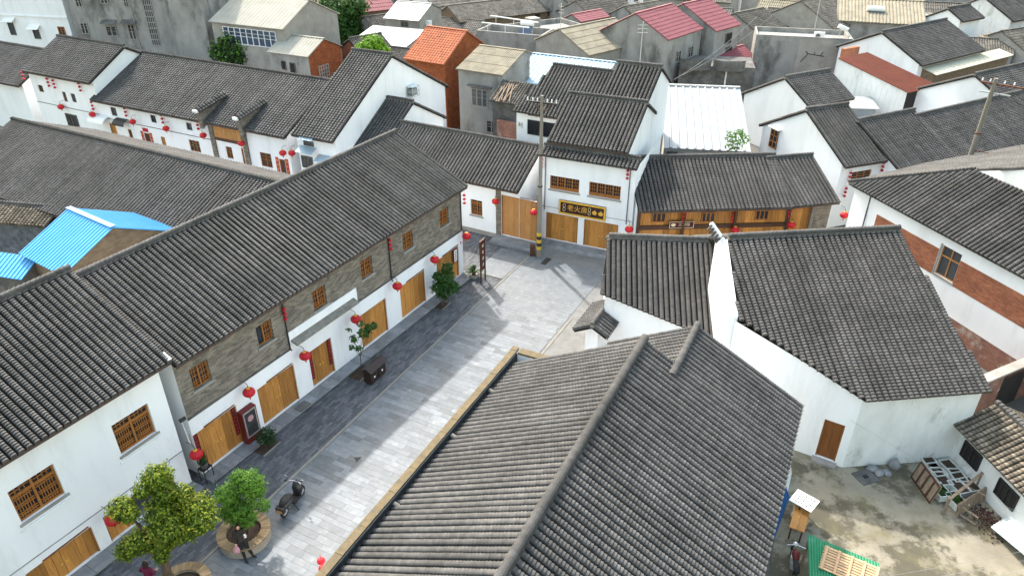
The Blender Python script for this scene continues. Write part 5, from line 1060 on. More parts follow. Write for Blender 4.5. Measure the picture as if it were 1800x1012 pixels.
bxr = MB(); bxr.add([(-.2, -.3, 3.34), (2.9, -.3, 3.34), (2.9, 2.6, 3.7), (-.2, 2.6, 3.7), (-.2, -.3, 3.28), (2.9, -.3, 3.28), (2.9, 2.6, 3.64), (-.2, 2.6, 3.64)], [(0, 1, 2, 3), (7, 6, 5, 4), (0, 4, 5, 1), (1, 5, 6, 2), (2, 6, 7, 3), (3, 7, 4, 0)]); bxr.build('roof', 'white_metal', bx.root)
# white metal roof and the tiled houses right of centre
gwm = gable('white_metal_roof_house', 'house with large white corrugated metal roof right of the signboard house', (1182, 148), (1330, 158), (1148, 257), (1290, 268), ze=4.6, pitch=14, az=98, sheet='white_metal', wave=0.62, amp=0.09, kind='rib', wall='concrete_light', back=1.5, ov=.2)
wpx(gwm.b, [((1172, 266), (1190, 275))], cols=2, style='none', frame='concrete_dark', glass='glass_grey', ft=.05)
gn0 = gable('mid_right_tile_house', 'tiled house with white gable behind the white metal roof', (1377, 141), (1444, 125), (1432, 188), (1509, 171), ze=5.2, az=62, style='far', back=5.0)
gn1 = gable('lantern_gable_house', 'white gabled house hung with lantern strings beside the timber front', (1418, 197), (1486, 184), (1487, 293), (1563, 283), ze=5.0, az=70, style='mid', back=5.0, front=False)
o = gn1.b.op((1498, 303), (1528, 317), 0); facade(gn1.b, 0, gn1.xa, gn1.xb, 0, gn1.fz, [o], 'plaster'); window(gn1.b, o, 0, cols=3, style='cross', sill=False)
Y, Z = gn1.b.px(1361, 244, gn1.xa); wv = gn1.b
gw = MB().box(gn1.xa - .06, gn1.xa - .003, Y - .45, Y + .45, Z - .75, Z + .75).build('window', 'glass_dark', wv.root)
fr = MB()
for yy in (Y - .45, Y - .03, Y + .39): fr.box(gn1.xa - .10, gn1.xa - .061, yy, yy + .07, Z - .75, Z + .75)
for zz in (Z - .75, Z - .25, Z + .25, Z + .68): fr.box(gn1.xa - .102, gn1.xa - .0612, Y - .45, Y + .46, zz, zz + .06)
fr.build('frame', 'wood_frame', gw); MB().box(gn1.xa - .3, gn1.xa - .003, Y - .65, Y + .65, Z + .85, Z + .95).build('window_hood', 'plaster', wv.root)
gn2 = gable('middle_tile_house', 'tiled house stepping down right of the lantern gable', (1512, 216), (1602, 194), zr=7.0, run=6.0, pitch=28, az=64, style='mid', back=3.5)
gn3 = gable('long_right_tile_house', 'long tiled house behind the right hand utility pole', (1615, 209), (1792, 160), zr=6.7, run=5.6, pitch=28, az=61, style='mid', back=4.0, dx1=3.0)
gn4 = gable('rear_right_tile_house', 'pale roofed house with white gable strip behind the long tiled house', (1735, 137), (1830, 100), zr=7.4, run=5.0, pitch=26, az=60, style='far', back=6.5, dx0=-0.2)
# distant roofs filling the old town to the top of the picture
def visible_px(p):
    v = p - Vector((0, 0, CAM_H)); zc = v.y * _c - v.z * _s; return 900 + FPX * v.x / zc, 506 - FPX * (v.y * _s + v.z * _c) / zc
old = random.Random(5); k = 0
yy = 112.0
while yy < 205:
    xx = -95.0 + old.uniform(0, 8)
    while xx < 125:
        w = old.uniform(8, 15); azz = old.choice((40, 52, 58, 110, 116, 120)) + old.uniform(-4, 4); ze_ = old.uniform(3.6, 6.0); rn = old.uniform(3.2, 4.6)
        px_, py_ = visible_px(Vector((xx, yy, ze_ + 2)))
        if -120 < px_ < 1920 and -60 < py_ < 60:
            r0 = visible_px(Vector((xx, yy, ze_ + rn * .5))); m = old.choice(('tile_grey_old',) * 6 + ('asbestos', 'tile_grey_old', 'pink_sheet')); wl_ = old.choice(('concrete', 'mud_wall', 'concrete_light', 'plaster_dirty', 'concrete'))
            dh = gable('distant_house', 'distant weathered old town house along the top edge', r0, r0, zr=ze_ + rn * .5, run=rn, pitch=26, az=azz, sheet=m, wave=0.3, amp=0.08, steps=6, wall=wl_, length=w, group='distant old town houses along the top edge', ov=.25, back=rn)
            for q in range(1 + k % 3):
                xw = dh.W * (.2 + .28 * q); window(dh.b, (xw, xw + 1.0, 1.4 + (k % 2), 2.5 + (k % 2)), 0, depth=-.03, cols=2, style='none', frame='concrete_light' if k % 2 else 'wood_old', glass='glass_dark', sill=False, ft=.07)
            if k % 4 == 1: MB().box(dh.W * .7, dh.W * .7 + .6, dh.yr + .4, dh.yr + 1.0, dh.zr - 1.2, dh.zr + .8).build('chimney', 'concrete', dh.b.root)
            k += 1
        xx += w * 1.25 + old.uniform(0, 3)
    yy += 11.5 + old.uniform(0, 2)
for (x_, y_, z_, azz, w, rn, m) in ((640, 30, 5.5, 52, 7, 3.2, 'tile_grey_old'), (760, 30, 5.0, 112, 8, 3.5, 'tile_grey_old'), (1095, 12, 6.5, 50, 8, 3.6, 'tile_grey_old'), (1010, 2, 6.8, 50, 9, 4, 'tile_grey_old'), (1250, 92, 4.6, 52, 6, 3, 'pink_sheet'), (1350, 14, 6.0, 112, 9, 3.6, 'tile_grey_old'), (1560, 60, 4.5, 108, 10, 3.4, 'tile_grey_old'), (1760, 55, 6.0, 62, 14, 4.0, 'tile_grey_old'), (1700, 66, 5.0, 108, 5, 2.5, 'tile_grey_old'), (585, 130, 4.0, 116, 6, 2.5, 'tile_grey_old'), (905, 62, 5.5, 116, 6, 3, 'tile_grey_old')):
    lab = {640: 'old tiled mud house beside the top tree', 760: 'old tiled house behind the white sheet roof', 1095: 'old tiled house left of the pink roof', 1010: 'old tiled house above the small pink roof', 1250: 'low pink sheet roof beneath the pink houses', 1350: 'old tiled house beyond the scrollwork wall', 1560: 'low old tiled house in front of the corrugated hall', 1760: 'long grey tiled house at the right edge near the top', 1700: 'small old tiled house beside the rubble heap', 585: 'low old tiled house behind the shop row', 905: 'old tiled house between the terrace and asbestos roof'}[x_]
    gable('old_house', lab, (x_, y_), (x_, y_), zr=z_, run=rn, pitch=26, az=azz, sheet=m, wave=0.28, amp=0.08, steps=10, wall='concrete', length=w, ov=.25)

# windows, units and small clutter on the middle-distance houses
for g_, lst in ((gb11, [(.25, 1.6), (.6, 1.6)]), (gp1, [(.3, 1.4), (.3, 4.6), (.65, 4.6)]), (gp2, [(.3, 1.4), (.6, 1.4)]), (gq1, [(.3, 1.6)]), (gq3, [(.2, 2.0), (.45, 2.0), (.7, 2.0)]), (gs, [(.3, 2.2), (.65, 2.2)]), (gb6, [(.62, 1.2)])):
    for fx, z in lst: window(g_.b, (g_.W * fx, g_.W * fx + 1.1, z, z + 1.2), 0, depth=-.03, cols=2, style='cross', frame='concrete_light', glass='glass_dark', sill=False, ft=.07)
for g_, yy_, z in ((gp1, .35, 3.0), (gb11, .45, 2.6), (gq1, .5, 2.4)):      # small vents and windows in the gable ends facing the camera
    Y = g_.yB * yy_; wv = MB().box(g_.xa - .05, g_.xa - .003, Y - .45, Y + .45, z, z + 1.0).build('window', 'glass_dark', g_.b.root); fm = MB()
    for y2 in (Y - .5, Y, Y + .45): fm.box(g_.xa - .09, g_.xa - .051, y2, y2 + .06, z, z + 1.0)
    for z2 in (z - .05, z + .98): fm.box(g_.xa - .09, g_.xa - .0511, Y - .5, Y + .51, z2, z2 + .06)
    fm.build('frame', 'concrete_light', wv)
for k, (x_, y_, z_, h, l) in enumerate(((1126, 95, 7.5, 3.0, 'thin aerial mast before the pink roofed house'), (1433, 45, 6.5, 5.0, 'tall thin mast by the flat concrete house'), (560, 12, 9.0, 3.0, 'short aerial on the beige house roof'), (985, 62, 6.0, 3.5, 'thin aerial mast beside the olive roof'))):
    p = P(x_, y_, z_); m_ = MB(); m_.tube([(0, 0, 0), (0, 0, z_ + h)], .05, 6)
    for q in range(3): m_.bar((-.5, 0, z_ + h - .3 - .35 * q), (.5, 0, z_ + h - .3 - .35 * q), .03)
    o = m_.build('aerial_mast', 'silver'); o.location = (p.x, p.y, 0); o.rotation_euler = (0, 0, .7 * k); tag(o, l, 'aerial')
p = P(1533, 42, 5.0); w3 = copy_tree(wt); w3.location = (p.x, p.y, p.z); w3.rotation_euler = (0, 0, R(-20)); w3.scale = (1.3, 1.3, 1.3); tag(w3, 'solar water heater standing before the corrugated hall', 'water heater')
bs_ = block('heater_plinth', 'low flat roofed outbuilding under the solar heater by the corrugated hall', (1515, 52), 4.6, 104, 0, 4.0, 3.5, p.z - .03, 'concrete', cat='shed')

A_, B_ = P(1733, 669, 2.4), P(1800, 641, 2.4); d_ = B_ - A_
oh = block('worn_brick_outbuilding', 'low worn brick outbuilding wall with pale ledge and dark doorway behind the white courtyard house', (1733, 669), 2.4, math.degrees(math.atan2(d_.x, d_.y)), 0, 7.0, 0.3, 2.3, 'brick_red_worn', cat='outbuilding')
MB().box(-.15, 7.15, -.12, .38, 2.302, 2.42).build('ledge', 'concrete_light', oh.root); MB().box(1.6, 3.4, -.02, -.002, 0, 2.1).build('doorway', 'interior', oh.root); MB().bar((1.6, -.03, 2.1), (3.4, -.03, 2.1), .06).build('lintel', 'rust', oh.root)
# ------------------------------------------------------------------ lanterns
def lantern_proto(r=0.29):
    t = empty('red_lantern', (0, 0, 0))
    n, m = 16, 9; mb = MB(); prof = []
    for i in range(m + 1):
        a = -math.pi / 2 + math.pi * i / m; prof.append((max(0.24 * r, r * math.cos(a)) , 0.78 * r * math.sin(a)))
    vs = []
    for i, (q, z) in enumerate(prof):
        for k in range(n * 2): f = 1.0 if k % 2 else 0.955; vs.append((q * f * math.cos(math.pi * k / n), q * f * math.sin(math.pi * k / n), z))
    fs = [(i * 2 * n + k, i * 2 * n + (k + 1) % (2 * n), (i + 1) * 2 * n + (k + 1) % (2 * n), (i + 1) * 2 * n + k) for i in range(m) for k in range(2 * n)]
    mb.add(vs, fs); mb.build('body', 'red_lantern', t)
    MB().lathe([(.30 * r, .74 * r), (.32 * r, .76 * r), (.30 * r, .92 * r), (.05 * r, .94 * r)], n=14).build('cap', 'gold', t)
    MB().lathe([(.28 * r, -.92 * r), (.30 * r, -.9 * r), (.28 * r, -.74 * r)], n=14).build('base_ring', 'gold', t)
    MB().lathe([(.10 * r, -1.35 * r), (.12 * r, -1.1 * r), (.05 * r, -.9 * r)], n=8).build('tassel', 'red_lantern', t)
    MB().tube([(0, 0, .93 * r), (0, 0, 1.5 * r), (0, .18, 1.75 * r), (0, .5, 1.6 * r)], .014, 5).build('bracket', 'black_iron', t)
    return t
LP = lantern_proto(); LP_used = [False]
def lantern(b, x, y, label, out=0.5, group='red wall lanterns', scale=1.0):
    X, Z = b.pl(x, y, -out); pos = b.wor((X, -out, Z))
    t = LP if not LP_used[0] else copy_tree(LP); LP_used[0] = True
    t.location = pos; t.rotation_euler = (0, 0, b.rz); t.scale = (scale,) * 3; tag(t, label, 'lantern', group); return t
sl = empty('lantern_string', (0, 0, 0)); SL_used = [False]
for k in range(3):
    lm = MB(); lm.ball((0, 0, 0), (.105, .105, .085), 10, 6); lm.build('lantern', 'red_lantern', sl, M=Matrix.Translation((0, 0, .27 - .27 * k)))
MB().tube([(0, 0, -.36), (0, 0, .5)], .008, 5).build('cord', 'red_paper', sl)
def lstring(b, x, y, label, out=0.3, scale=1.0):
    X, Z = b.pl(x, y, -out); t = sl if not SL_used[0] else copy_tree(sl); SL_used[0] = True
    t.location = b.wor((X, -out, Z)); t.rotation_euler = (0, 0, b.rz); t.scale = (scale,) * 3; tag(t, label, 'lantern string', 'strings of small red lanterns'); return t
for x, y, l in ((345, 798, 'red lantern at the corner between the near white house and brick house'), (437.6, 689, 'red lantern above the red display board'), (536, 625, 'red lantern left of the door under the stone canopy'),
                (625.4, 560.6, 'red lantern above the leafy sapling beside the litter bin'), (698.4, 502.5, 'red lantern left of the fifth plank door, one door from the far end'), (764, 456, 'red lantern over the bushy street tree'), (820, 415, 'red lantern on the far corner of the brick street house')):
    lantern(b1, x, y, l)
lantern(b0, 198, 913, 'red lantern half hidden behind the camphor tree', out=.6)
for x, y, l in ((500.6, 552, 'string of three small lanterns by the pipe near the open brick window'), (686, 430, 'string of three small lanterns on the brick between two middle windows'), (816, 350, 'string of three small lanterns at the far brick corner')): lstring(b1, x, y, l, out=.15)
for x, y, l in ((871, 354, 'red lantern left of the pale plank gate'), (938, 373, 'red lantern half behind the utility pole')): lantern(bf, x, y, l, out=.5, scale=.95)
lstring(bg_, 952, 287, 'string of three lanterns beside the utility pole', out=.6); lstring(bg_, 1103, 307, 'string of three lanterns right of the signboard windows', out=.6)
for x, y, l in ((1106, 403, 'red lantern at the left end of the timber front'), (1292, 404, 'red lantern on the middle post of the timber front'), (1391, 395, 'red lantern at the right end of the timber front'), (1484, 378, 'red lantern behind the stone pier of the short house')):
    lantern(bh if x < 1450 else bh2, x, y, l, out=.45 if x < 1450 else .3)
for x, y, l in ((1201, 380, 'string of small lanterns above the dark red shop sign'), (1287, 382, 'string of small lanterns above the middle timber post'), (1387, 373, 'string of small lanterns above the right timber post')): lstring(bh, x, y, l, out=.4)
for x, y, l in ((1494, 311, 'string of lanterns left of the wooden window on the lantern gable'), (1552, 293, 'string of lanterns right of the wooden window on the lantern gable'), (1486, 338, 'string of lanterns at the foot of the lantern gable')): lstring(gn1.b, x, y, l, out=.2, scale=1.1)
for x, y, l in ((162, 201, 'red lantern at the left end of the long shop row'), (233, 214, 'red lantern by the black awning of the shop row'), (291.6, 226, 'red lantern over the fourth door of the shop row'), (357, 238, 'red lantern on the left brick pier of the shop row'), (424, 252, 'red lantern on the right brick pier of the shop row'), (497, 269, 'left one of the lantern pair at the right end of the shop row')): lantern(be, x, y, l, out=.5, scale=1.0)
lantern(b5, 513, 269, 'right one of the lantern pair beside the blue awnings', out=.4, scale=1.0); lantern(bt, 107, 188, 'red lantern on the taller white shop', out=.4, scale=1.05)
for b, x, y, l in ((be, 162, 186, 'lantern string at the left end of the shop row eave'), (be, 220, 197, 'lantern string right of the first shop row window'), (be, 284.6, 209, 'lantern string right of the second shop row window'), (be, 347, 220, 'lantern string right of the third shop row window'),
                   (bt, 84, 145, 'left lantern string of the middle pair on the taller shop'), (bt, 94.4, 148, 'right lantern string of the middle pair on the taller shop'), (bt, 139.4, 153, 'lantern string at the right end of the taller shop'), (bt, 40, 133, 'lantern string at the left end of the taller shop')): lstring(b, x, y, l, out=.2, scale=1.2)
X = bj.L(567, 1000, 4.8); ls2 = copy_tree(sl); ls2.location = P(567, 998, 4.6); ls2.scale = (1.3,) * 3; tag(ls2, 'string of pale red lanterns at the near end of the street parapet', 'lantern string', 'strings of small red lanterns')

# ------------------------------------------------------------------ utility poles and wires
def to_z(px_, base):
    d = ray(*px_); t = base.y / d.y; return CAM_H + t * d.z
B0 = P(947, 450); H0 = to_z((946, 168), B0)
up = empty('utility_pole', B0, R(0), 'concrete utility pole with yellow and black bands in front of the signboard house', 'utility pole')
MB().tube([(0, 0, 0), (0, 0, H0)], [.17, .10], 14).build('pole', 'pole_concrete', up, smooth=False)
for k in range(5):
    MB().lathe([(.175, 0), (.172, .26)], c=(0, 0, .55 + k * .26), n=14).build('band', 'yellow_paint' if k % 2 == 0 else 'black_iron', up)
ca = Vector((.93, -.37, 0)); MB().bar(ca * -1.0 + Vector((0, 0, H0 - .45)), ca * 1.0 + Vector((0, 0, H0 - .45)), .09, .09).build('crossarm', 'black_iron', up)
for q in (-.95, -.6, -.3, .35, .65, .95):
    p = ca * q + Vector((0, 0, H0 - .42)); MB().lathe([(.03, 0), (.05, .05), (.03, .12), (.05, .18), (.02, .24)], c=p, n=8).build('insulator', 'white_paint', up)
    MB().tube([p + Vector((0, -.05, -.05)), p + Vector((.02, -.1, -.35)), p + Vector((0, -.04, -.6))], .015, 5).build('jumper_wire', 'black_iron', up)
for q in (-1, 1): MB().bar(ca * q * .6 + Vector((0, 0, H0 - .45)), Vector((0, 0, H0 - 1.15)), .05).build('brace', 'rust', up)
for z in (5.2, 7.4): MB().lathe([(.16, 0), (.16, .1)], c=(0, 0, z), n=14).build('clamp', 'black_iron', up)
MB().box(-.62, -.25, -.05, .4, 0, .75).build('ground_box', 'wood_dark', up)
B2 = P(1671, 378); H2 = to_z((1759, 138), B2)
up2 = empty('utility_pole', B2, 0, 'pale concrete utility pole with rusty crossarm at the right edge', 'utility pole')
MB().tube([(0, 0, 0), (0, 0, H2)], [.22, .14], 12).build('pole', 'pole_concrete', up2); cb2 = Vector((.85, -.5, 0))
MB().bar(cb2 * -.9 + Vector((0, 0, H2 - .35)), cb2 * 2.2 + Vector((0, 0, H2 - .5)), .12, .1).build('crossarm', 'rust', up2); MB().bar(cb2 * -.8 + Vector((0, 0, H2 - 1.0)), cb2 * 1.2 + Vector((0, 0, H2 - 1.1)), .08, .08).build('crossarm', 'silver', up2)
for q in (-.8, -.3, .6, 1.2, 1.9): MB().lathe([(.04, 0), (.06, .06), (.03, .15), (.05, .2)], c=cb2 * q + Vector((0, 0, H2 - .3 - .04 * q)), n=8).build('insulator', 'white_paint', up2)
for z in (H2 * .45, H2 * .62): MB().lathe([(.22, 0), (.22, .08)], c=(0, 0, z), n=12).build('clamp', 'rust', up2)
MB().bar((0, 0, H2 * .5), (2.6, -1.6, H2 * .5 - .1), .05).build('stay_bar', 'rust', up2)
def wire(label, a, c, sag, r=.012, mat='black_iron', n=14):
    a, c = Vector(a), Vector(c); pts = [a.lerp(c, i / n) - Vector((0, 0, sag * 4 * (i / n) * (1 - i / n))) for i in range(n + 1)]
    return tag(MB().tube(pts, r, 4).build('overhead_wire', mat), label, 'wire', 'overhead wires')
wire('overhead wire running right from the right hand utility pole, upper', B2 + Vector((1.6, -1.0, H2 - .4)), P(1890, 60, 12), .6)
wire('overhead wire running right from the right hand utility pole, lower', B2 + Vector((.6, -.4, H2 - .5)), P(1890, 190, 9), .6)
wire('sagging wire slung down from the right hand pole', B2 + Vector((.3, -.2, H2 - .8)), P(1795, 262, 6.3), .3)
wire('thin wire crossing the yard from the white house to the old low house', bi.wor(bi.ring[1]) + Vector((-3.0, 2.6, -.5)), P(1800, 905, 1.8), .25, mat='concrete_light', r=.005)
for k, (a, c) in enumerate((((1380, 1040), (1830, 962)), ((1420, 1050), (1830, 978)), ((1470, 1060), (1830, 994)))):
    wire(('upper', 'middle', 'lowest')[k] + ' of three wires across the bottom right corner', P(*a, 5.0), P(*c, 5.0), .1, mat='concrete_light', r=.006)
wire('service wire running from the balcony house toward the rooftops, left', P(1185, 140, 7), P(1330, 30, 8.5), .4, mat='concrete_light', r=.025)
wire('service wire running from the balcony house toward the rooftops, right', P(1200, 132, 7), P(1360, 25, 8.5), .5, mat='concrete_light', r=.02)
# ------------------------------------------------------------------ plants
def leaf_mesh(name, blobs, count, size, mat, parent, seed=1, flat=0.0, shell=0.55):
    rg = np.random.default_rng(seed); vol = np.array([b[1][0] * b[1][1] * b[1][2] for b in blobs]) ** .8; pr = vol / vol.sum(); pick = rg.choice(len(blobs), count, p=pr)
    C = np.array([list(b[0]) for b in blobs])[pick]; Rr = np.array([list(b[1]) for b in blobs])[pick]
    d = rg.normal(size=(count, 3)); d /= np.linalg.norm(d, axis=1)[:, None]; rad = shell + (1 - shell) * rg.random(count) ** .6
    lump = 1 + .24 * np.sin(d[:, 0] * 7 + pick) * np.cos(d[:, 1] * 6 + d[:, 2] * 5)
    rad = rad * np.exp(rg.normal(size=count) * .11); Cn = C + d * Rr * (rad * lump)[:, None]
    nn = d * .9 + rg.normal(size=(count, 3)) * .55 + np.array([0, 0, .35 + flat]); nn /= np.linalg.norm(nn, axis=1)[:, None]
    a = np.cross(nn, rg.normal(size=(count, 3))); a /= np.linalg.norm(a, axis=1)[:, None]; b = np.cross(nn, a); sz = size * rg.uniform(.6, 1.3, count)[:, None]
    v = np.stack([Cn - a * sz, Cn + b * sz * .55, Cn + a * sz, Cn - b * sz * .55], 1).reshape(-1, 3)
    me = bpy.data.meshes.new(name); me.from_pydata(v.tolist(), [], np.arange(count * 4).reshape(-1, 4).tolist()); me.update(); return link(name, me, mat, parent)
def PV(x, y, Y): d = ray(x, y); t = Y / d.y; return Vector((0, 0, CAM_H)) + d * t
def tree(name, label, base, blobs, count, size, mat, trunk_r=.12, limbs=True, cat='tree', seed=1, group=None, trunk_top=None, mat2=None):
    """blobs: [(world centre, radii)]"""
    t = empty(name, base, 0, label, cat, group); B = Vector(base); loc = [(Vector(c) - B, r_) for c, r_ in blobs]
    cen = sum((c for c, _ in loc), Vector()) / len(loc); fork = cen * .45 if trunk_top is None else Vector(trunk_top) - B
    m_ = MB(); m_.tube([(0, 0, -.05), fork * .5 + Vector((.04, -.03, 0)), fork], [trunk_r * 1.25, trunk_r, trunk_r * .8], 9)
    for i, (c, r_) in enumerate(loc):
        mid = fork.lerp(c, .55) + Vector((.05 * math.sin(i * 3), .05 * math.cos(i * 2), .05)); m_.tube([fork, mid, c], [trunk_r * .6, trunk_r * .35, trunk_r * .12], 6)
    m_.build('trunk', 'bark', t)
    leaf_mesh('crown', loc, count, size, mat, t, seed)
    if mat2: leaf_mesh('young_leaves', [(c + Vector((0, 0, r_[2] * .12)), tuple(q * 1.04 for q in r_)) for c, r_ in loc], count // 5, size, mat2, t, seed + 5, shell=.9)
    return t
# camphor tree in its ring planter (bottom left)
cb = P(296, 1030); Yc = cb.y
def blobs_px(lst, Y, base, f=1.0):
    out = []
    for x, y, rpx, dy in lst:
        c = PV(x, y, Y + dy); sc = (c - Vector((0, 0, CAM_H))).length / FPX; out.append((c, (rpx * sc * .86 * f, rpx * sc * .86 * f, rpx * sc * .72 * f)))
    return out
tree('camphor_tree', 'bushy yellow green camphor tree in the bottom left corner', cb, blobs_px([(276, 838, 30, .6), (252, 860, 20, .2), (292, 864, 26, .4), (215, 893, 26, -.3), (228, 905, 18, -.5), (285, 900, 34, 0), (318, 905, 36, .3), (350, 893, 32, .2), (358, 915, 28, -.2), (300, 930, 36, -.4), (330, 930, 26, -.3), (250, 950, 28, -.4), (225, 965, 24, -.5), (285, 955, 24, -.6), (284, 978, 16, -.8), (322, 870, 24, .5)], Yc, cb, .84), 24000, .055, 'leaf_camphor', .17, seed=3, trunk_top=PV(288, 975, Yc), mat2='leaf_young')
# round planter with clipped tree
pc0 = P(432, 946); 
pl_ = empty('round_planter', pc0, 0, 'round stone planter with radial brick rim beside the standing person', 'planter')
MB().lathe([(1.02, 0), (1.0, .42), (.72, .42), (.70, .30)], n=32).build('wall', 'planter_stone', pl_); MB().lathe([(.71, .28), (.70, .34), (.001, .36)], n=24).build('soil', 'soil', pl_)
for k in range(44):
    a = 2 * math.pi * k / 44; m_ = MB(); w = .068
    m_.add([(.68, -w * .68, .425), (1.05, -w, .425), (1.05, w, .425), (.68, w * .68, .425), (.68, -w * .68, .50), (1.05, -w, .50), (1.05, w, .50), (.68, w * .68, .50)], [(3, 2, 1, 0), (4, 5, 6, 7), (0, 1, 5, 4), (1, 2, 6, 5), (2, 3, 7, 6), (3, 0, 4, 7)]); m_.build('rim_brick', 'planter_brick', pl_, M=Matrix.Rotation(a, 4, 'Z'))
pb0 = pc0 + Vector((-.15, 0, .34))
tree('clipped_tree', 'clipped bright green tree growing in the round planter', pb0, blobs_px([(438, 848, 26, .2), (418, 838, 16, .3), (402, 868, 24, 0), (448, 862, 20, .1), (462, 888, 14, .2), (424, 895, 24, -.3), (410, 905, 18, -.3), (434, 912, 18, -.4), (395, 900, 14, -.1)], pb0.y, pb0), 13000, .042, 'leaf_bright', .09, seed=8)
pc2 = P(330, 1030); pl2 = copy_tree(pl_); pl2.location = pc2 + Vector((0, -.3, 0)); tag(pl2, 'round planter cut by the bottom edge beside the camphor trunk', 'planter')
tag(pl_, None, None, 'round brick rimmed planters'); pl2['group'] = 'round brick rimmed planters'
# street trees and pots
s1 = P(777, 537); tree('street_tree', 'bushy young street tree before the last plank door', s1, blobs_px([(782, 488, 20, 0), (770, 505, 16, -.1), (795, 505, 16, 0), (786, 470, 12, .1), (768, 485, 10, 0), (780, 515, 14, -.2)], s1.y, s1), 2600, .085, 'leaf_green', .05, seed=4)
s2 = P(634, 655); tree('sapling', 'sparse leafy sapling beside the litter bin', s2, blobs_px([(612, 580, 6, 0), (622, 596, 9, 0), (640, 585, 13, 0), (648, 578, 10, .1), (618, 610, 7, -.1), (655, 572, 8, 0), (630, 612, 7, -.1), (634, 570, 8, 0)], s2.y, s2), 420, .10, 'leaf_green', .025, seed=6)
def pit(label, c, w):
    t = empty('tree_pit', c, ST_RZ, label, 'tree pit', 'tree pits along the pavement'); MB().box(-w, w, -w * .7, w * .7, .002, .03).build('soil', 'soil', t); m_ = MB(); m_.box(-w - .06, w + .06, w * .7, w * .7 + .06, 0, .06); m_.box(-w - .06, w + .06, -w * .7 - .06, -w * .7, 0, .06); m_.build('edging', 'kerb', t)
pit('square soil pit of the bushy street tree', s1, .4); pit('square soil pit of the sapling beside the bin', s2, .6)
s3 = P(468, 785); pit('square soil pit of the dull green shrub', s3, .5)
tree('shrub', 'dull green shrub by the red display board', s3, blobs_px([(468, 762, 16, 0), (460, 770, 12, -.1), (474, 772, 12, 0)], s3.y, s3), 900, .06, 'leaf_dark', .03, seed=9, cat='shrub')
s4 = P(366, 842); pot = empty('plant_stand', s4, ST_RZ, 'potted plant on a black iron stand by the first door', 'plant stand')
m_ = MB()
for x in (-.22, .22):
    for y in (-.18, .18): m_.bar((x, y, 0), (x, y, .75), .03)
m_.box(-.25, .25, -.2, .2, .72, .76); m_.build('stand', 'black_iron', pot); MB().lathe([(.14, .761), (.2, 1.0), (.19, 1.02), (.16, .98)], n=14).build('pot', 'concrete_dark', pot)
leaf_mesh('foliage', [(Vector((0, 0, 1.2)), (.22, .22, .22)), (Vector((.05, .05, 1.5)), (.15, .15, .25))], 260, .06, 'leaf_dark', pot, 4)
# sago palm
s5 = P(833, 487); sp5 = empty('sago_palm', s5, 0, 'spiky sago palm at the far corner of the brick house', 'plant'); MB().tube([(0, 0, 0), (0, 0, .35)], [.16, .13], 10).build('stem', 'bark', sp5)
for k in range(22):
    a = k * 2.4; el = R(25 + (k % 4) * 14); L_ = .95; m_ = MB(); pr_ = Vector((math.cos(a), math.sin(a), 0)); side = Vector((-math.sin(a), math.cos(a), 0)); last = Vector((0, 0, .35))
    for q in range(1, 7):
        t = q / 6; nxt = pr_ * (L_ * t * math.cos(el)) + Vector((0, 0, .35 + L_ * (t * math.sin(el) - .45 * t * t))); w = .075 * math.sin(math.pi * min(.95, t * .8 + .15))
        m_.add([last - side * w, last + side * w, nxt + side * w * .8, nxt - side * w * .8], [(0, 1, 2, 3)]); last = nxt
    m_.build('frond', 'leaf_dark', sp5)
MB().lathe([(.28, 0), (.36, .28), (.33, .28), (.28, .2)], n=16).build('pot', 'concrete_light', sp5)
# background trees
def btree(label, x, y, z, rpx, n, size, mat, seed, lst=None, name='background_tree', mat2=None, trunk=.15):
    c = P(x, y, z); base = Vector((c.x, c.y, 0)); tree(name, label, base, blobs_px(lst, c.y, base), n, size, mat, trunk, seed=seed, mat2=mat2, group='trees among the old houses')
btree('dark evergreen tree beside the stained concrete block', 408, 95, 4.5, 40, 5200, .17, 'leaf_dark', 21, [(410, 80, 26, 0), (388, 92, 20, 0), (432, 92, 22, 0), (408, 102, 24, -.5), (440, 105, 14, -.3), (425, 75, 16, .5)], mat2='leaf_bright')
btree('tall leafy tree behind the beige house', 610, 40, 4.5, 60, 7000, .24, 'leaf_green', 22, [(600, 20, 30, 0), (580, 8, 26, 1), (625, 10, 24, .5), (598, 50, 26, -1), (618, 65, 22, -1), (585, 70, 20, -.5), (625, 40, 18, 0)])
btree('rounded lime green tree behind the white gable', 655, 84, 7.6, 30, 3600, .14, 'leaf_lime', 23, [(655, 82, 22, 0), (640, 86, 15, 0), (672, 88, 14, 0), (655, 74, 16, .3)])
btree('thin pale tree before the white gable and metal roof', 1295, 250, 5.6, 25, 480, .10, 'leaf_bright', 24, [(1285, 240, 14, 0), (1300, 235, 12, 0), (1295, 255, 14, 0), (1310, 245, 10, 0), (1282, 258, 10, 0)], trunk=.06)
btree('small green bush on the rooftops by the corrugated hall', 1498, 50, 4.5, 12, 700, .14, 'leaf_lime', 25, [(1498, 48, 10, 0), (1505, 45, 8, 0), (1490, 52, 8, 0)], trunk=.05)
btree('far green shrub above the old tile roof', 800, 18, 5, 12, 500, .16, 'leaf_green', 26, [(800, 18, 8, 0), (808, 14, 7, 0)], trunk=.05)
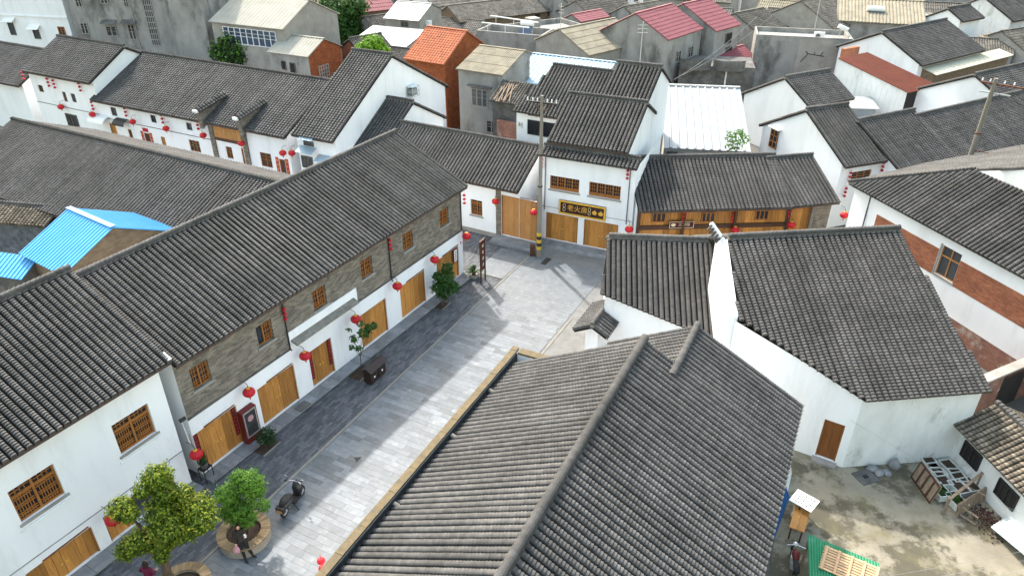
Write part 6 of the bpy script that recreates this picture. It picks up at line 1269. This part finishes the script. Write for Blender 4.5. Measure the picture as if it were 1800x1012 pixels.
# ------------------------------------------------------------------ street furniture
bn = P(660, 664); tb = empty('litter_bin', bn, ST_RZ, 'dark brown twin litter bin with pitched lid on the pavement', 'litter bin')
for k, x in enumerate((-.33, .33)):
    MB().box(x - .30, x + .30, -.24, .24, .1, .82).build('body', 'bin_brown', tb); MB().box(x - .16, x + .16, -.262, -.241, .52, .70).build('opening', 'interior', tb)
    MB().lathe([(.001, 0), (.06, 0), (.06, .01), (.02, .015)], n=10).build('emblem', 'white_paint', tb, M=Matrix.Translation((x, -.243, .40)) @ Matrix.Rotation(R(90), 4, 'X'))
rf = MB(); rf.add([(-.72, -.36, .84), (.72, -.36, .84), (.72, 0, 1.05), (-.72, 0, 1.05), (.72, .36, .84), (-.72, .36, .84)], [(0, 1, 2, 3), (3, 2, 4, 5), (0, 3, 5), (1, 4, 2), (0, 5, 4, 1)]); rf.build('lid', 'bin_brown', tb)
m_ = MB(); m_.box(-.6, -.5, -.2, .2, 0, .1); m_.box(.5, .6, -.2, .2, 0, .1); m_.build('feet', 'black_iron', tb)
# vertical notice stand
n0, n1 = P(845.7, 498.3), P(853, 491.2); nv = (n1 - n0); nz = math.atan2(nv.y, nv.x); nt_ = empty('sign_stand', n0, nz, 'tall dark red vertical sign on two posts at the plaza corner', 'sign'); wS = nv.length; hS = to_z((843, 426), n0)
for x in (0, wS): MB().box(x - .04, x + .04, -.04, .04, 0, hS + (0.08 if x else 0)).build('post', 'wood_dark', nt_)
MB().box(.045, wS - .045, -.03, .03, hS * .30, hS - .05).build('board', 'dark_red', nt_); MB().box(-.1, wS + .1, -.05, .05, hS, hS + .06).build('top_rail', 'wood_dark', nt_)
bo = MB().box(.07, wS - .07, -.034, -.031, hS * .33, hS - .1); 
glyph_column(nt_, wS / 2, -.034, hS * .36, hS - .14, 4, .34, 'gold_pale')
for sx in (-1, 1):
    m_ = MB(); x = 0 if sx < 0 else wS
    for k in range(3): pts = [(x + sx * (.16 + .2 * k + .1 * math.cos(a)), 0, hS - .25 - .07 * k + .08 * math.sin(a)) for a in [i * math.pi / 5 for i in range(11)]]; m_.tube(pts, .022, 5)
    m_.build('scroll', 'black_iron', nt_)
# red framed hanging plaque and calligraphy by the last door
o = b1.op((797, 440), (806.5, 457), -.08); pq = empty('hanging_plaque', b1.wor((o[0], -.02, o[2])), b1.rz, 'white hanging plaque with red frame on the last plank door', 'sign'); sw, sh = .42, o[3] - o[2]
MB().box(0, sw, -.06, 0, 0, sh).build('frame', 'red_lacquer', pq); pp = MB().box(.06, sw - .06, -.07, -.061, .07, sh - .07).build('face', 'white_paint', pq); glyph_column(pq, sw / 2, -.072, .12, sh - .12, 4, .3, 'black_iron')
X, Z = b1.pl(814, 436, 0); glyph_column(b1.root, X, -.003, Z - .5, Z + .4, 8, .12, 'black_iron'); glyph_column(b1.root, X + .22, -.003, Z - .3, Z + .5, 8, .12, 'black_iron'); MB().box(X - .3, X - .18, -.006, -.001, Z + .42, Z + .6).build('seal_mark', 'red_paper', b1.root)
# red display cabinet
X, Z = b1.pl(441, 745, -.3); dc = empty('display_board', b1.wor((X - .4, -.02, .172)), b1.rz, 'dark red display cabinet with poster between two plank doors', 'display board')
MB().box(0, .85, -.32, 0, 0, 1.85).build('cabinet', 'red_lacquer', dc); MB().box(.05, .80, -.335, -.321, .35, 1.8).build('poster_frame', 'concrete_light', dc); po = MB().box(.12, .73, -.345, -.336, .45, 1.72).build('poster', 'soot', dc)
MB().lathe([(.001, 0), (.17, 0), (.17, .004), (.05, .006)], n=16).build('poster_disc', 'bag_pink', po, M=Matrix.Translation((.42, -.346, 1.35)) @ Matrix.Rotation(R(90), 4, 'X'))
# meter box and drain grates
for k, (x, y) in enumerate(((634, 803), (532, 712), (592, 752), (1000, 446))):
    pass
dg1 = empty('drain_grate', P(628, 806, .016), ST_RZ, 'small dark triangular inspection plate in the light street slabs', 'drain cover'); MB().add([(-.2, -.12, .006), (.2, -.1, .006), (0, .2, .006), (-.2, -.12, 0), (.2, -.1, 0), (0, .2, 0)], [(0, 1, 2), (5, 4, 3), (0, 3, 4, 1), (1, 4, 5, 2), (2, 5, 3, 0)]).build('plate', 'black_iron', dg1)
dg2 = empty('drain_grate', P(960, 459, .016), ST_RZ, 'dark iron plate in the slabs before the signboard house', 'drain cover'); MB().box(-.5, .5, -.2, .2, 0, .008).build('plate', 'black_iron', dg2)
mt = empty('door_mat', b1.wor((b1.pl(531, 712, -.5)[0], -.55, .18)), b1.rz, 'dark door mat on the stone step by the second door', 'mat'); MB().box(-.35, .35, -.25, .25, 0, .03).build('mat', 'concrete_dark', mt)
# ------------------------------------------------------------------ scooter
sc0 = P(516, 888); sct = empty('scooter', sc0, math.atan2(P(536, 862).y - P(498, 910).y, P(536, 862).x - P(498, 910).x), 'black electric scooter parked on the pavement edge', 'scooter'); sct.scale = (1.03, 1.35, 1.03)
def wheel(x, mat='rubber'):
    m_ = MB(); pts = [(x + .20 * math.cos(a), 0, .23 + .20 * math.sin(a)) for a in [i * 2 * math.pi / 20 for i in range(21)]]; m_.tube(pts, .05, 8, caps=False); w = m_.build('wheel', 'rubber', sct); MB().tube([(x, -.03, .23), (x, .03, .23)], .15, 14).build('rim', 'silver', w)
wheel(-.58); wheel(.62)
m_ = MB(); m_.tube([(-.75, 0, .52), (-.45, 0, .58), (-.15, 0, .52), (-.05, 0, .34)], [.10, .17, .16, .10], 10); m_.build('rear_body', 'black_gloss', sct, smooth=True)
MB().box(-.12, .38, -.15, .15, .26, .33).build('footboard', 'rubber', sct)
m_ = MB(); m_.tube([(.36, 0, .30), (.46, 0, .62), (.42, 0, .95)], [.13, .20, .10], 10); m_.build('leg_shield', 'black_gloss', sct, smooth=True)
m_ = MB(); m_.tube([(-.70, 0, .70), (-.50, 0, .76), (-.2, 0, .73), (-.05, 0, .68)], [.09, .14, .14, .07], 10); m_.build('seat', 'rubber', sct, smooth=True)
m_ = MB(); m_.tube([(.30, -.34, 1.0), (.40, -.12, 1.02), (.42, 0, 1.0), (.40, .12, 1.02), (.30, .34, 1.0)], .022, 8); m_.build('handlebar', 'chrome', sct)
for y in (-.34, .34): MB().tube([(.34, y * .75, 1.02), (.29, y * 1.05, 1.0)], .032, 8).build('grip', 'rubber', sct); MB().tube([(.36, y * .7, 1.02), (.34, y * .85, 1.2)], .010, 5).build('mirror_stem', 'black_iron', sct); MB().ball((.34, y * .88, 1.23), (.02, .07, .05)).build('mirror', 'chrome', sct)
MB().ball((.55, 0, .92), (.08, .10, .08)).build('headlight', 'glass_grey', sct); MB().tube([(.62, 0, .23), (.46, 0, .70)], .04, 8).build('fork', 'black_iron', sct)
MB().box(-.86, -.70, -.14, .14, .42, .68).build('rear_box', 'rubber', sct); MB().box(-.875, -.861, -.10, .10, .45, .57).build('number_plate', 'wood_pale', sct); MB().ball((-.80, 0, .55), (.05, .10, .04)).build('tail_light', 'red_lacquer', sct)
m_ = MB(); m_.tube([(.55, -.07, .45), (.70, -.0, .46), (.82, 0, .36)], [.05, .07, .03], 8); m_.build('front_mudguard', 'black_gloss', sct); MB().bar((-.1, -.1, .28), (-.15, -.28, .02), .03).build('kickstand', 'black_iron', sct)
# ------------------------------------------------------------------ people
def skin_obj(name, pts, edges, mat, parent, sub=2, M=None):
    """one continuous skinned surface: pts = [(co, radius)]"""
    me = bpy.data.meshes.new(name); me.from_pydata([p[0] for p in pts], edges, []); me.update(); o = link(name, me, mat, parent, M)
    md = o.modifiers.new('skin', 'SKIN'); 
    sv = me.skin_vertices[0].data if me.skin_vertices else None
    if sv is None:
        bpy.context.view_layer.objects.active = o; sv = None
    if sv is not None:
        for i, p in enumerate(pts): r_ = p[1] if hasattr(p[1], '__len__') else (p[1], p[1]); sv[i].radius = r_; sv[i].use_root = (i == 0)
    md.use_smooth_shade = True; ss = o.modifiers.new('sub', 'SUBSURF'); ss.levels = sub; ss.render_levels = sub
    return o
def hand(parent, wrist, d, palm_n, curl=.5, s=1.0):
    """palm, four fingers and a thumb leaving the side of the palm"""
    d = Vector(d).normalized(); n = Vector(palm_n).normalized(); x = d.cross(n).normalized(); n = x.cross(d).normalized(); w = Vector(wrist); mb = MB()
    mb.tube([w, w + d * .045 * s, w + d * .085 * s], [.024 * s, .036 * s, .036 * s], 8)
    for k, L_ in enumerate((.062, .072, .068, .052)):
        b_ = w + d * .085 * s + x * (k - 1.5) * .019 * s; p = b_; dd = d.copy(); pts = [b_ - d * .01]
        for j in range(3): dd = (dd + n * curl * .6).normalized(); p = p + dd * (L_ * s * (.45, .32, .23)[j]); pts.append(p)
        mb.tube(pts, [.0095 * s, .0095 * s, .0088 * s, .007 * s], 6)
    b_ = w + d * .03 * s - x * .03 * s; mb.tube([b_, b_ + (d * .6 - x * .8).normalized() * .035 * s, b_ + (d * .6 - x * .8).normalized() * .035 * s + (d + n * curl * .5).normalized() * .03 * s], [.012 * s, .011 * s, .008 * s], 6)
    return mb.build('hand', 'skin', parent, smooth=True)
def person(loc, rz, label, top, legs, J, hair_long=True):
    """J: joints in the person's frame (faces -y): hips, knees, ankles, chest, neck, head, shoulders, elbows, wrists"""
    t = empty('person', loc, rz, label, 'person'); V = Vector
    pel = V(J['pelvis']); ch = V(J['chest']); nk = V(J['neck']); hd = V(J['head']); pts = [(pel, (.155, .12)), ((pel + ch) / 2, (.145, .11)), (ch, (.175, .115)), (nk - V((0, 0, .05)), (.10, .08)), (nk, (.052, .052)), (nk + (hd - nk) * .5, (.05, .05))]; ed = [(0, 1), (1, 2), (2, 3), (3, 4), (4, 5)]
    def chain(root, lst):
        a = root
        for c, r_ in lst: pts.append((V(c), r_)); ed.append((a, len(pts) - 1)); a = len(pts) - 1
    for s_ in ('l', 'r'):
        sh, el, wr = V(J['sh_' + s_]), V(J['el_' + s_]), V(J['wr_' + s_]); chain(2, [(sh, (.075, .075)), (sh.lerp(el, .5), (.056, .056)), (el, (.048, .048)), (el.lerp(wr, .5), (.042, .042)), (wr, (.03, .03))])
        hp, kn, an = V(J['hip_' + s_]), V(J['kn_' + s_]), V(J['an_' + s_]); chain(0, [(hp, (.10, .10)), (hp.lerp(kn, .5), (.085, .085)), (kn, (.06, .06)), (kn.lerp(an, .4), (.058, .058)), (an, (.04, .04))])
    body = skin_obj('body', pts, ed, top, t)
    for s_ in ('l', 'r'):
        hp, kn, an = V(J['hip_' + s_]), V(J['kn_' + s_]), V(J['an_' + s_]); pp_ = [(hp + V((0, 0, .04)), (.115, .115)), (hp.lerp(kn, .5), (.096, .096)), (kn, (.073, .073)), (kn.lerp(an, .5), (.068, .068)), (an + (kn - an) * .1, (.058, .058))]
        skin_obj('trouser_leg', pp_, [(i, i + 1) for i in range(4)], legs, t)
        f = V(J.get('toe_' + s_, an + V((0, -.19, -.05)))); m_ = MB(); m_.tube([an + V((0, .05, -.04)), an + V((0, -.02, -.035)), an.lerp(f, .6) + V((0, 0, -.02)), f], [.038, .045, .042, .026], 10); m_.build('shoe', 'rubber', t, smooth=True)
        el, wr = V(J['el_' + s_]), V(J['wr_' + s_]); hand(t, wr, (wr - el), J.get('pn_' + s_, (0, -1, 0)), curl=.55)
    hm = MB(); hm.ball(hd, (.075, .09, .112), 14, 11); H_ = hm.build('head', 'skin', t, smooth=True)
    nose = MB(); nose.tube([hd + V((0, -.085, .02)), hd + V((0, -.108, -.018)), hd + V((0, -.086, -.03))], [.008, .015, .010], 6); nose.build('nose', 'skin', H_, smooth=True)
    for s_ in (-1, 1):
        MB().ball(hd + V((s_ * .03, -.078, .012)), (.013, .008, .008), 8, 6).build('eye', 'hair', H_); MB().ball(hd + V((s_ * .076, .0, -.005)), (.012, .022, .03), 8, 6).build('ear', 'skin', H_)
    MB().ball(hd + V((0, -.083, -.055)), (.024, .008, .007), 8, 6).build('mouth', 'red_paper', H_)
    hr_ = MB(); hr_.ball(hd + V((0, .022, .025)), (.088, .092, .108), 14, 10)
    if hair_long:
        for s_ in (-1, 1): hr_.tube([hd + V((s_ * .07, .0, .05)), hd + V((s_ * .083, -.005, -.05)), hd + V((s_ * .075, .01, -.16))], [.03, .03, .018], 8)
        hr_.tube([hd + V((0, .07, .0)), hd + V((0, .08, -.12)), hd + V((0, .07, -.2))], [.07, .06, .035], 10)
    hr_.build('hair', 'hair', t, smooth=True); return t
# woman leaning back against the planter rim, bag in her right hand, phone in the left
pp0 = P(432, 981); fdir = Vector((.55, -.83, 0)); prz = math.atan2(fdir.y, fdir.x) + math.pi / 2
per = person(pp0 + Vector((-.1, .22, 0)), prz, 'person in dark jacket and black trousers leaning on the round planter, looking up', 'cloth_black', 'cloth_trousers',
   dict(pelvis=(0, .02, .78), chest=(0, .08, 1.16), neck=(0, .06, 1.38), head=(0, .02, 1.53), sh_l=(.18, .08, 1.30), sh_r=(-.18, .08, 1.30), el_l=(.32, -.02, 1.10), wr_l=(.20, -.24, 1.20), el_r=(-.27, .04, 1.03), wr_r=(-.25, -.05, .80),
        hip_l=(.09, .0, .76), hip_r=(-.09, .0, .76), kn_l=(.15, -.22, .46), kn_r=(-.08, -.16, .45), an_l=(.24, -.30, .09), an_r=(-.06, -.36, .09), toe_l=(.33, -.46, .035), toe_r=(-.03, -.55, .035), pn_l=(-1, 0, 0), pn_r=(0, -1, 0)))
def in_frame(root, lp): return root.matrix_basis @ Vector(lp)
bpy.context.view_layer.update()
bgm = MB(); bgm.lathe([(.03, .0), (.13, .03), (.155, .14), (.11, .26), (.05, .33), (.02, .36)], n=12); bag = bgm.build('shopping_bag', 'bag_pink', None, smooth=True); bag.location = in_frame(per, (-.25, -.09, .36)); bag.rotation_euler = (0, 0, .4); tag(bag, 'pink and white plastic bag held in the hand of the leaning person', 'bag')
ph = MB().box(-.04, .04, -.006, .006, -.075, .075).build('phone', 'white_paint'); ph.location = in_frame(per, (.14, -.30, 1.25)); ph.rotation_euler = (R(-50), 0, prz); tag(ph, 'white phone held by the leaning person', 'phone')
p2b = P(272, 1040); person(p2b, prz + 2.4, 'person in maroon top half hidden behind the camphor trunk', 'cloth_maroon', 'cloth_trousers',
   dict(pelvis=(0, .02, .86), chest=(0, 0, 1.22), neck=(0, -.02, 1.44), head=(0, -.05, 1.58), sh_l=(.18, 0, 1.36), sh_r=(-.18, 0, 1.36), el_l=(.28, 0, 1.12), wr_l=(.22, -.2, 1.0), el_r=(-.28, .02, 1.1), wr_r=(-.2, -.2, 1.02), hip_l=(.09, 0, .84), hip_r=(-.09, 0, .84), kn_l=(.1, -.03, .48), kn_r=(-.1, -.02, .48), an_l=(.1, 0, .09), an_r=(-.1, .02, .09)))
# bird in flight over the tiled ridge
bp_ = P(1273, 416, 8.6); bd = empty('bird', bp_, R(-60), 'dark bird flying over the white parapet head', 'bird'); m_ = MB(); m_.tube([(-.14, 0, 0), (-.07, 0, .012), (.03, 0, .012), (.11, 0, 0), (.24, 0, -.01)], [.012, .035, .045, .025, .012], 8); m_.build('body', 'bird', bd, smooth=True)
for s_ in (-1, 1): m_ = MB(); m_.add([(-.03, .03 * s_, .015), (.08, .03 * s_, .015), (.10, .16 * s_, .09), (.0, .2 * s_, .10), (.16, .36 * s_, .08)], [(0, 1, 2, 3), (3, 2, 4)]); m_.build('wing', 'bird', bd)
# ------------------------------------------------------------------ yard on the right
yc = [P(1340, 1100), P(1385, 770), P(1470, 815), P(1690, 765), P(1830, 830), P(1900, 1100)]
sheet('yard', [(p.x, p.y) for p in yc], 0.0, 'yard_concrete')
le0, le1 = P(1684, 753, 2.1), P(1800, 870, 2.1); dl = le1 - le0; azl = math.degrees(math.atan2(dl.x, dl.y))
gl_ = gable('low_old_house', 'low old white walled house with brown tile roof at the right edge', (1740, 712), (1860, 800), (1684, 753), (1800, 870), ze=2.1, pitch=27, az=azl, style='old', wall='plaster_dirty', ov=0.35, back=3.0, xmode='r', dx1=6.0, trim='wood_dark')
for x_, y_ in ((1708, 800), (1770, 868)):
    X, Z = gl_.b.pl(x_, y_, 0); window(gl_.b, (X - .55, X + .55, Z - .42, Z + .42), 0, depth=-0.03, cols=2, style='bars', frame='black_iron', glass='interior', sill=False, ft=.05)
# sacks by the wall
for k, (x, y, r_, l) in enumerate((((1533), 825, .27, 'grey sack at the left of the heap by the white wall'), (1545, 832, .27, 'grey sack slumped in front of the heap by the white wall'), (1558, 832, .24, 'grey sack leaning at the middle of the heap'), (1570, 822, .25, 'upright grey sack at the right of the heap'))):
    p = P(x, y); m_ = MB(); hh = r_ * (0.75 if k < 3 else 1.9); m_.lathe([(r_ * .75, 0), (r_ * 1.0, hh * .12), (r_ * .98, hh * .45), (r_ * .8, hh * .8), (r_ * .35, hh * .98), (r_ * .22, hh * 1.1), (r_ * .3, hh * 1.2)], n=14)
    m_.v = [(x_ * (1 + .10 * math.sin(5 * z__ / r_ + 3 * y_ / r_ + k)), y_ * .72 * (1 + .12 * math.cos(4 * x_ / r_ + k)), z__) for x_, y_, z__ in m_.v]; o = m_.build('sack', 'sack', None, smooth=True); o.location = p; o.rotation_euler = (0, R(0), k * .9); tag(o, l, 'sack', 'sacks by the white wall')
# leaning dark cabinet door (panelled)
c0, c1 = P(1602, 838), P(1635, 885); dv = c1 - c0; cbm = empty('panel_board', c0, math.atan2(dv.y, dv.x), 'old dark panelled door standing on edge beside the planting boxes', 'board'); L_ = dv.length
tilt = Matrix.Rotation(R(-12), 4, 'X')
MB().box(0, L_, -.03, .03, 0, 1.0).build('panel', 'wood_old', cbm, M=tilt); m_ = MB()
for q in range(5): x = L_ * q / 4; m_.box(max(0, x - .05), min(L_, x + .05), -.05, -.031, 0, 1.0)
m_.box(0, L_, -.052, -.0312, .92, 1.0); m_.box(0, L_, -.052, -.0312, 0, .08); m_.build('rails', 'wood_dark', cbm, M=tilt)
# foam planting boxes
fb = [(1632, 818, 'empty'), (1643, 832, 'soil'), (1667, 826, 'soil'), (1653, 848, 'soil'), (1680, 842, 'soil'), (1650, 868, 'grass'), (1683, 862, 'empty'), (1703, 858, 'soil'), (1678, 884, 'grass')]
labs = ['foam box nearest the white wall', 'foam box of dark soil beside the panelled door', 'foam box of dark soil under the low house window', 'foam box of soil in the middle of the cluster', 'large foam box right of the middle', 'low foam box with patchy grass', 'tilted empty foam box behind the timber frame', 'foam box of sparse grass by the low house', 'white foam tub of bright green grass']
for (x, y, kind), l in zip(fb, labs):
    p = P(x, y, 0); t = empty('planting_box', p, gl_.b.rz + R(old.uniform(-8, 8)), l, 'planting box', 'foam planting boxes in the yard'); w, d_, h = .42, .30, .3; m_ = MB()
    m_.box(-w, w, -d_, -d_ + .04, 0, h); m_.box(-w, w, d_ - .04, d_, 0, h); m_.box(-w, -w + .04, -d_ + .04, d_ - .04, 0, h); m_.box(w - .04, w, -d_ + .04, d_ - .04, 0, h); m_.box(-w + .04, w - .04, -d_ + .04, d_ - .04, 0, .03); m_.build('box', 'polyfoam', t)
    MB().box(-w + .045, w - .045, -d_ + .045, d_ - .045, .031, h - .06).build('soil', 'soil', t)
    if kind == 'grass': o = leaf_mesh('grass', [(Vector((0, 0, h - .02)), (w * .85, d_ * .85, .09))], 380, .05, 'leaf_green', t, int(x)); o['kind'] = 'stuff'
# timber bench-like frame
f0, f1 = P(1657, 903), P(1716, 858); dv = f1 - f0; tf = empty('timber_trestle', f0, math.atan2(dv.y, dv.x), 'weathered timber frame leaning over the foam boxes', 'trestle'); L_ = dv.length
MB().bar((0, 0, .85), (L_, 0, 1.0), .12, .06).build('top_rail', 'wood_old', tf); 
for x in (.05, L_ - .05): MB().bar((x, 0, 0), (x, 0, .9), .10, .10).build('post', 'wood_old', tf)
f0, f1 = P(1682, 908), P(1742, 870); dv = f1 - f0; tw = empty('upturned_table', f0, math.atan2(dv.y, dv.x), 'upturned weathered wooden table lying on its side by the low house', 'table'); L_ = dv.length
MB().box(0, L_, -.03, .03, .02, .62).build('top', 'wood_old', tw, M=Matrix.Rotation(R(-14), 4, 'X'))
for x in (.1, L_ - .12):
    for z in (.12, .52): MB().bar((x, -.04 + .1 * z, z), (x + .12, -.65, z - .08), .06).build('leg', 'wood_old', tw)
hp_ = MB(); rg = random.Random(3)
for k in range(240):
    x, y = rg.gauss(0, .55), rg.gauss(0, .3); hp_.ball((x, y, .02 + .06 * math.exp(-(x * x + y * y) * 2)), (rg.uniform(.02, .05),) * 3, 5, 4)
ho = hp_.build('leaf_litter', 'soil_red'); ho.location = P(1733, 912); ho.rotation_euler = (0, 0, gl_.b.rz); tag(ho, 'reddish leaf litter heap in front of the upturned table', 'litter', kind='stuff')
# pale corrugated sheets leaning bottom right
q_ = [P(1742, 925, .25), P(1768, 908, .25), P(1850, 965, .7), P(1815, 985, .7)]; t = empty('corrugated_sheets', (q_[0].x, q_[0].y, 0), 0, 'pale blue corrugated sheets at the right edge of the yard', 'metal sheet')
sheet_roof(t, [Vector(p) - Vector((q_[0].x, q_[0].y, 0)) for p in q_], ((q_[3] - q_[0]).x, (q_[3] - q_[0]).y), 'pale_sheet', .18, .03, 'rib', name='sheet'); MB().bar((0.6, -.4, 0), (.6, -.4, .2), .3, .3).build('block', 'concrete', t)
# green roofed hutch with pallet
q_ = [P(1420, 938, 1.55), P(1546, 990, 1.5), P(1530, 1075, 1.35), P(1424, 1060, 1.35)]; c_ = sum(q_, Vector()) / 4; gh_ = empty('green_roof_shelter', (c_.x, c_.y, 0), 0, 'low shelter roofed with green corrugated sheet', 'shelter')
loc4 = [Vector(p) - Vector((c_.x, c_.y, 0)) for p in q_]; sheet_roof(gh_, loc4, ((q_[3] - q_[0]).x, (q_[3] - q_[0]).y), 'green_sheet', .10, .025, 'wave')
for p in loc4: MB().bar((p.x * .93, p.y * .93, 0), (p.x * .93, p.y * .93, p.z - .05), .08).build('post', 'wood_old', gh_)
ua = (q_[1] - q_[0]).normalized(); va = (q_[3] - q_[0]).normalized(); p0 = P(1450, 958, 1.62); pal = empty('slatted_pallet', (p0.x, p0.y, p0.z - .03), math.atan2(ua.y, ua.x), 'pale slatted wooden pallet lying on the green roof', 'pallet')
pal.rotation_mode = 'XYZ'; sl_a = math.asin(max(-1, min(1, ua.z))); pal.rotation_euler = (R(7), -sl_a, math.atan2(ua.y, ua.x))
LW = (P(1545, 998, 1.5) - p0).length
for k in range(9): MB().box(0, LW, -.12 * k - .085, -.12 * k, .03, .055).build('slat', 'pallet_wood', pal)
for k in range(5): MB().box(LW * k / 4.3 + .05, LW * k / 4.3 + .14, -1.08, 0, .056, .10).build('batten', 'pallet_wood', pal)
# bench table and notice board
b0_, b1_ = P(1400, 930, .75), P(1411, 892, .75); dv = b1_ - b0_; bt_ = empty('bench_table', (b0_.x, b0_.y, 0), math.atan2(dv.y, dv.x), 'orange brown wooden table beside the tiled house', 'table'); L_ = dv.length
for k in range(2): MB().box(0, L_, -.3 + k * .30, -.02 + k * .30, .70, .75).build('top_board', 'wood', bt_)
for x in (.12, L_ - .12):
    for y in (-.22, .2): MB().bar((x, y, 0), (x, y, .70), .06).build('leg', 'wood_dark', bt_)
q_ = P(1414, 879, 1.0); nb_ = empty('notice_board', (q_.x, q_.y, 0), math.atan2(dv.y, dv.x) - R(15), 'white handwritten notice board lying beyond the wooden table', 'sign')
MB().box(-.42, .42, -.48, .48, .985, 1.0).build('board', 'white_paint', nb_); 
gm = MB(); 
for k in range(4):
    for j in range(6): gm.box(-.28 + k * .16, -.20 + k * .16 + rg.uniform(-.02, .02), -.34 + j * .11, -.28 + j * .11, 1.001, 1.004)
gm.build('lettering', 'black_iron', nb_)
for x in (-.35, .35): MB().bar((x, 0, 0), (x, 0, .985), .05).build('leg', 'wood_dark', nb_)
# blue and grey sheets leaning along the foreground house
for k, (a, c, h, m, l) in enumerate((((1360, 948), (1388, 872), .9, 'blue_panel', 'blue corrugated panel leaning by the foreground house'), ((1338, 985), (1352, 935), 1.5, 'grey_sheet', 'grey corrugated sheet leaning by the foreground house, nearer'), ((1372, 885), (1380, 850), 1.6, 'grey_sheet', 'narrow grey sheet leaning by the foreground house, farther'), ((1383, 868), (1391, 832), 1.4, 'white_paint', 'white board leaning at the far corner of the foreground house'))):
    A, C = P(*a), P(*c); dv = C - A; t = empty('leaning_sheet', A, math.atan2(dv.y, dv.x), l, 'sheet', 'sheets leaning by the foreground house'); L_ = dv.length
    if m == 'white_paint': MB().box(0, L_, -.02, .02, 0, h).build('board', m, t, M=Matrix.Rotation(R(-15), 4, 'X'))
    else: sheet_roof(t, [(0, 0, 0), (L_, 0, 0), (L_, h * .5, h), (0, h * .5, h)], (0, -1), m, .16, .03, 'rib', name='sheet')
# motorbike half hidden under the green shelter
mb0 = P(1392, 1002); mk = empty('motorbike', mb0, R(75), 'dark motorbike half hidden beside the green shelter', 'motorbike')
for x in (-.6, .6):
    m_ = MB(); m_.tube([(x + .27 * math.cos(a), 0, .30 + .27 * math.sin(a)) for a in [i * 2 * math.pi / 20 for i in range(21)]], .045, 8, caps=False); w = m_.build('wheel', 'rubber', mk); MB().tube([(x, -.04, .3), (x, .04, .3)], .09, 12).build('hub', 'silver', w)
m_ = MB(); m_.tube([(-.15, 0, .78), (.1, 0, .85), (.32, 0, .78)], [.10, .17, .08], 10); m_.build('tank', 'red_lacquer', mk, smooth=True); m_ = MB(); m_.tube([(-.75, 0, .80), (-.45, 0, .78), (-.1, 0, .76)], [.09, .13, .09], 10); m_.build('seat', 'rubber', mk, smooth=True)
MB().box(-.2, .2, -.14, .14, .28, .62).build('engine', 'silver', mk); m_ = MB(); m_.tube([(.30, -.35, 1.02), (.42, 0, 1.0), (.30, .35, 1.02)], .02, 8); m_.build('handlebar', 'chrome', mk); MB().ball((.56, 0, .88), (.10, .11, .10)).build('headlight', 'chrome', mk); m_ = MB(); m_.tube([(.6, 0, .3), (.44, 0, .95)], .04, 8); m_.build('fork', 'silver', mk)
# manhole in the yard, rubble heap among the far roofs
mh = empty('manhole', P(1521, 838), R(20), 'dark mossy square drain cover in the yard', 'drain cover'); MB().box(-.45, .45, -.4, .4, .002, .03).build('cover', 'concrete_dark', mh); MB().box(-.12, .12, -.10, .10, .031, .04).build('hole', 'interior', mh)
rbm = MB(); rg = random.Random(9)
for k in range(160): x, y = rg.gauss(0, 1.6), rg.gauss(0, 1.1); s_ = rg.uniform(.12, .35); z_ = max(0, 1.5 - .45 * (x * x / 2 + y * y)); rbm.box(x - s_, x + s_, y - s_ * .6, y + s_ * .6, z_ - .1, z_ + s_ * .6)
ro = rbm.build('rubble_heap', 'rubble'); ro.location = P(1735, 85, 3.6) - Vector((0, 0, .0)); tag(ro, 'heap of rubble beside the dark roofed house', 'rubble', kind='stuff')
